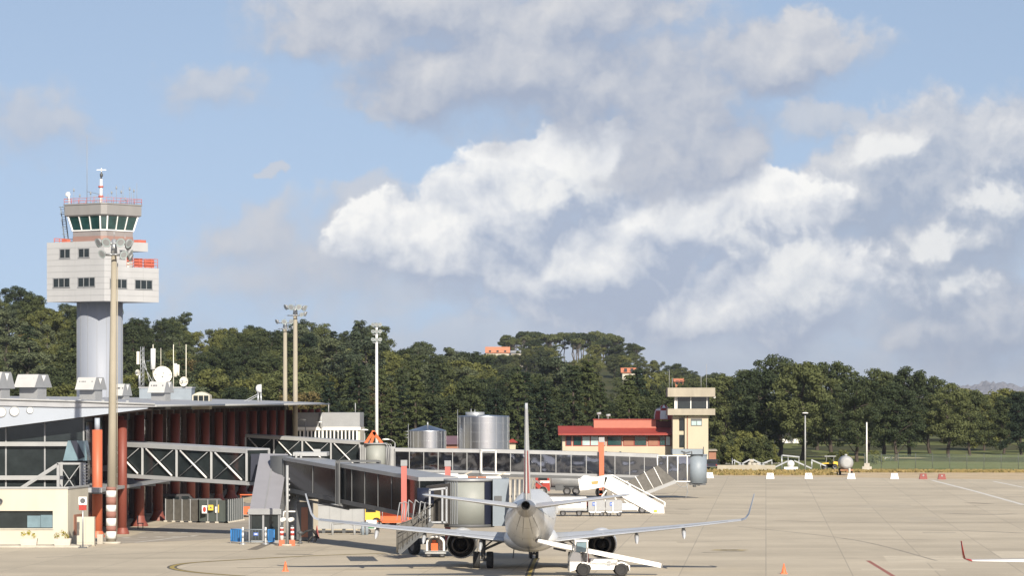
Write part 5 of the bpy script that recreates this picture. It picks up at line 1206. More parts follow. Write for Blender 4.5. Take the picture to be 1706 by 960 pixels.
c.beam(W(801, 751, yq), W(826, 751.5, yq), .12); c.beam(W(801, 789.5, yq), W(850, 790.5, yq), .12); c.build('portal_frame', M['white_paint'], t)
c = MB(); x = x2(1002); c.bb(x - .26, x + .26, Y2 - 2.2, Y2 - 1.7, .4, z2(737)); lc = c.build('lift_column', M['post_orange'], t); c = MB(); c.bb(x - .3, x + .3, Y2 - 2.25, Y2 - 1.65, z2(737), z2(729)); c.build('cap', M['light_grey'], lc)
c = MB(); c.bb(x - .26, x + .26, Y2 + 1.7, Y2 + 2.2, .4, z2(737)); c.build('lift_column', M['post_orange'], t); c = MB(); c.beam((x, Y2 - 2.2, .7), (x, Y2 + 2.2, .7), .6, .4); c.build('bogie_frame', M['dark_grey'], t)
for s in (-1, 1): MB().wheel((x, Y2 + s * 1.2, .6), .6, .45, (0, 1, 0)).build('wheel', [M['black_rubber'], M['hub_grey']], t)
# glazed cab passage with white frames, drum and roof box
c = MB(); yv = Y2 - 1.6
c.extr([W(1094, 760, yv), W(1150, 760, yv), W(1150, 802, yv), W(1126, 802, yv), W(1096, 780, yv)], (0, 3.0, 0)); c.build('cab_glazing', M['glass_film'], t)
c = MB()
for pts in (((1095, 760), (1095.5, 780), (1126, 803)), ((1112, 760), (1112, 791)), ((1129, 760), (1129, 803)), ((1145, 760), (1145, 803)), ((1126, 803), (1150, 803)), ((1094, 760), (1150, 760))): c.pipe([W(*q, yv - .06) for q in pts], .075, 6)
c.build('white_frame', M['white_paint'], t)
c = MB(); c.lathe([(1.05, z2(806)), (1.05, z2(760))], (x2(1162), Y2 - .6, 0), 28); c.lathe([(1.1, z2(760)), (1.1, z2(757.5))], (x2(1162), Y2 - .6, 0), 28); c.build('cab_drum', M['sky_blue_paint'], t)
c = MB(); c.bb(x2(1120), x2(1172), Y2 - 1.9, Y2 + 1, z2(757.4), z2(749)); c.build('roof_box', M['sky_blue_paint'], t)
c = MB(); yq = Y2 - 1.98
for a, b in (((1135, 752), (1142, 754)), ((1139, 756), (1150, 753)), ((1152, 752), (1153, 757))): c.beam(W(*a, yq), W(*b, yq), .09)
c.tube(W(1172, 758, yq), W(1172, 745, yq), .05); c.build('roof_cable', M['dark_grey'], t)
c = MB(); c.bb(x2(1150), x2(1176), Y2 - 1.4, Y2 + .5, z2(809), z2(806)); c.tube(W(1157, 812, Y2 - 1.2), W(1157, 806, Y2 - 1.2), .2); c.tube(W(1164, 810, Y2 - 1.2), W(1164, 806, Y2 - 1.2), .15); c.build('cab_underside', M['dark_grey'], t)
c = MB(); c.pipe([W(1126, 806, yv), W(1134, 812, yv), W(1143, 812, yv), W(1145, 806, yv)], .04, 5); c.pipe([W(1145, 806, yv), W(1145, 822, yv), W(1142, 832, yv), W(1145, 822, yv), W(1147, 820, yv)], .04, 5); c.build('hanging_cable', M['mid_grey'], t)
# folded service stair under the cab passage
c = MB(); yv = Y2 - 1.9
for y in (yv, yv + 1.2): c.beam(W(1056, 830, y), W(1126, 803, y), .14, .36)
for i in range(11): c.box(W(1056, 829, yv + .6).lerp(W(1126, 802, yv + .6), (i + .5) / 11), (.32, 1.15, .05))
ss = c.build('service_stair', M['light_grey'], t)
c = MB(); c.add([W(1056, 827, yv - .02), W(1124, 800, yv - .02), W(1096, 776, yv - .02), W(1040, 806, yv - .02)], [(0, 1, 2, 3)]); c.build('mesh_panel', M['mesh_grey'], ss)
c = MB()
for a, b in (((1074, 821), (1058, 794)), ((1089, 815), (1073, 786)), ((1104, 809), (1089, 779)), ((1060, 826), (1044, 802))): c.tube(W(*a, yv - .06), W(*b, yv - .06), .06, n=6)
c.build('handrail_post', M['white_paint'], ss)
# ------------------------------------------------------------------ airliner (local axes: +y forward, origin on the ground between the main wheels)
YAW = radians(-1.2)
def airliner(name, label, loc, yaw):
    T = thing(name, label, 'airplane'); wh = M['plane_white']
    st = [(17.72, 2.75, .05, .05), (17.5, 2.74, .30, .28), (17.0, 2.74, .62, .58), (16.2, 2.78, .95, .96), (15.2, 2.86, 1.22, 1.28), (14.0, 2.94, 1.40, 1.54), (12.5, 3.0, 1.5, 1.67), (6, 3.0, 1.505, 1.675), (-3, 3.0, 1.505, 1.675), (-5.5, 3.05, 1.49, 1.62), (-8, 3.20, 1.42, 1.47), (-10.5, 3.46, 1.24, 1.20), (-13, 3.80, .96, .88), (-15, 4.10, .68, .62), (-16.8, 4.33, .44, .42), (-18.2, 4.45, .27, .29), (-18.5, 4.47, .235, .25)]
    n = 40; c = MB(); c.loft([[(rx * cos(2 * pi * i / n), y, z + rz * sin(2 * pi * i / n)) for i in range(n)] for y, z, rx, rz in st], 0, True, False); c.build('fuselage', wh, T)
    c = MB(); c.lathe([(.21, -18.52), (.20, -18.0), (.01, -17.8)], (0, 0, 4.47), 20, 0, 'y', True, False); c.build('exhaust', M['black_rubber'], T)
    c = MB(); c.lathe([(.26, -18.56), (.24, -18.40)], (0, 0, 4.47), 20, 0, 'y', True, False); c.build('exhaust_ring', M['hub_grey'], T)
    # belly fairing
    k = 28; c = MB(); c.loft([[(rx * cos(2 * pi * i / k), y, 1.9 + rz * sin(2 * pi * i / k)) for i in range(k)] for y, rx, rz in ((6.5, .5, .3), (5.6, 1.25, .62), (4, 1.62, .78), (0, 1.72, .82), (-2, 1.66, .80), (-3.6, 1.35, .62), (-4.8, .6, .3))], 0, True, True); c.build('belly_fairing', wh, T)
    # tailcone panel seam
    def ring_at(y, o=.006):
        for (ya, za, xa, ra), (yb, zb, xb, rb) in zip(st[:-1], st[1:]):
            if yb <= y <= ya: q = (y - ya) / (yb - ya); return [((xa + (xb - xa) * q + o) * cos(2 * pi * i / 48), y, za + (zb - za) * q + (ra + (rb - ra) * q + o) * sin(2 * pi * i / 48)) for i in range(48)]
    c = MB(); c.loft([ring_at(y, .008) for y in (-16.05, -16.8, -17.5, -18.2, -18.49)], 0, True, False); c.build('tail_cone', M['bare_metal'], T)
    for y, w_ in ((-15.98, .07), (-13.1, .025), (-10.4, .025), (-7.2, .025), (-4.2, .025), (11.0, .025)): c = MB(); c.loft([ring_at(y), ring_at(y - w_)], 0, True, False); c.build('panel_seam', M['hub_grey'], T)
    for s in (-1, 1):
        for sg in (pi * .08, -pi * .32, -pi * .45): c = MB(); c.pipe([tuple(Vector(ring_at(y, .0)[int(48 * ((sg if s > 0 else pi - sg) / (2 * pi))) % 48])) for y in (-4.3, -7, -10, -13, -15.9)], .012, 5); c.build('panel_seam', M['hub_grey'], T)
    for s in (1, -1):
        c = MB(); c.pipe([(s * .05, -6.5, 1.55 - .0), (s * .02, -9, 1.98)], .012, 5); c.build('belly_seam', M['hub_grey'], T)
        # wing
        def sec(x, le, te, z, t, nx=0.0, nz=1.0, m=14):
            out = []; ch = le - te
            for i in range(m):
                a = 2 * pi * i / m; u = .5 + .5 * cos(a); yt = (0.2969 * sqrt(max(u, 0)) - .126 * u - .3516 * u * u + .2843 * u ** 3 - .1036 * u ** 4) * 5 * t
                sg = 1 if sin(a) >= 0 else -1; w_ = sg * yt * (1 if sg > 0 else .75)
                out.append((s * (x + nx * w_), le - u * ch, z + nz * w_))
            return out
        c = MB(); c.loft([sec(1.15, 5.0, -2.0, 1.72, .80), sec(2.6, 4.1, -1.85, 1.88, .66), sec(4.5, 2.9, -1.65, 2.10, .48), sec(9.0, .15, -2.75, 2.60, .30), sec(13.0, -2.3, -3.85, 3.12, .17)], 0, True, True); w = c.build('wing', M['plane_grey'], T)
        c = MB(); c.loft([sec(13.0, -2.3, -3.85, 3.12, .17), sec(13.28, -2.55, -3.9, 3.22, .14, -.5, .87), sec(13.48, -2.85, -3.98, 3.52, .11, -.9, .4), sec(13.78, -3.75, -4.55, 4.78, .07, -.97, .25)], 0, True, True); c.build('winglet', M['plane_grey'], T)
        for (x0, x1, f0, f1) in ((1.7, 4.45, .80, .80), (4.6, 9.3, .77, .74), (9.5, 12.2, .78, .74)):     # flap gaps drawn as thin dark slots on the upper skin
            def P_(x, f):
                for a, b in (((1.15, 5.0, -2.0, 1.72, .80), (2.6, 4.1, -1.85, 1.88, .66)), ((2.6, 4.1, -1.85, 1.88, .66), (4.5, 2.9, -1.65, 2.10, .48)), ((4.5, 2.9, -1.65, 2.10, .48), (9, .15, -2.75, 2.6, .30)), ((9, .15, -2.75, 2.6, .30), (13, -2.3, -3.85, 3.12, .17))):
                    if a[0] <= x <= b[0]:
                        q = (x - a[0]) / (b[0] - a[0]); le, te, z, t = [a[i] + (b[i] - a[i]) * q for i in (1, 2, 3, 4)]
                        yt = (0.2969 * sqrt(f) - .126 * f - .3516 * f * f + .2843 * f ** 3 - .1036 * f ** 4) * 5 * t; return V(s * x, le - f * (le - te), z + yt + .012)
            c = MB(); c.beam(P_(x0, f0), P_(x1, f1), .05, .01); c.build('flap_gap', M['dark_grey'], w)
        for x, y0, z in ((3.1, -1.2, 1.72), (6.6, -1.6, 2.18), (9.5, -2.3, 2.52)):
            c = MB(); c.loft([[(s * (x + .14 * r_ * cos(2 * pi * i / 10)), y, zz + .24 * r_ * sin(2 * pi * i / 10)) for i in range(10)] for y, zz, r_ in ((y0 + 1.7, z - .02, .3), (y0 + .8, z - .1, .95), (y0, z - .2, 1.0), (y0 - .7, z - .38, .75), (y0 - 1.25, z - .52, .15))], 0, True, True); c.build('flap_fairing', M['plane_grey'], T)
        # engine
        ex, ez = s * 4.46, 1.40; E = MB(); E.lathe([(.74, 5.2), (.80, 6.15), (.86, 6.42), (.92, 6.3), (.965, 5.4), (.965, 4.2), (.93, 3.0), (.885, 2.45), (.855, 2.47), (.83, 3.2), (.60, 4.2)], (ex, 0, ez), 40, 0, 'y', True, False); e = E.build('engine', wh, T)
        E = MB(); E.lathe([(.62, 4.3), (.62, 2.6), (.50, 1.75), (.46, 1.78), (.44, 2.4)], (ex, 0, ez), 32, 0, 'y', True, False); E.build('core_nozzle', mat('burnt_metal', (.10, .09, .085), .4, .8) if s == 1 else bpy.data.materials['burnt_metal'], e)
        E = MB(); E.lathe([(.30, 2.5), (.24, 1.9), (.02, 1.35)], (ex, 0, ez), 24, 0, 'y', True, False); E.build('exhaust_cone', bpy.data.materials['burnt_metal'], e)
        E = MB(); E.lathe([(.825, 3.1), (.01, 3.1)], (ex, 0, ez), 32, 0, 'y', False, False); E.build('fan_duct', M['black_rubber'], e)
        E = MB(); E.lathe([(.02, 6.0), (.26, 5.6), (.78, 5.5)], (ex, 0, ez), 32, 0, 'y', True, False); E.build('fan', M['dark_grey'], e)
        E = MB(); E.extr([(ex - .14, 5.0, ez + .90), (ex - .14, 1.6, ez + .42), (ex - .14, .6, ez + .55), (ex - .14, 2.6, ez + .72), (ex - .14, 4.6, ez + .96)], (.28, 0, 0)); E.build('pylon', wh, e)
        # main gear
        gx = s * 2.97; G_ = MB(); G_.tube((gx, 0, .55), (gx, .15, 2.0), .13, .17, 12); G_.tube((gx - .55, 0, .53), (gx + .55, 0, .53), .09, n=10); G_.tube((gx, 0, 1.15), (gx - s * 1.35, .1, 1.75), .08, n=8); G_.tube((gx, .05, 1.25), (gx - s * .75, -.55, 1.9), .05, n=7); G_.tube((gx, -.15, .75), (gx, -.28, 1.3), .05, n=7); g = G_.build('main_gear', M['hub_grey'], T)
        for o in (-.42, .42): MB().wheel((gx + o, 0, .53), .53, .43).build('tyre', [M['black_rubber'], M['hub_grey']], g)
        G_ = MB(); G_.box((gx + s * .38, .15, 1.45), (.04, .8, .9)); G_.build('gear_door', wh, g)
        # tailplane
        def sec2(x, le, te, z, t, m=12):
            out = []
            for i in range(m):
                a = 2 * pi * i / m; u = .5 + .5 * cos(a); yt = (0.2969 * sqrt(max(u, 0)) - .126 * u - .3516 * u * u + .2843 * u ** 3 - .1036 * u ** 4) * 5 * t; out.append((s * x, le - u * (le - te), z + (yt if sin(a) >= 0 else -yt)))
            return out
        c = MB(); c.loft([sec2(.35, -13.2, -16.4, 4.28, .36), sec2(2.8, -14.6, -16.9, 4.62, .26), sec2(5.75, -16.1, -17.4, 5.02, .13), sec2(6.0, -16.5, -17.4, 5.06, .06)], 0, True, True); c.build('tailplane', M['plane_grey'], T)
        # cockpit glass and cabin door outlines
        c = MB(); c.add([(s * .12, 16.62, 3.28), (s * .78, 16.15, 3.22), (s * .86, 15.65, 3.62), (s * .14, 16.0, 3.82)], [(0, 1, 2, 3)]); c.add([(s * .84, 16.1, 3.2), (s * 1.12, 15.3, 3.2), (s * 1.08, 15.0, 3.6), (s * .9, 15.6, 3.62)], [(0, 1, 2, 3)]); c.build('cockpit_window', M['glass_dark'], T)
    # nose gear
    G_ = MB(); G_.tube((0, 13.83, .3), (0, 13.83, 1.6), .08, n=10); G_.tube((-.25, 13.83, .32), (.25, 13.83, .32), .06, n=8); G_.tube((0, 13.83, .9), (0, 14.9, 1.5), .05, n=8); g = G_.build('nose_gear', M['hub_grey'], T)
    for o in (-.2, .2): MB().wheel((o, 13.83, .32), .32, .2).build('tyre', [M['black_rubber'], M['hub_grey']], g)
    # fin
    def fs(z):
        q = (z - 4.3) / (10.42 - 4.3); return -10.6 - 4.9 * q, -16.9 - 1.35 * q, .46 * (1 - q) + .16 * q
    def frg(z, m=14):
        le, te, t = fs(z); out = []
        for i in range(m):
            a = 2 * pi * i / m; u = .5 + .5 * cos(a); yt = (0.2969 * sqrt(max(u, 0)) - .126 * u - .3516 * u * u + .2843 * u ** 3 - .1036 * u ** 4) * 5 * t; out.append((yt if sin(a) >= 0 else -yt, le - u * (le - te), z))
        return out
    c = MB(); c.loft([frg(z) for z in (4.1, 5.5, 7, 8.5, 10.0, 10.36)] , 0, True, True); fin = c.build('fin', M['white_paint'], T)
    c = MB(); c.loft([[( (.16 * (1 - q)) * sg, -8.2 - q * 2.9 if k == 0 else -11.5, 4.55 + (q * .75) ) for k, sg in ((0, 1), (1, 1), (1, -1), (0, -1))] for q in (0, .5, .95)], 0, False, True); c.build('fin_fillet', wh, T)
    # slanted red and blue stripes on both sides of the fin
    def fp(u, z, s):
        le, te, t = fs(z); yt = (0.2969 * sqrt(u) - .126 * u - .3516 * u * u + .2843 * u ** 3 - .1036 * u ** 4) * 5 * t; return V(s * (yt + .012), le - u * (le - te), z)
    for s in (1, -1):
        for u0, z0_, wd, hh, mm in ((.62, 5.1, .24, 2.5, 'tail_red'),):
            c = MB()
            for k in range(10):
                qa, qb = k / 10, (k + 1) / 10; ua, ub = u0 + .08 * qa, u0 + .08 * qb
                c.add([fp(ua, z0_ + hh * qa, s), fp(min(.985, ua + wd * (1 - .3 * qa)), z0_ + hh * qa, s), fp(min(.985, ub + wd * (1 - .3 * qb)), z0_ + hh * qb, s), fp(ub, z0_ + hh * qb, s)], [(0, 1, 2, 3)])
            c.build('tail_stripe', M[mm], fin)
    c = MB(); c.beam((0, fs(5.0)[1] + 1.75 - 0, 5.0), (0, fs(9.8)[1] + .9, 9.8), .02); c.build('rudder_hinge', M['hub_grey'], fin)
    # small blade aerials and drain mast under the belly
    c = MB(); c.extr([(-.02, -6.0, 1.5), (-.02, -6.5, 1.5), (-.02, -6.75, .95), (-.02, -6.55, .95)], (.04, 0, 0)); c.tube((-1.0, -2.4, 1.3), (-1.05, -2.6, .75), .035, n=6); c.build('drain_mast', M['dark_grey'], T)
    T.location = loc; T.rotation_euler = (0, 0, yaw); return T
airliner('airliner', 'white twin engine regional airliner seen from behind, docked at the nearer jet bridge', (1.17, 227.0, 0), YAW)

# second aeroplane, of which only the red winglet and white wing tip reach into the picture
T = thing('regional_jet', 'white aeroplane at the right edge showing only a wing tip with a red winglet', 'airplane', (37.5, 196, 0)); Yq = 194.0
tip = W(1618, 935, Yq); root = V(36.6, 200.2, 1.55)
def ws(p, ch, t, nx=0., nz=1.): return [(p.x + nx * w_, p.y + ch * (.5 - u), p.z + nz * w_) for u, w_ in ((0, 0), (.15, t * .5), (.45, t * .55), (1, 0), (.5, -t * .4), (.15, -t * .4))]
c = MB(); c.loft([ws(root, 4.2, .5), ws(root.lerp(tip, .5), 2.6, .28), ws(tip, 1.3, .13)], 0, True, True); c.build('wing', M['plane_white'], T)
tp = W(1598, 901, Yq); m1 = W(1607, 932, Yq)
c = MB(); c.loft([ws(tip, 1.3, .13), ws(m1, 1.1, .10, -.7, .7), ws(W(1604, 924, Yq) + V(0, -.3, 0), .9, .07, -.95, .3), ws(tp + V(0, -.9, 0), .45, .04, -.97, .2)], 0, True, True); c.build('winglet', M['post_pink' if False else 'red_paint'], T)
c = MB(); k = 24; c.loft([[(38 + r_ * cos(2 * pi * i / k), y, z + r_ * sin(2 * pi * i / k)) for i in range(k)] for y, z, r_ in ((214, 2.0, .1), (212.5, 2.05, .8), (210, 2.2, 1.3), (192, 2.2, 1.34), (187, 2.7, .8), (184, 3.1, .2))], 0, True, True); c.build('fuselage', M['plane_white'], T)
c = MB(); c.loft([ws(V(39.4, 200.2, 1.55), 4.2, .5), ws(V(51.5, 194, 2.2), 1.3, .13)], 0, True, True); c.build('wing', M['plane_white'], T)
c = MB(); c.extr([(37.9, 190, 3.2), (37.9, 185.5, 3.4), (37.9, 183.2, 6.6), (37.9, 185.4, 6.6)], (.2, 0, 0)); c.build('fin', M['red_paint'], T)
c = MB(); c.extr([(35, 183.6, 6.6), (41, 183.6, 6.6), (38.2, 185.6, 6.62), (37.8, 185.6, 6.62)], (0, 0, .1)); c.build('tailplane', M['plane_white'], T)
for s in (-1, 1):
    c = MB(); c.lathe([(.45, 192), (.62, 191.4), (.62, 188.6), (.4, 187.8)], (38 + s * 1.9, 0, 2.9), 20, 0, 'y'); c.build('engine', M['plane_white'], T)
    MB().wheel((38 + s * 1.6, 198, .4), .4, .3).build('wheel', [M['black_rubber'], M['hub_grey']], T); MB().tube((38 + s * 1.6, 198, .4), (38 + s * 1.5, 198, 1.5), .08).build('gear_leg', M['hub_grey'], T)
MB().tube((38, 209, .3), (38, 209, 1.3), .07).wheel((38, 209, .3), .3, .2, 'x').build('nose_gear', M['hub_grey'], T)
# ------------------------------------------------------------------ vehicles and apron equipment (local axes: x along the vehicle, -y towards the viewer)
def place(t, x, y, rz=0, z=0): t.location = (x, y, z); t.rotation_euler = (0, 0, rz); return t
def wheels(t, xs_, w, r, wd=.3):
    for x in xs_:
        for s in (-1, 1): MB().wheel((x, s * (w / 2 - wd / 2 + .02), r), r, wd, 'y').build('wheel', [M['black_rubber'], M['hub_grey']], t)
def body_profile(t, prof, w, m, name='body', arches=(), r=.4):
    """side profile extruded across the width, with round wheel arches cut along its lower edge"""
    pts = []
    (xa, za), (xb, zb) = prof[0], prof[-1]
    pts += prof
    low = []
    for xc in sorted(arches, reverse=False):
        low += [(xc - r * 1.15 * cos(a), r + r * 1.15 * sin(a)) for a in [pi * i / 8 for i in range(9)] if r + r * 1.15 * sin(a) > zb - .001]
    poly = pts + sorted(low, key=lambda p: -p[0]) if prof[0][0] < prof[-1][0] else pts + low
    h = w / 2; n = len(poly); c = MB(); A = [(x, -h, z) for x, z in poly]; B = [(x, h, z) for x, z in poly]
    c.add(A, [tuple(range(n))]); c.add(B, [tuple(range(n))[::-1]]); c.add(A + B, [(i, (i + 1) % n, n + (i + 1) % n, n + i) for i in range(n)])
    o = c.build(name, m, t); return o
def side_panes(t, quads, w, m='glass_dark', name='window'):
    for q in quads:
        for s in (-1, 1): MB().extr([(x, s * (w / 2 + .004), z) for x, z in q], (0, s * .012, 0)).build(name, M[m], t)
def van(lab, x, y, rz, L=4.8, H=2.2, W_=1.9, m='white_paint', cat='van', stripe=None):
    t = thing('van', lab, cat); prof = [(-L / 2, .35), (-L / 2, H * .93), (-L / 2 + .15, H), (L * .18, H), (L * .33, H * .62), (L * .47, H * .52), (L / 2, H * .42), (L / 2, .35)]
    body_profile(t, prof, W_, M[m], 'body', (-L * .30, L * .31), .36)
    side_panes(t, [[(L * .03, H * .58), (L * .27, H * .58), (L * .17, H * .92), (L * .03, H * .92)], [(-L * .45, H * .60), (-L * .02, H * .60), (-L * .02, H * .9), (-L * .45, H * .9)]], W_)
    c = MB(); h = W_ / 2 - .1; c.add([(L * .335, -h, H * .63), (L * .335, h, H * .63), (L * .19, h, H * .97), (L * .19, -h, H * .97)], [(0, 1, 2, 3)]); o = c.build('windscreen', M['glass_dark'], t); o.location = (.02, 0, .012)
    c = MB(); c.bb(-L / 2 - .02, -L / 2, -h, h, H * .6, H * .9); c.build('rear_window', M['glass_dark'], t)
    for s in (-1, 1): MB().bb(-L / 2 - .03, -L / 2, s * (h) - .08, s * h + .08, H * .38, H * .52).build('tail_light', M['red_paint'], t); MB().bb(L / 2, L / 2 + .03, s * h - .12, s * h + .1, H * .32, H * .4).build('headlight', M['glass_pale'], t)
    c = MB(); c.bb(-L / 2 - .06, -L / 2, -W_ / 2, W_ / 2, .35, .5); c.bb(L / 2, L / 2 + .06, -W_ / 2, W_ / 2, .33, .5); c.build('bumper', M['dark_grey'], t)
    wheels(t, (-L * .30, L * .31), W_, .34, .22)
    if stripe:
        for s in (-1, 1): MB().bb(-L * .46, L * .4, s * (W_ / 2 + .01) - .005, s * (W_ / 2 + .01) + .005, H * .40, H * .48).build('stripe', M[stripe], t)
    return place(t, x, y, rz)
def tug(lab, x, y, rz, m, canopy=False):
    t = thing('baggage_tug', lab, 'tug'); L = 2.6; prof = [(-L / 2, .25), (-L / 2, .95), (-.25, .95), (-.15, .62), (.45, .62), (.5, 1.05), (L / 2, .92), (L / 2, .25)]
    body_profile(t, prof, 1.3, M[m], 'body', (-.8, .85), .32); wheels(t, (-.8, .85), 1.3, .32, .24)
    MB().bb(-.2, .3, -.4, .4, .62, .78).bb(-.28, -.18, -.4, .4, .78, 1.25).build('seat', M['dark_grey'], t)
    MB().tube((.5, .2, 1.0), (.3, .2, 1.3), .03).lathe([(.17, -.015), (.19, 0), (.17, .015)], (.3, .2, 1.3), 16).build('steering_wheel', M['dark_grey'], t)
    if canopy:
        c = MB()
        for a in (-.3, .55):
            for s in (-.55, .55): c.tube((a, s, .9), (a, s, 1.95), .03, n=6)
        c.bb(-.45, .75, -.65, .65, 1.95, 2.03); c.build('canopy', M[m], t)
    MB().box((-L / 2 - .08, 0, .42), (.16, .25, .1)).build('hitch', M['dark_grey'], t)
    return place(t, x, y, rz)
def cart(lab, x, y, rz, m, covered=True, load=None):
    t = thing('baggage_cart', lab, 'cart', group='baggage carts on the apron'); L = 2.7
    c = MB(); c.bb(-L / 2, L / 2, -.75, .75, .48, .6); c.beam((L / 2, 0, .45), (L / 2 + .9, 0, .35), .08); c.build('bed', M[m], t); wheels(t, (-.9, .9), 1.35, .24, .16)
    if covered:
        c = MB()
        for a in (-L / 2 + .04, L / 2 - .04):
            for s in (-.71, .71): c.tube((a, s, .6), (a, s, 1.85), .03, n=6)
        c.build('post', M['galv'], t); c = MB(); c.extr([(-L / 2 - .05, -.8, 1.85), (-L / 2 - .05, .8, 1.85), (-L / 2 - .05, .5, 2.05), (-L / 2 - .05, -.5, 2.05)], (L + .1, 0, 0)); c.build('cover', M[m], t)
        MB().bb(-L / 2, L / 2, .70, .74, .6, 1.85).build('curtain', M[m], t)
    return place(t, x, y, rz)
def cone(lab, p, h=.62, m='cone_orange', group=None):
    t = thing('traffic_cone', lab, 'cone', group=group); MB().bb(-.2, .2, -.2, .2, 0, .05).build('base', M[m], t)
    c = MB(); c.lathe([(.16, .05), (.028, h), (.001, h + .005)], (0, 0, 0), 18, caps=False); c.build('body', M[m], t); return place(t, p.x, p.y)

# belt loader at the rear hold
t = thing('belt_loader', 'white belt loader with a red seat, its conveyor raised towards the airliner', 'belt loader')
L = 4.35; prof = [(-L / 2, .28), (-L / 2, 1.05), (-L / 2 + .22, 1.48), (-L / 2 + .62, 1.40), (-L / 2 + .72, .70), (-.95, .70), (-.92, 1.02), (.52, .98), (.66, .98), (.68, .68), (1.42, .66), (1.42, .28)]
body_profile(t, prof, 1.75, M['stair_white'], 'body', (-1.35, .92), .40); [MB().wheel((x_, s_ * .745, .40), .40, .3, 'y', 0, 0).build('wheel', [M['black_rubber']], t) for x_ in (-1.35, .92) for s_ in (-1, 1)]
c = MB()
for x, z0, z1 in ((-L / 2 + .28, 1.42, 2.08), (-1.12, .72, 2.12)):
    for s in (-.84, .84): c.beam((x, s, z0), (x + (.08 if x < -1.5 else 0), s, z1), .07)
for s in (-.84, .84): c.beam((-L / 2 + .3, s, 2.08), (-1.05, s, 2.12), .09, .06)
c.bb(-L / 2 + .3, -1.05, -.88, .88, 2.12, 2.16); c.build('cab_frame', M['stair_white'], t)
MB().extr([(-L / 2 + .38, -.80, 1.46), (-1.18, -.80, 1.46), (-1.18, -.80, 2.05), (-L / 2 + .42, -.80, 2.04)], (0, .02, 0)).build('side_glass', M['glass_blue'], t)
MB().bb(-1.5, -1.02, -.55, .1, .70, .86).bb(-1.12, -1.02, -.55, .1, .86, 1.35).build('seat', M['red_paint'], t)
MB().tube((-L / 2 + .55, -.3, 1.2), (-L / 2 + .75, -.3, 1.35), .03).lathe([(.17, -.015), (.19, 0), (.17, .015)], (-L / 2 + .78, -.3, 1.36), 16).build('steering_wheel', M['dark_grey'], t)
c = MB(); a, b = V(-4.05, .25, 2.10), V(3.35, .25, .60); d = (b - a)
for s in (-.42, .42): c.beam(a + V(0, s, 0), b + V(0, s, 0), .10, .26)
c.beam(a + V(0, 0, -.02), b + V(0, 0, -.02), .8, .14); bo = c.build('conveyor', M['stair_white'], t)
c = MB(); c.beam(a + V(.1, 0, .10), b + V(-.1, 0, .10), .72, .04); c.build('belt', M['dark_grey'], bo)
c = MB()
for q in (0, 1): p = a.lerp(b, q); c.tube(p + V(0, -.42, 0), p + V(0, .42, 0), .12, n=12)
c.build('roller', M['hub_grey'], bo)
c = MB(); c.beam((-1.9, .25, 1.0), a.lerp(b, .26), .09); c.beam((.9, .25, .66), a.lerp(b, .72) - V(0, 0, .05), .2, .3); c.build('lift_arm', M['stair_white'], t)
c = MB(); c.beam(a.lerp(b, .16) + V(-.25, -.5, -.2), a.lerp(b, .16) + V(.5, -.5, -.36), .06, .12); c.build('bumper_pad', M['black_rubber'], t)
c = MB()
for x in (.05, .06): c.bb(x, x + .22, -.885, -.878, .62 if x == .05 else .82, .74 if x == .05 else .92)
c.build('vent', M['mid_grey'], t)
c = MB(); c.bb(-L / 2 - .02, -L / 2, -.7, .7, .6, .85); c.build('grille', M['mid_grey'], t)
place(t, XP(1008, 217.5), 217.5, radians(3))

# white passenger stairs
Yq = 337.0; t = thing('passenger_stairs', 'large white mobile passenger stairs standing alone in the middle of the apron', 'boarding stairs', (XP(1035, Yq), Yq, 0))
Pw = lambda px, py, dy=0: W(px, py, Yq) + V(0, dy, 0)
c = MB()
for dy in (0, 1.9): c.extr([Pw(1008, 796, dy), Pw(1022, 796, dy), Pw(1106, 843, dy), Pw(1107, 856, dy), Pw(1086, 856, dy), Pw(1006, 812, dy)], (0, .08, 0))
st_ = c.build('stair_side', M['stair_white'], t)
c = MB()
for i in range(18): q = Pw(1010, 810, 1).lerp(Pw(1098, 856, 1), i / 17); c.box(q, (.30, 1.78, .05))
c.build('step', M['light_grey'], st_)
c = MB()
for dy in (0, 1.9):
    c.pipe([Pw(994, 796, dy), Pw(1022, 793, dy), Pw(1108, 838, dy), Pw(1108, 846, dy)], .05, 6)
    c.pipe([Pw(1014, 796, dy), Pw(1106, 847, dy)], .03, 6)
c.build('handrail', M['white_paint'], t)
c = MB(); c.extr([Pw(963, 799), Pw(975, 795), Pw(1012, 796), Pw(1006, 812), Pw(978, 817), Pw(966, 818)], (0, 2.0, 0)); c.build('platform', M['stair_white'], t)
c = MB(); c.extr([Pw(985, 803, -.02), Pw(997, 801.5, -.02), Pw(996, 807, -.02), Pw(986, 808, -.02)], (0, .015, 0)); c.build('orange_logo', M['sticker_orange'], t)
c = MB(); c.pipe([Pw(966, 799), Pw(975, 794), Pw(990, 797)], .05, 6); c.pipe([Pw(966, 799, 2), Pw(975, 794, 2), Pw(990, 797, 2)], .05, 6); c.build('platform_rail', M['white_paint'], t)
c = MB(); c.bb(XP(1025, Yq), XP(1066, Yq), Yq + .2, Yq + 1.8, .35, .95); c.bb(XP(985, Yq), XP(1086, Yq), Yq + .3, Yq + 1.6, .35, .55); c.build('chassis', M['stair_white'], t)
c = MB(); c.beam(Pw(1000, 832, .3), Pw(1014, 813, .3), .12); c.beam(Pw(1034, 846, .3), Pw(1018, 818, .3), .1); c.beam(Pw(1040, 834, .3), Pw(1064, 852, .3), .1); c.beam(Pw(1012, 846, 1.6), Pw(1004, 812, 1.6), .12); c.beam(Pw(1042, 850, .2), Pw(1066, 838, .2), .09); c.build('strut', M['stair_white'], t)
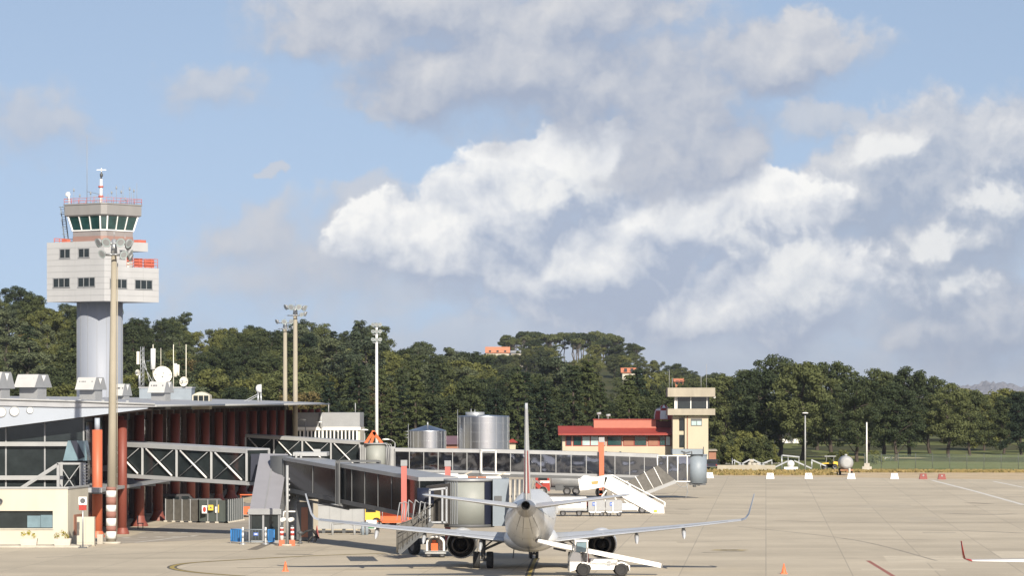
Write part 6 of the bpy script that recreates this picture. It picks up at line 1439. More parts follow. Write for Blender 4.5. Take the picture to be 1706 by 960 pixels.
for px in (995, 1070):
    for dy in (.15, 1.7): MB().wheel((XP(px, Yq), Yq + dy, .36), .36, .25, 'y').build('wheel', [M['black_rubber'], M['hub_grey']], t)
c = MB(); c.box((XP(1092, Yq), Yq - .05, .25), (.3, .1, .2)); c.build('yellow_chock', M['yellow_paint'], t)

# grey service dollies with blue labels in front of the stairs
Yd = 329.0
def dolly(lab, px0, px1, y0):
    x0, x1 = XP(px0, Yd), XP(px1, Yd); t = thing('service_dolly', lab, 'dolly', ((x0 + x1) / 2, Yd, 0), 'service dollies before the stairs')
    c = MB(); c.extr([(x0, Yd, .55), (x1, Yd, .55), (x1, Yd, 1.35), (x1 - .15, Yd, 1.48), (x0 + .15, Yd, 1.48), (x0, Yd, 1.35)], (0, 1.3, 0)); c.build('body', M['metal_grey'], t)
    c = MB(); xm = (x0 + x1) / 2 - .1; c.box((xm - .1, Yd - .02, 1.12), (.36, .02, .32)); c.build('label_plate', M['label_blue'], t); c = MB(); c.box((xm - .1, Yd - .035, 1.12), (.26, .01, .05)); c.build('label_text', M['white_paint'], t)
    c = MB(); c.bb(x0 + .05, x1 - .05, Yd - .05, Yd + 1.35, .38, .5); c.bb(xm - .05, xm + .05, Yd - .12, Yd - .06, .3, 1.3); c.bb(xm - .5, xm + .5, Yd - .12, Yd - .02, .30, .36); c.build('chassis', M['stair_white'], t)
    for x in (x0 + .3, x1 - .3):
        for dy in (.05, 1.2): MB().wheel((x, Yd + dy, .22), .22, .16, 'y').build('wheel', [M['black_rubber'], M['hub_grey']], t)
dolly('left grey service dolly with a blue label, in front of the white stairs', 980, 1008, 832); dolly('right grey service dolly with a blue label, in front of the white stairs', 1009, 1037, 832)
t = thing('pallet_trailer', 'long white trailer with low chassis between the airliner tail and the grey dollies', 'trailer', (XP(940, Yd), Yd, 0))
c = MB(); c.bb(XP(905, Yd), XP(977, Yd), Yd + .1, Yd + 1.7, .72, 1.75); c.build('box', M['stair_white'], t); c = MB(); c.bb(XP(900, Yd), XP(978, Yd), Yd, Yd + 1.8, .52, .70); c.bb(XP(926, Yd), XP(930, Yd), Yd - .06, Yd, .3, 1.1); c.build('chassis', M['light_grey'], t)
c = MB(); c.bb(XP(950, Yd), XP(968, Yd), Yd + .06, Yd + .1, 1.2, 1.5); c.build('blue_panel', M['label_blue'], t)
for px in (912, 938, 965): MB().wheel((XP(px, Yd), Yd + .15, .27), .27, .2, 'y').build('wheel', [M['black_rubber'], M['hub_grey']], t); MB().wheel((XP(px, Yd), Yd + 1.6, .27), .27, .2, 'y').build('wheel', [M['black_rubber'], M['hub_grey']], t)
tug('small red tug parked behind the grey dollies', XP(985, 341), 341, radians(200), 'red_paint')

# tank truck with red cab
t = thing('tank_truck', 'truck with a red and white cab and a grey tank, under the long bridge', 'truck'); L = 5.2
body_profile(t, [(-L / 2, .45), (-L / 2, 2.1), (-L / 2 + .25, 2.45), (-L / 2 + 1.5, 2.45), (-L / 2 + 1.6, .9), (-L / 2 + 1.6, .45)], 2.2, M['red_paint'], 'cab', (-1.75,), .45)
MB().bb(-L / 2 + .5, -L / 2 + 1.55, -1.115, -1.105, 1.35, 1.6).build('white_band', M['white_paint'], t); side_panes(t, [[(-L / 2 + .25, 1.65), (-L / 2 + 1.3, 1.65), (-L / 2 + 1.3, 2.25), (-L / 2 + .4, 2.25)]], 2.2)
MB().bb(-L / 2 - .02, -L / 2, -.95, .95, 1.5, 2.1).build('windscreen', M['glass_dark'], t)
c = MB(); c.lathe([(.9, -.9), (1.0, -.8), (1.0, 2.5), (.9, 2.6)], (0, 0, 1.75), 20, 0, 'x'); c.build('tank', M['metal_grey'], t); MB().bb(-1.0, 2.6, -.9, .9, .6, .85).bb(-.4, .5, -1.0, -.6, .5, 1.1).build('chassis', M['dark_grey'], t)
MB().bb(2.55, 2.75, -.6, -.3, .8, 2.6).bb(2.5, 2.8, .2, .5, .8, 2.4).build('hose_reel', M['yellow_paint'], t); wheels(t, (-1.75, .9, 1.9), 2.1, .45, .3)
place(t, XP(931, 404), 404, 0)
t = thing('conveyor_trolley', 'low grey equipment trolley with bent pipes just left of the tank truck', 'trolley', (XP(893, 402), 402, 0)); x0 = XP(884, 402); c = MB(); c.bb(x0, x0 + 1.4, 402, 403, .35, .7); c.build('bed', M['light_grey'], t)
c = MB(); c.pipe([(x0, 402, .7), (x0 + .2, 402, 1.9), (x0 + .7, 402, 1.5), (x0 + 1.3, 402, 1.0)], .06, 6); c.pipe([(x0 + .3, 402.6, .7), (x0 + .6, 402.6, 1.6), (x0 + 1.4, 402.6, 1.4)], .05, 6); c.build('pipe', M['mid_grey'], t)
for a in (.25, 1.15): MB().wheel((x0 + a, 402, .2), .2, .14, 'y').build('wheel', [M['black_rubber'], M['hub_grey']], t)

# white vans and loaders glimpsed under the long bridge
def loader(lab, px, Y, L, H, sticker=False, rz=0):
    t = thing('cargo_loader', lab, 'loader'); body_profile(t, [(-L / 2, .4), (-L / 2, 1.3), (-L * .3, 1.5), (-L * .22, H * .95), (0, H), (L * .38, H), (L / 2, H * .7), (L / 2, .4)], 2.2, M['stair_white'], 'body', (-L * .3, L * .3), .4); wheels(t, (-L * .3, L * .3), 2.1, .4, .28)
    side_panes(t, [[(-L * .2, 1.5), (-.05, 1.5), (-.05, H * .88), (-L * .17, H * .88)]], 2.2)
    c = MB(); c.beam((-L / 2, -.8, 1.3), (L / 2, -.8, H + .35), .10); c.beam((-L / 2, .8, 1.3), (L / 2, .8, H + .35), .10)
    for i in range(4): c.beam((-L / 2 + L * i / 4, -.8, 1.3 + (H - .95) * i / 4), (-L / 2 + L * i / 4, .8, 1.3 + (H - .95) * i / 4), .08)
    c.build('rail', M['tan_ribs'], t)
    if sticker: MB().bb(.15, .85, -1.125, -1.112, H - .75, H - .25).build('orange_logo', M['sticker_orange'], t)
    return place(t, XP(px, Y), Y, rz)
loader('white loader with an orange emblem behind the pale cab drum of the nearer bridge', 806, 368, 4.4, 2.85, True); loader('white loader left of the one with the orange emblem', 752, 372, 4.2, 2.9); 
van('white van under the left end of the long bridge', XP(700, 374), 374, radians(6), 5.2, 2.95); van('second white van under the long bridge, between the pink posts', XP(726, 380), 380, radians(170), 4.6, 2.9)
t = thing('stacked_crates', 'brown crates on a white pallet under the long bridge', 'crates', (XP(790, 352), 352, 0)); c = MB()
for i, (a, b) in enumerate(((0, 0), (.95, 0), (1.9, 0), (.5, .8), (1.45, .8))): c.box((XP(778, 352) + a, 352, 2.0 + b), (.85, .85, .72))
c.build('crates', M['brown_panel'], t); c = MB(); c.bb(XP(776, 352) - .6, XP(776, 352) + 2.8, 351.5, 352.6, .4, 1.62); c.build('pallet', M['stair_white'], t)
for q in (0, 2.2): MB().wheel((XP(776, 352) + q, 351.6, .3), .3, .2, 'y').build('wheel', [M['black_rubber'], M['hub_grey']], t)

# clutter under the nearer tunnel
Yk = 287.0; t = thing('portable_cabin', 'pale grey portable cabin below the nearer jet bridge', 'cabin', (XP(565, Yk), Yk, 0)); x0, x1 = XP(530, Yk), XP(606, Yk)
c = MB(); c.bb(x0, x1, Yk, Yk + 2.6, .35, ZP(843, Yk)); c.build('wall', M['light_grey'], t); c = MB(); c.bb(x0 - .06, x1 + .06, Yk - .06, Yk + 2.66, ZP(843, Yk) + .004, ZP(841, Yk)); c.build('roof', M['mid_grey'], t)
c = MB()
for i in range(1, 4): c.bb(x0 + (x1 - x0) * i / 4 - .02, x0 + (x1 - x0) * i / 4 + .02, Yk - .015, Yk - .004, .4, ZP(844, Yk))
c.build('seam', M['mid_grey'], t); c = MB()
for q in (.3, 1.9, 3.3): c.bb(x0 + q, x0 + q + .25, Yk + .1, Yk + .5, 0, .34)
c.build('foot', M['dark_grey'], t)
t = thing('utility_box', 'tan flat roofed utility hut behind the pale portable cabin', 'hut', (XP(545, 294), 294, 0)); MB().bb(XP(520, 294), XP(596, 294), 294, 297, 0, ZP(826, 294)).build('wall', M['tan_concrete'], t); MB().bb(XP(519, 294), XP(597, 294), 293.9, 297.1, ZP(826, 294) + .003, ZP(824, 294)).build('roof', M['light_concrete'], t)
Yk = 283.5; t = thing('guard_rail', 'grey tubular guard rail in front of the pale cabin', 'guard rail', (XP(575, Yk), Yk, 0)); c = MB()
c.pipe([W(554, 896, Yk), W(554, 873, Yk), W(585, 872, Yk), W(590, 876, Yk), W(591, 896, Yk)], .09, 8); c.build('tube', M['light_grey'], t)
t = thing('duct', 'two upright pale blue ducts beside the pale cabin', 'duct', (XP(608, Yk), Yk, 0)); 
for px in (604.5, 611): MB().tube(W(px, 896, Yk), W(px, 870, Yk), .13, n=12).build('pipe', M['sky_blue_paint'], t)
t = thing('ground_heater', 'white and green ground heater trailer right of the blue ducts', 'heater', (XP(620, Yk + 2), Yk + 2, 0)); x = XP(619, Yk + 2); c = MB(); c.box((x, Yk + 2, .75), (.8, 1.0, .7)); c.build('body', M['white_paint'], t); MB().box((x, Yk + 1.48, .6), (.5, .03, .3)).build('green_panel', mat('green_paint', (.07, .22, .12), .5), t); MB().wheel((x - .25, Yk + 1.6, .22), .22, .14, 'y').build('wheel', [M['black_rubber'], M['hub_grey']], t)
van('white van parked behind the pale cabin under the nearer bridge', XP(672, 345), 345, radians(20), 4.6, 2.1)
t = thing('lift_truck', 'yellow lift truck with a white boom behind the nearer jet bridge', 'lift truck'); body_profile(t, [(-1.3, .4), (-1.3, 1.1), (-.3, 1.2), (-.2, 1.9), (.9, 1.9), (1.1, 1.1), (1.3, 1.0), (1.3, .4)], 1.6, M['yellow_paint'], 'body', (-.8, .8), .35); wheels(t, (-.8, .8), 1.6, .35, .28); side_panes(t, [[(-.1, 1.2), (.75, 1.2), (.75, 1.8), (-.1, 1.8)]], 1.6)
c = MB(); c.beam((-1.2, 0, 1.3), (1.8, 0, 2.9), .25, .2); c.build('boom', M['stair_white'], t); place(t, XP(609, 303), 303, radians(10))
cart('orange open baggage cart behind the nearer bridge, left one', XP(637, 300), 300, radians(8), 'orange_paint', False); cart('orange covered baggage cart behind the nearer bridge, right one', XP(662, 298), 298, radians(8), 'orange_paint', True)
cart('white covered baggage cart behind the yellow lift truck', XP(628, 336), 336, 0, 'stair_white', True); cart('white covered baggage cart at the far left of the carts', XP(590, 338), 338, radians(-5), 'stair_white', True)
tug('dark red tug with a canopy between the orange carts and the yellow truck', XP(626, 306), 306, radians(12), 'red_paint', True)
# ground power unit with an orange grille between the stair and the engine
t = thing('power_unit', 'white ground power unit with an open orange interior beside the left engine', 'power unit'); c = MB()
arch = [(-.62, .35), (.62, .35)] + [(.62 * cos(a), 1.0 + .45 * sin(a)) for a in [pi * i / 10 for i in range(11)]]; inn = [(-.5, .42), (.5, .42)] + [(.5 * cos(a), .98 + .35 * sin(a)) for a in [pi * i / 10 for i in range(11)]]
n = len(arch); A = [(x, -.9, z) for x, z in arch]; B = [(x, -.9, z) for x, z in inn]; C = [(x, .9, z) for x, z in arch]; D = [(x, .3, z) for x, z in inn]
c.add(A + B, [(i, (i + 1) % n, n + (i + 1) % n, n + i) for i in range(n)]); c.add(A + C, [(i, n + i, n + (i + 1) % n, (i + 1) % n) for i in range(n)]); c.add(B + D, [(i, (i + 1) % n, n + (i + 1) % n, n + i) for i in range(n)]); c.add(D, [tuple(range(n))]); c.add(C, [tuple(range(n))]); c.build('shell', M['stair_white'], t)
c = MB(); c.bb(-.3, .15, -.6, .2, .43, .95); c.box((-.1, -.3, 1.05), (.25, .4, .2)); c.build('generator', M['orange_paint'], t); c = MB(); c.bb(-.7, .7, -.95, .95, .25, .345); c.bb(-.8, .9, -1.0, -.96, .42, .46); c.build('chassis', M['light_grey'], t); wheels(t, (-.45, .45), 1.7, .24, .16)
place(t, XP(726, 243.5), 243.5, 0)
# ------------------------------------------------------------------ hoarding, barriers, cones
Yh = 313.0; t = thing('site_hoarding', 'dark green metal site hoarding with white and yellow notices under the near walkway', 'hoarding', (XP(335, Yh), Yh, 0))
def hp(name, a, b, ya, yb, h, m='hoarding_green'):
    A, B = V(XP(a, ya), ya, 0), V(XP(b, yb), yb, 0); c = MB(); c.extr([A + V(0, 0, .12), B + V(0, 0, .12), B + V(0, 0, h), A + V(0, 0, h)], (0, .08, 0)); o = c.build(name, M[m], t)
    n = max(2, int((B - A).length / .9))
    for i in range(n + 1): p = A.lerp(B, i / n); c = MB(); c.beam(p + V(0, -.05, 0), p + V(0, -.05, h + .05), .07); c.build('post', M['mid_grey'], t); c = MB(); c.box((p.x, p.y - .1, .06), (.3, .4, .12)); c.build('foot_block', M['light_concrete'], t)
    return o
hp('hoarding_panel', 276, 331, 314.5, 312, 1.95, 'mesh_grey'); hp('hoarding_panel', 331, 377, 312, 310.8, 1.95); hp('hoarding_panel', 377, 405, 310.8, 318, 1.95)
ys_ = 311.2
def notice(px0, px1, py0, py1, m, sym=None):
    c = MB(); c.bb(XP(px0, ys_), XP(px1, ys_), ys_ - .08, ys_ - .05, ZP(py1, ys_), ZP(py0, ys_)); s = c.build('notice', M[m], t)
    if sym: sym(s, (XP(px0, ys_) + XP(px1, ys_)) / 2, (ZP(py1, ys_) + ZP(py0, ys_)) / 2)
def oval(s, x, z): c = MB(); k = 20; c.add([(x + .14 * cos(2 * pi * i / k), ys_ - .087, z + .24 * sin(2 * pi * i / k)) for i in range(k)], [tuple(range(k))]); c.build('symbol', M['red_paint'], s)
def tri(s, x, z): c = MB(); c.add([(x - .12, ys_ - .087, z - .08), (x + .12, ys_ - .087, z - .08), (x, ys_ - .087, z + .12)], [(0, 1, 2)]); c.build('symbol', M['dark_grey'], s)
def lines(s, x, z): c = MB(); [c.bb(x - .14, x + .14, ys_ - .087, ys_ - .082, z + o - .025, z + o + .025) for o in (-.12, 0, .12)]; c.build('symbol', M['mid_grey'], s)
notice(336.5, 345, 843, 856, 'white_paint', oval); notice(347, 355.5, 842, 851, 'yellow_paint', tri); notice(358.5, 362.5, 845, 855, 'white_paint', lines); notice(363.5, 373, 841.5, 855, 'yellow_paint', tri)
# vehicles in the shade behind the hoarding
tug('orange tug behind the hoarding, left of the grey covered stair', XP(411, 328), 328, radians(100), 'orange_paint', True)
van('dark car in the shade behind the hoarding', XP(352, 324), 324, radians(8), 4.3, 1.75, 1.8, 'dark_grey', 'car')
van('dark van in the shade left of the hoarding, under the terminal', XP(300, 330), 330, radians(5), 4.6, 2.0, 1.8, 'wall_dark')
# bench at the foot of the facade
Yb = 297; t = thing('chair', 'dark chair standing against the terminal columns', 'chair', (XP(234, Yb), Yb, 0)); x = XP(234, Yb); MB().box((x, Yb, .45), (.5, .5, .06)).build('seat', M['dark_grey'], t); MB().box((x - .23, Yb, .8), (.05, .5, .6)).build('backrest', M['dark_grey'], t)
for a in (-.2, .2):
    for b in (-.2, .2): MB().tube((x + a, Yb + b, 0), (x + a, Yb + b, .45), .02, n=6).build('leg', M['dark_grey'], t)
# blue barriers
def barrier(lab, px0, y0, px1, y1, solid, h=1.05):
    A, B = V(XP(px0, y0), y0, 0), V(XP(px1, y1), y1, 0); t = thing('crowd_barrier', lab, 'barrier', A.lerp(B, .5), 'blue barriers before the covered stair'); d = (B - A).normalized()
    c = MB(); c.pipe([A + V(0, 0, .15), A + V(0, 0, h), B + V(0, 0, h), B + V(0, 0, .15), A + V(0, 0, .15)], .03, 7); c.build('frame', M['blue_paint'] if solid else M['sky_blue_paint'], t)
    if solid:
        c = MB(); c.extr([A + V(0, 0, .18), B + V(0, 0, .18), B + V(0, 0, h - .03), A + V(0, 0, h - .03)], (0, .02, 0)); c.build('panel', M['blue_paint'], t)
        c = MB()
        for i in range(1, 6): p = A.lerp(B, i / 6); c.beam(p + V(0, -.015, .2), p + V(0, -.015, h - .05), .03)
        c.build('rib', M['navy'], t)
    else:
        c = MB(); n = int((B - A).length / .11)
        for i in range(1, n): p = A.lerp(B, i / n); c.tube(p + V(0, 0, .15), p + V(0, 0, h), .010, n=5)
        c.build('bars', M['sky_blue_paint'], t); p = A.lerp(B, .55); c = MB(); c.box(p + V(0, -.05, .72), (.34, .02, .22)); c.build('plate', M['label_blue'], t); c = MB(); c.box(p + V(0, -.065, .72), (.22, .01, .06)); c.build('plate_mark', M['white_paint'], t)
    for P_ in (A, B): c = MB(); c.beam(P_ + V(0, -.3, .04), P_ + V(0, .3, .04), .05, .05); c.build('foot', M['galv'], t)
barrier('solid blue barrier panel at the left end of the row', 384.5, 267, 402, 266.3, True); barrier('barred pale blue barrier in the middle of the row with a small blue plate', 406, 265.9, 443, 265.6, False); barrier('narrow solid blue barrier panel at the right end of the row', 446.5, 265.6, 457, 266.2, True)
for px, lab in ((404.5, 'left white and grey marker post among the blue barriers'), (442.5, 'right white and grey marker post among the blue barriers')):
    t = thing('marker_post', lab, 'marker post', (XP(px, 265), 265, 0)); c = MB(); c.tube((XP(px, 265), 265, .05), (XP(px, 265), 265, 1.25), .07, n=10); c.build('tube', M['white_paint'], t); c = MB()
    for z in (.45, .85): c.tube((XP(px, 265), 265, z), (XP(px, 265), 265, z + .2), .075, n=10)
    c.build('band', M['mid_grey'], t); MB().lathe([(.25, 0), (.25, .05), (.08, .1)], (XP(px, 265), 265, 0), 14, caps=False).build('foot', M['galv'], t)
# camera pole with extinguisher stand
Yp = 262.6; xp = XP(478.5, Yp); t = thing('camera_pole', 'slim pale pole with small cameras in front of the grey covered stair', 'pole', (xp, Yp, 0))
MB().tube((xp, Yp, 0), (xp, Yp, ZP(776, Yp)), .11, .10, 14).build('pole', M['light_grey'], t); MB().lathe([(.9, 0), (.9, .12), (.85, .13)], (xp, Yp, 0), 4).build('plinth', M['light_concrete'], t)
c = MB(); c.pipe([W(480, 853, Yp), W(473, 853, Yp), W(472, 862, Yp)], .05, 6); c.pipe([W(478, 853, Yp), W(492, 853, Yp)], .06, 6); c.build('arm', M['white_paint'], t)
for px in (472, 485): c = MB(); c.tube(W(px - 2.5, 867, Yp - .2), W(px + 3, 866, Yp + .1), .16, n=12); c.build('camera', M['white_paint'], t)
c = MB()
for i in range(5): c.bb(xp + .1, xp + .2, Yp - .05, Yp + .05, ZP(800 + i * 9, Yp), ZP(797 + i * 9, Yp))
c.build('clip', M['mid_grey'], t)
for px, lab in ((469.5, 'red and white delineator left of the slim camera pole'), (487, 'red and white delineator right of the slim camera pole')):
    y = 262.2; t = thing('delineator', lab, 'delineator', (XP(px, y), y, 0)); x = XP(px, y)
    MB().bb(x - .2, x + .2, y - .16, y + .16, 0, .42).build('base', M['post_orange'], t); c = MB(); c.tube((x, y, .42), (x, y, 1.35), .14, .12, 12); c.build('body', M['white_paint'], t)
    for z in (.75, 1.08): MB().tube((x, y, z), (x, y, z + .18), .147, .145, 12).build('red_band', M['red_paint'], t)
    MB().tube((x, y, 1.35), (x, y, 1.5), .12, .1, 12).build('cap', M['dark_grey'], t)
# dark equipment by the rotunda foot
t = thing('control_cabinet', 'dark control cabinet with a brown door under the head of the nearer jet bridge', 'cabinet', (XP(504, 271), 271, 0)); MB().bb(XP(494, 271), XP(520, 271), 271, 272.6, .1, ZP(838, 271)).build('body', M['dark_grey'], t); MB().bb(XP(502, 271), XP(513, 271), 270.96, 270.99, .3, ZP(846, 271)).build('door', M['brown_panel'], t)
t = thing('hydrant', 'dark grey fuel hydrant with hoses on the apron beside the pink cone', 'hydrant', (XP(500, 266), 266, 0)); x = XP(500, 266); MB().lathe([(.18, 0), (.18, .1), (.1, .15), (.1, .7), (.2, .75), (.2, .85), (.05, .95)], (x, 266, 0), 14).build('standpipe', M['dark_grey'], t)
c = MB(); c.pipe([(x, 266, .6), (x + .4, 266.3, .9), (x + .9, 266.6, 1.0), (x + 1.2, 267, .5), (x + 1.0, 267, .1)], .09, 8); c.pipe([(x + .5, 267, .1), (x + .8, 267, .5), (x + 1.3, 267.3, .4)], .07, 8); c.build('hose', M['black_rubber'], t)
c1 = G(475.5, 953); cone('small orange cone alone on the apron near the yellow loop line', c1); cone('small orange cone alone on the open apron right of the belt loader', G(1306, 957))
cone('large faded pink cone by the foot of the nearer jet bridge', V(XP(528, 277), 277, 0), .95, 'post_pink')
# drain grate
p = [G(584, 936), G(630, 936), G(622, 928.5), G(577, 928.5)]; t = thing('drain_grate', 'dark rectangular drain grate in the apron left of the airliner', 'drain', p[0].lerp(p[2], .5)); c = MB(); c.extr([(*q.xy, .006) for q in p], (0, 0, .012)); c.build('frame', M['dark_grey'], t); c = MB()
for i in range(9): a, b = p[0].lerp(p[1], (i + .5) / 9), p[3].lerp(p[2], (i + .5) / 9); c.beam((*a.xy, .024), (*b.xy, .024), .08, .01)
c.build('bars', M['dark_grey'], t)
# small street lamps behind
def lamp(lab, px, ybase, ytop, Y, dx, r=.06):
    x = XP(px, Y); t = thing('street_lamp', lab, 'street lamp', (x, Y, 0), 'street lamps'); z = ZP(ytop, Y); c = MB(); c.tube((x, Y, 0), (x, Y, z), r * 1.3, r, 8)
    if dx: c.pipe([(x, Y, z), (x + dx * .4, Y, z + .35), (x + dx, Y, z + .4)], r * .8, 6)
    c.build('pole', M['light_grey'], t); c = MB(); c.loft([[(x + dx + sx * w_, Y + sy * .18, z + .33 + zz) for sx, sy in ((-1, -1), (1, -1), (1, 1), (-1, 1))] for zz, w_ in ((0, .45), (.1, .42), (.16, .2))], 0, True, True); c.build('lamp_head', M['white_paint'], t)
lamp('street lamp with curved arm right of the orange frame', 658, 750, 738, 440, -1.1); lamp('street lamp before the pale annex, lower one', 563, 745, 722, 455, -.4); lamp('street lamp before the pale annex, middle one', 536, 745, 709, 455, -.4); lamp('street lamp before the pale annex, nearest to the terminal', 509, 745, 705, 455, -.4); lamp('twin headed street lamp left of the white mast', 607.5, 748, 722, 450, 0)
lamp('tall lamp post on the grass between the pines and the barriers', 1341.5, 780, 693, 545, 0, .10)
Y = 540; x = XP(1444, Y); t = thing('white_pole', 'plain white pole on a concrete foot at the edge of the grass', 'pole', (x, Y, 0)); MB().tube((x, Y, .4), (x, Y, ZP(704, Y)), .13, .09, 10).build('pole', M['white_paint'], t); MB().bb(x - .7, x + .7, Y - .4, Y + .4, 0, .7).bb(x - .4, x + .4, Y - .3, Y + .3, .7, 1.2).build('foot', M['light_concrete'], t)
# blocks along the far edge
def block(lab, px, py, m, w=1.0):
    p = G(px, py); t = thing('marker_block', lab, 'marker block', p, 'plastic blocks along the apron edge'); h = .75
    c = MB(); c.loft([[(p.x + sx * w_, p.y + sy * .3 * k, z) for sx, sy in ((-1, -1), (1, -1), (1, 1), (-1, 1))] for z, w_, k in ((0, w * .55, 1.2), (.25, w * .5, 1.0), (h, w * .42, .7))], 0, False, True); c.build('body', M[m], t)
    c = MB(); c.lathe([(.01, 0), (.12, 0)], (p.x, p.y - .285, .5), 12, 0, 'y', False, False); c.build('plug', M['mid_grey'], t)
block('white marker block beside the farther bridge cab', 1182, 797, 'stair_white'); block('white marker block below the thicket', 1283, 798, 'stair_white'); block('white marker block below the lamp post', 1347, 798, 'stair_white'); block('white marker block in front of the tank trailer', 1418, 798.5, 'stair_white'); block('white marker block right of the white pole', 1490, 798.5, 'stair_white'); block('left red marker block at the apron edge', 1538, 799, 'brick_red'); block('right red marker block at the apron edge', 1569, 799.5, 'brick_red')
# white crossed barriers (closed taxiway crosses) and other small things on the earth strip
def xframe(lab, pts, Y, posts):
    t = thing('crossed_barrier', lab, 'barrier', W(*pts[0][0], Y), 'crossed pole barriers'); c = MB()
    for a, b in pts: c.beam(W(*a, Y), W(*b, Y), .16, .2)
    for px, y0 in posts: c.tube(W(px, y0, Y), (XP(px, Y), Y, 0), .06, n=7)
    c.build('poles', M['galv'], t)
xframe('crossed grey poles left, below the thicket', [((1222, 767), (1248, 780)), ((1225, 779), (1250, 766))], 552, ((1220, 764), (1224, 766)))
xframe('crossed grey poles below the thicket with a pale heap behind', [((1254, 766), (1282, 780)), ((1262, 776), (1286, 767))], 552, ((1286, 766),))
xframe('crossed grey poles either side of the white radar ball', [((1289, 780), (1312, 769)), ((1323, 768), (1352, 781))], 550, ((1303, 760), (1352, 766)))
xframe('slanting grey pole left of the yellow machine', [((1352, 767), (1376, 777))], 550, ((1353, 766), (1367, 772)))
xframe('grey goal shaped bar behind the white radar ball', [((1302, 759), (1332, 762))], 556, ((1302, 759), (1313, 760), (1331, 762)))
Y = 548; t = thing('radar_ball', 'white ball on a white flat base on the earth strip', 'ball', (XP(1317.5, Y), Y, 0)); MB().ball(W(1317.5, 773.5, Y), .56, 20, 12).build('ball', M['white_paint'], t); MB().bb(XP(1306, Y), XP(1329, Y), Y - .5, Y + .5, .1, ZP(778.5, Y)).build('base', M['white_paint'], t)
t = thing('stone_heap', 'pale heap of stones between the crossed poles', 'heap', (XP(1255, 555), 555, 0)); c = MB(); r = random.Random(4)
for i in range(14): c.ball((XP(1255, 555) + r.gauss(0, .7), 555 + r.gauss(0, .4), .3 + abs(r.gauss(.3, .35))), (r.uniform(.3, .55), .4, r.uniform(.25, .45)), 8, 5)
c.build('stones', M['light_concrete'], t)
t = thing('low_wall', 'low grey concrete wall in front of the thicket', 'wall', (XP(1240, 549), 549, 0)); MB().bb(XP(1195, 549), XP(1292, 549), 549, 549.5, 0, .75).build('wall', M['tan_concrete'], t)
t = thing('roller_machine', 'yellow road machine with a pale canopy left of the tank trailer', 'machine'); body_profile(t, [(-1.2, .35), (-1.2, 1.0), (-.2, 1.1), (-.1, .9), (.5, .9), (.6, 1.3), (1.2, 1.2), (1.2, .35)], 1.3, M['yellow_paint'], 'body', (-.75, .75), .42); wheels(t, (-.75, .75), 1.4, .42, .4)
c = MB()
for a in (-.5, .6):
    for s in (-.55, .55): c.tube((a, s, 1.0), (a, s, 2.0), .03, n=6)
c.bb(-.8, .9, -.7, .7, 2.0, 2.12); c.build('canopy', M['light_grey'], t); place(t, XP(1382, 551), 551, 0)
Y = 512; t = thing('tank_trailer', 'light grey tank trailer seen end on at the edge of the apron', 'trailer', (XP(1409, Y), Y, 0)); x = XP(1409, Y); c = MB(); c.lathe([(.5, -1.9), (.85, -1.7), (.98, -1.2), (.98, 1.6), (.7, 2.0)], (x, Y, 1.75), 24, 0, 'y'); c.tube((x, Y - .3, 2.7), (x, Y - .3, 2.95), .2); c.build('tank', M['light_grey'], t)
MB().bb(x - .9, x + .9, Y - 1.8, Y + 1.8, .6, .85).bb(x - .12, x + .12, Y - 2.4, Y - 1.8, .5, .7).build('chassis', M['rust'], t)
for s in (-.8, .8): MB().wheel((x + s, Y, .5), .5, .3).build('wheel', [M['black_rubber'], M['hub_grey']], t)
MB().tube((x + .35, Y - 2, 0), (x + .35, Y - 2, 1.0), .16).build('valve', M['light_concrete'], t)
t = thing('tool_shed', 'small tan shed right of the beige tower', 'shed', (XP(1194, 575), 575, 0)); MB().bb(XP(1181, 575), XP(1193, 575), 575, 578, 0, ZP(752, 575)).build('wall', M['brown_panel'], t); MB().extr([(XP(1179, 575), 574.6, ZP(752, 575)), (XP(1195, 575), 574.6, ZP(752, 575)), (XP(1195, 575), 578.4, ZP(750, 578)), (XP(1179, 575), 578.4, ZP(750, 578))], (0, 0, .12)).build('roof', M['tan_concrete'], t)
van('dark purple car parked by the foot of the beige tower', XP(1188, 556), 556, radians(80), 4.0, 1.5, 1.7, 'navy', 'car')
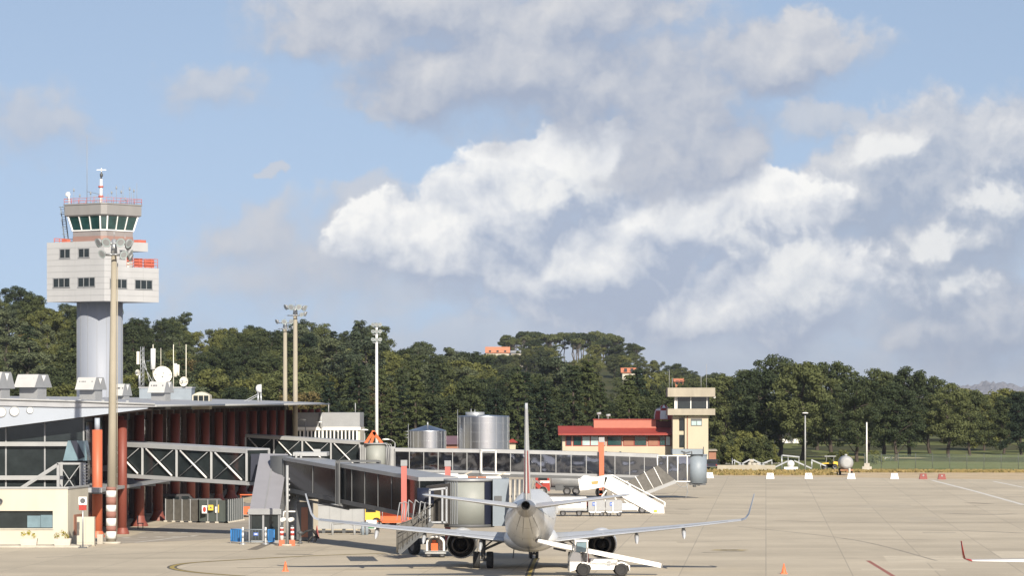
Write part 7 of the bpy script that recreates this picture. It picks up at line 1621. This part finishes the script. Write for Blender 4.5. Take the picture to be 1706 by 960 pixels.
# chain link fence on the right
t = thing('chain_link_fence', 'thin chain link fence with grey posts between the earth strip and the lawn', 'fence', (XP(1580, 560), 560, 0))
fm = bpy.data.materials.new('chain_link'); fm.use_nodes = True; nt = fm.node_tree; b = nt.nodes['Principled BSDF']; b.inputs['Base Color'].default_value = (.28, .36, .28, 1); b.inputs['Roughness'].default_value = .6
tc = nt.nodes.new('ShaderNodeTexCoord'); w1 = nt.nodes.new('ShaderNodeTexChecker'); w1.inputs['Scale'].default_value = 26; mp = nt.nodes.new('ShaderNodeMapping'); mp.inputs['Rotation'].default_value = (0, radians(45), 0); nt.links.new(tc.outputs['Object'], mp.inputs[0]); nt.links.new(mp.outputs[0], w1.inputs['Vector'])
mr = nt.nodes.new('ShaderNodeMath'); mr.operation = 'MULTIPLY'; nt.links.new(w1.outputs['Fac'], mr.inputs[0]); mr.inputs[1].default_value = .26; nt.links.new(mr.outputs[0], b.inputs['Alpha'])
fx = [(XP(p, 556), 556 - (p - 1440) * .012) for p in range(1440, 1750, 28)]
c = MB()
for a, b in zip(fx[:-1], fx[1:]): c.add([(*a, .1), (*b, .1), (*b, 2.3), (*a, 2.3)], [(0, 1, 2, 3)])
c.build('mesh', fm, t)
for p in fx: c = MB(); c.tube((*p, 0), (*p, 2.5), .035, n=7); c.build('post', M['dark_grey'], t)
t = thing('golf_bench', 'tiny white bench on the lawn', 'bench', (XP(1480, 640), 640, 0)); x = XP(1480, 640); MB().bb(x - .7, x + .7, 640, 640.4, .42, .5).build('seat', M['white_paint'], t)
for a in (-.55, .55): MB().bb(x + a - .05, x + a + .05, 640, 640.4, 0, .418).build('leg', M['white_paint'], t)
# ------------------------------------------------------------------ the air: a closed box of even haze round the whole scene
hm = bpy.data.materials.new('haze_air'); hm.use_nodes = True; nt = hm.node_tree; nt.nodes.clear()
o = nt.nodes.new('ShaderNodeOutputMaterial'); pv = nt.nodes.new('ShaderNodeVolumePrincipled'); pv.inputs['Color'].default_value = (.80, .87, 1.0, 1); pv.inputs['Density'].default_value = 4.5e-5; pv.inputs['Anisotropy'].default_value = .2
nt.links.new(pv.outputs[0], o.inputs['Volume'])
hz = MB().bb(-9500, 9500, -500, 14500, -21.5, 160).build('haze', hm); stuff(hz); tag(hz, 'thin pale haze in the air over the airfield and the hills', 'haze')
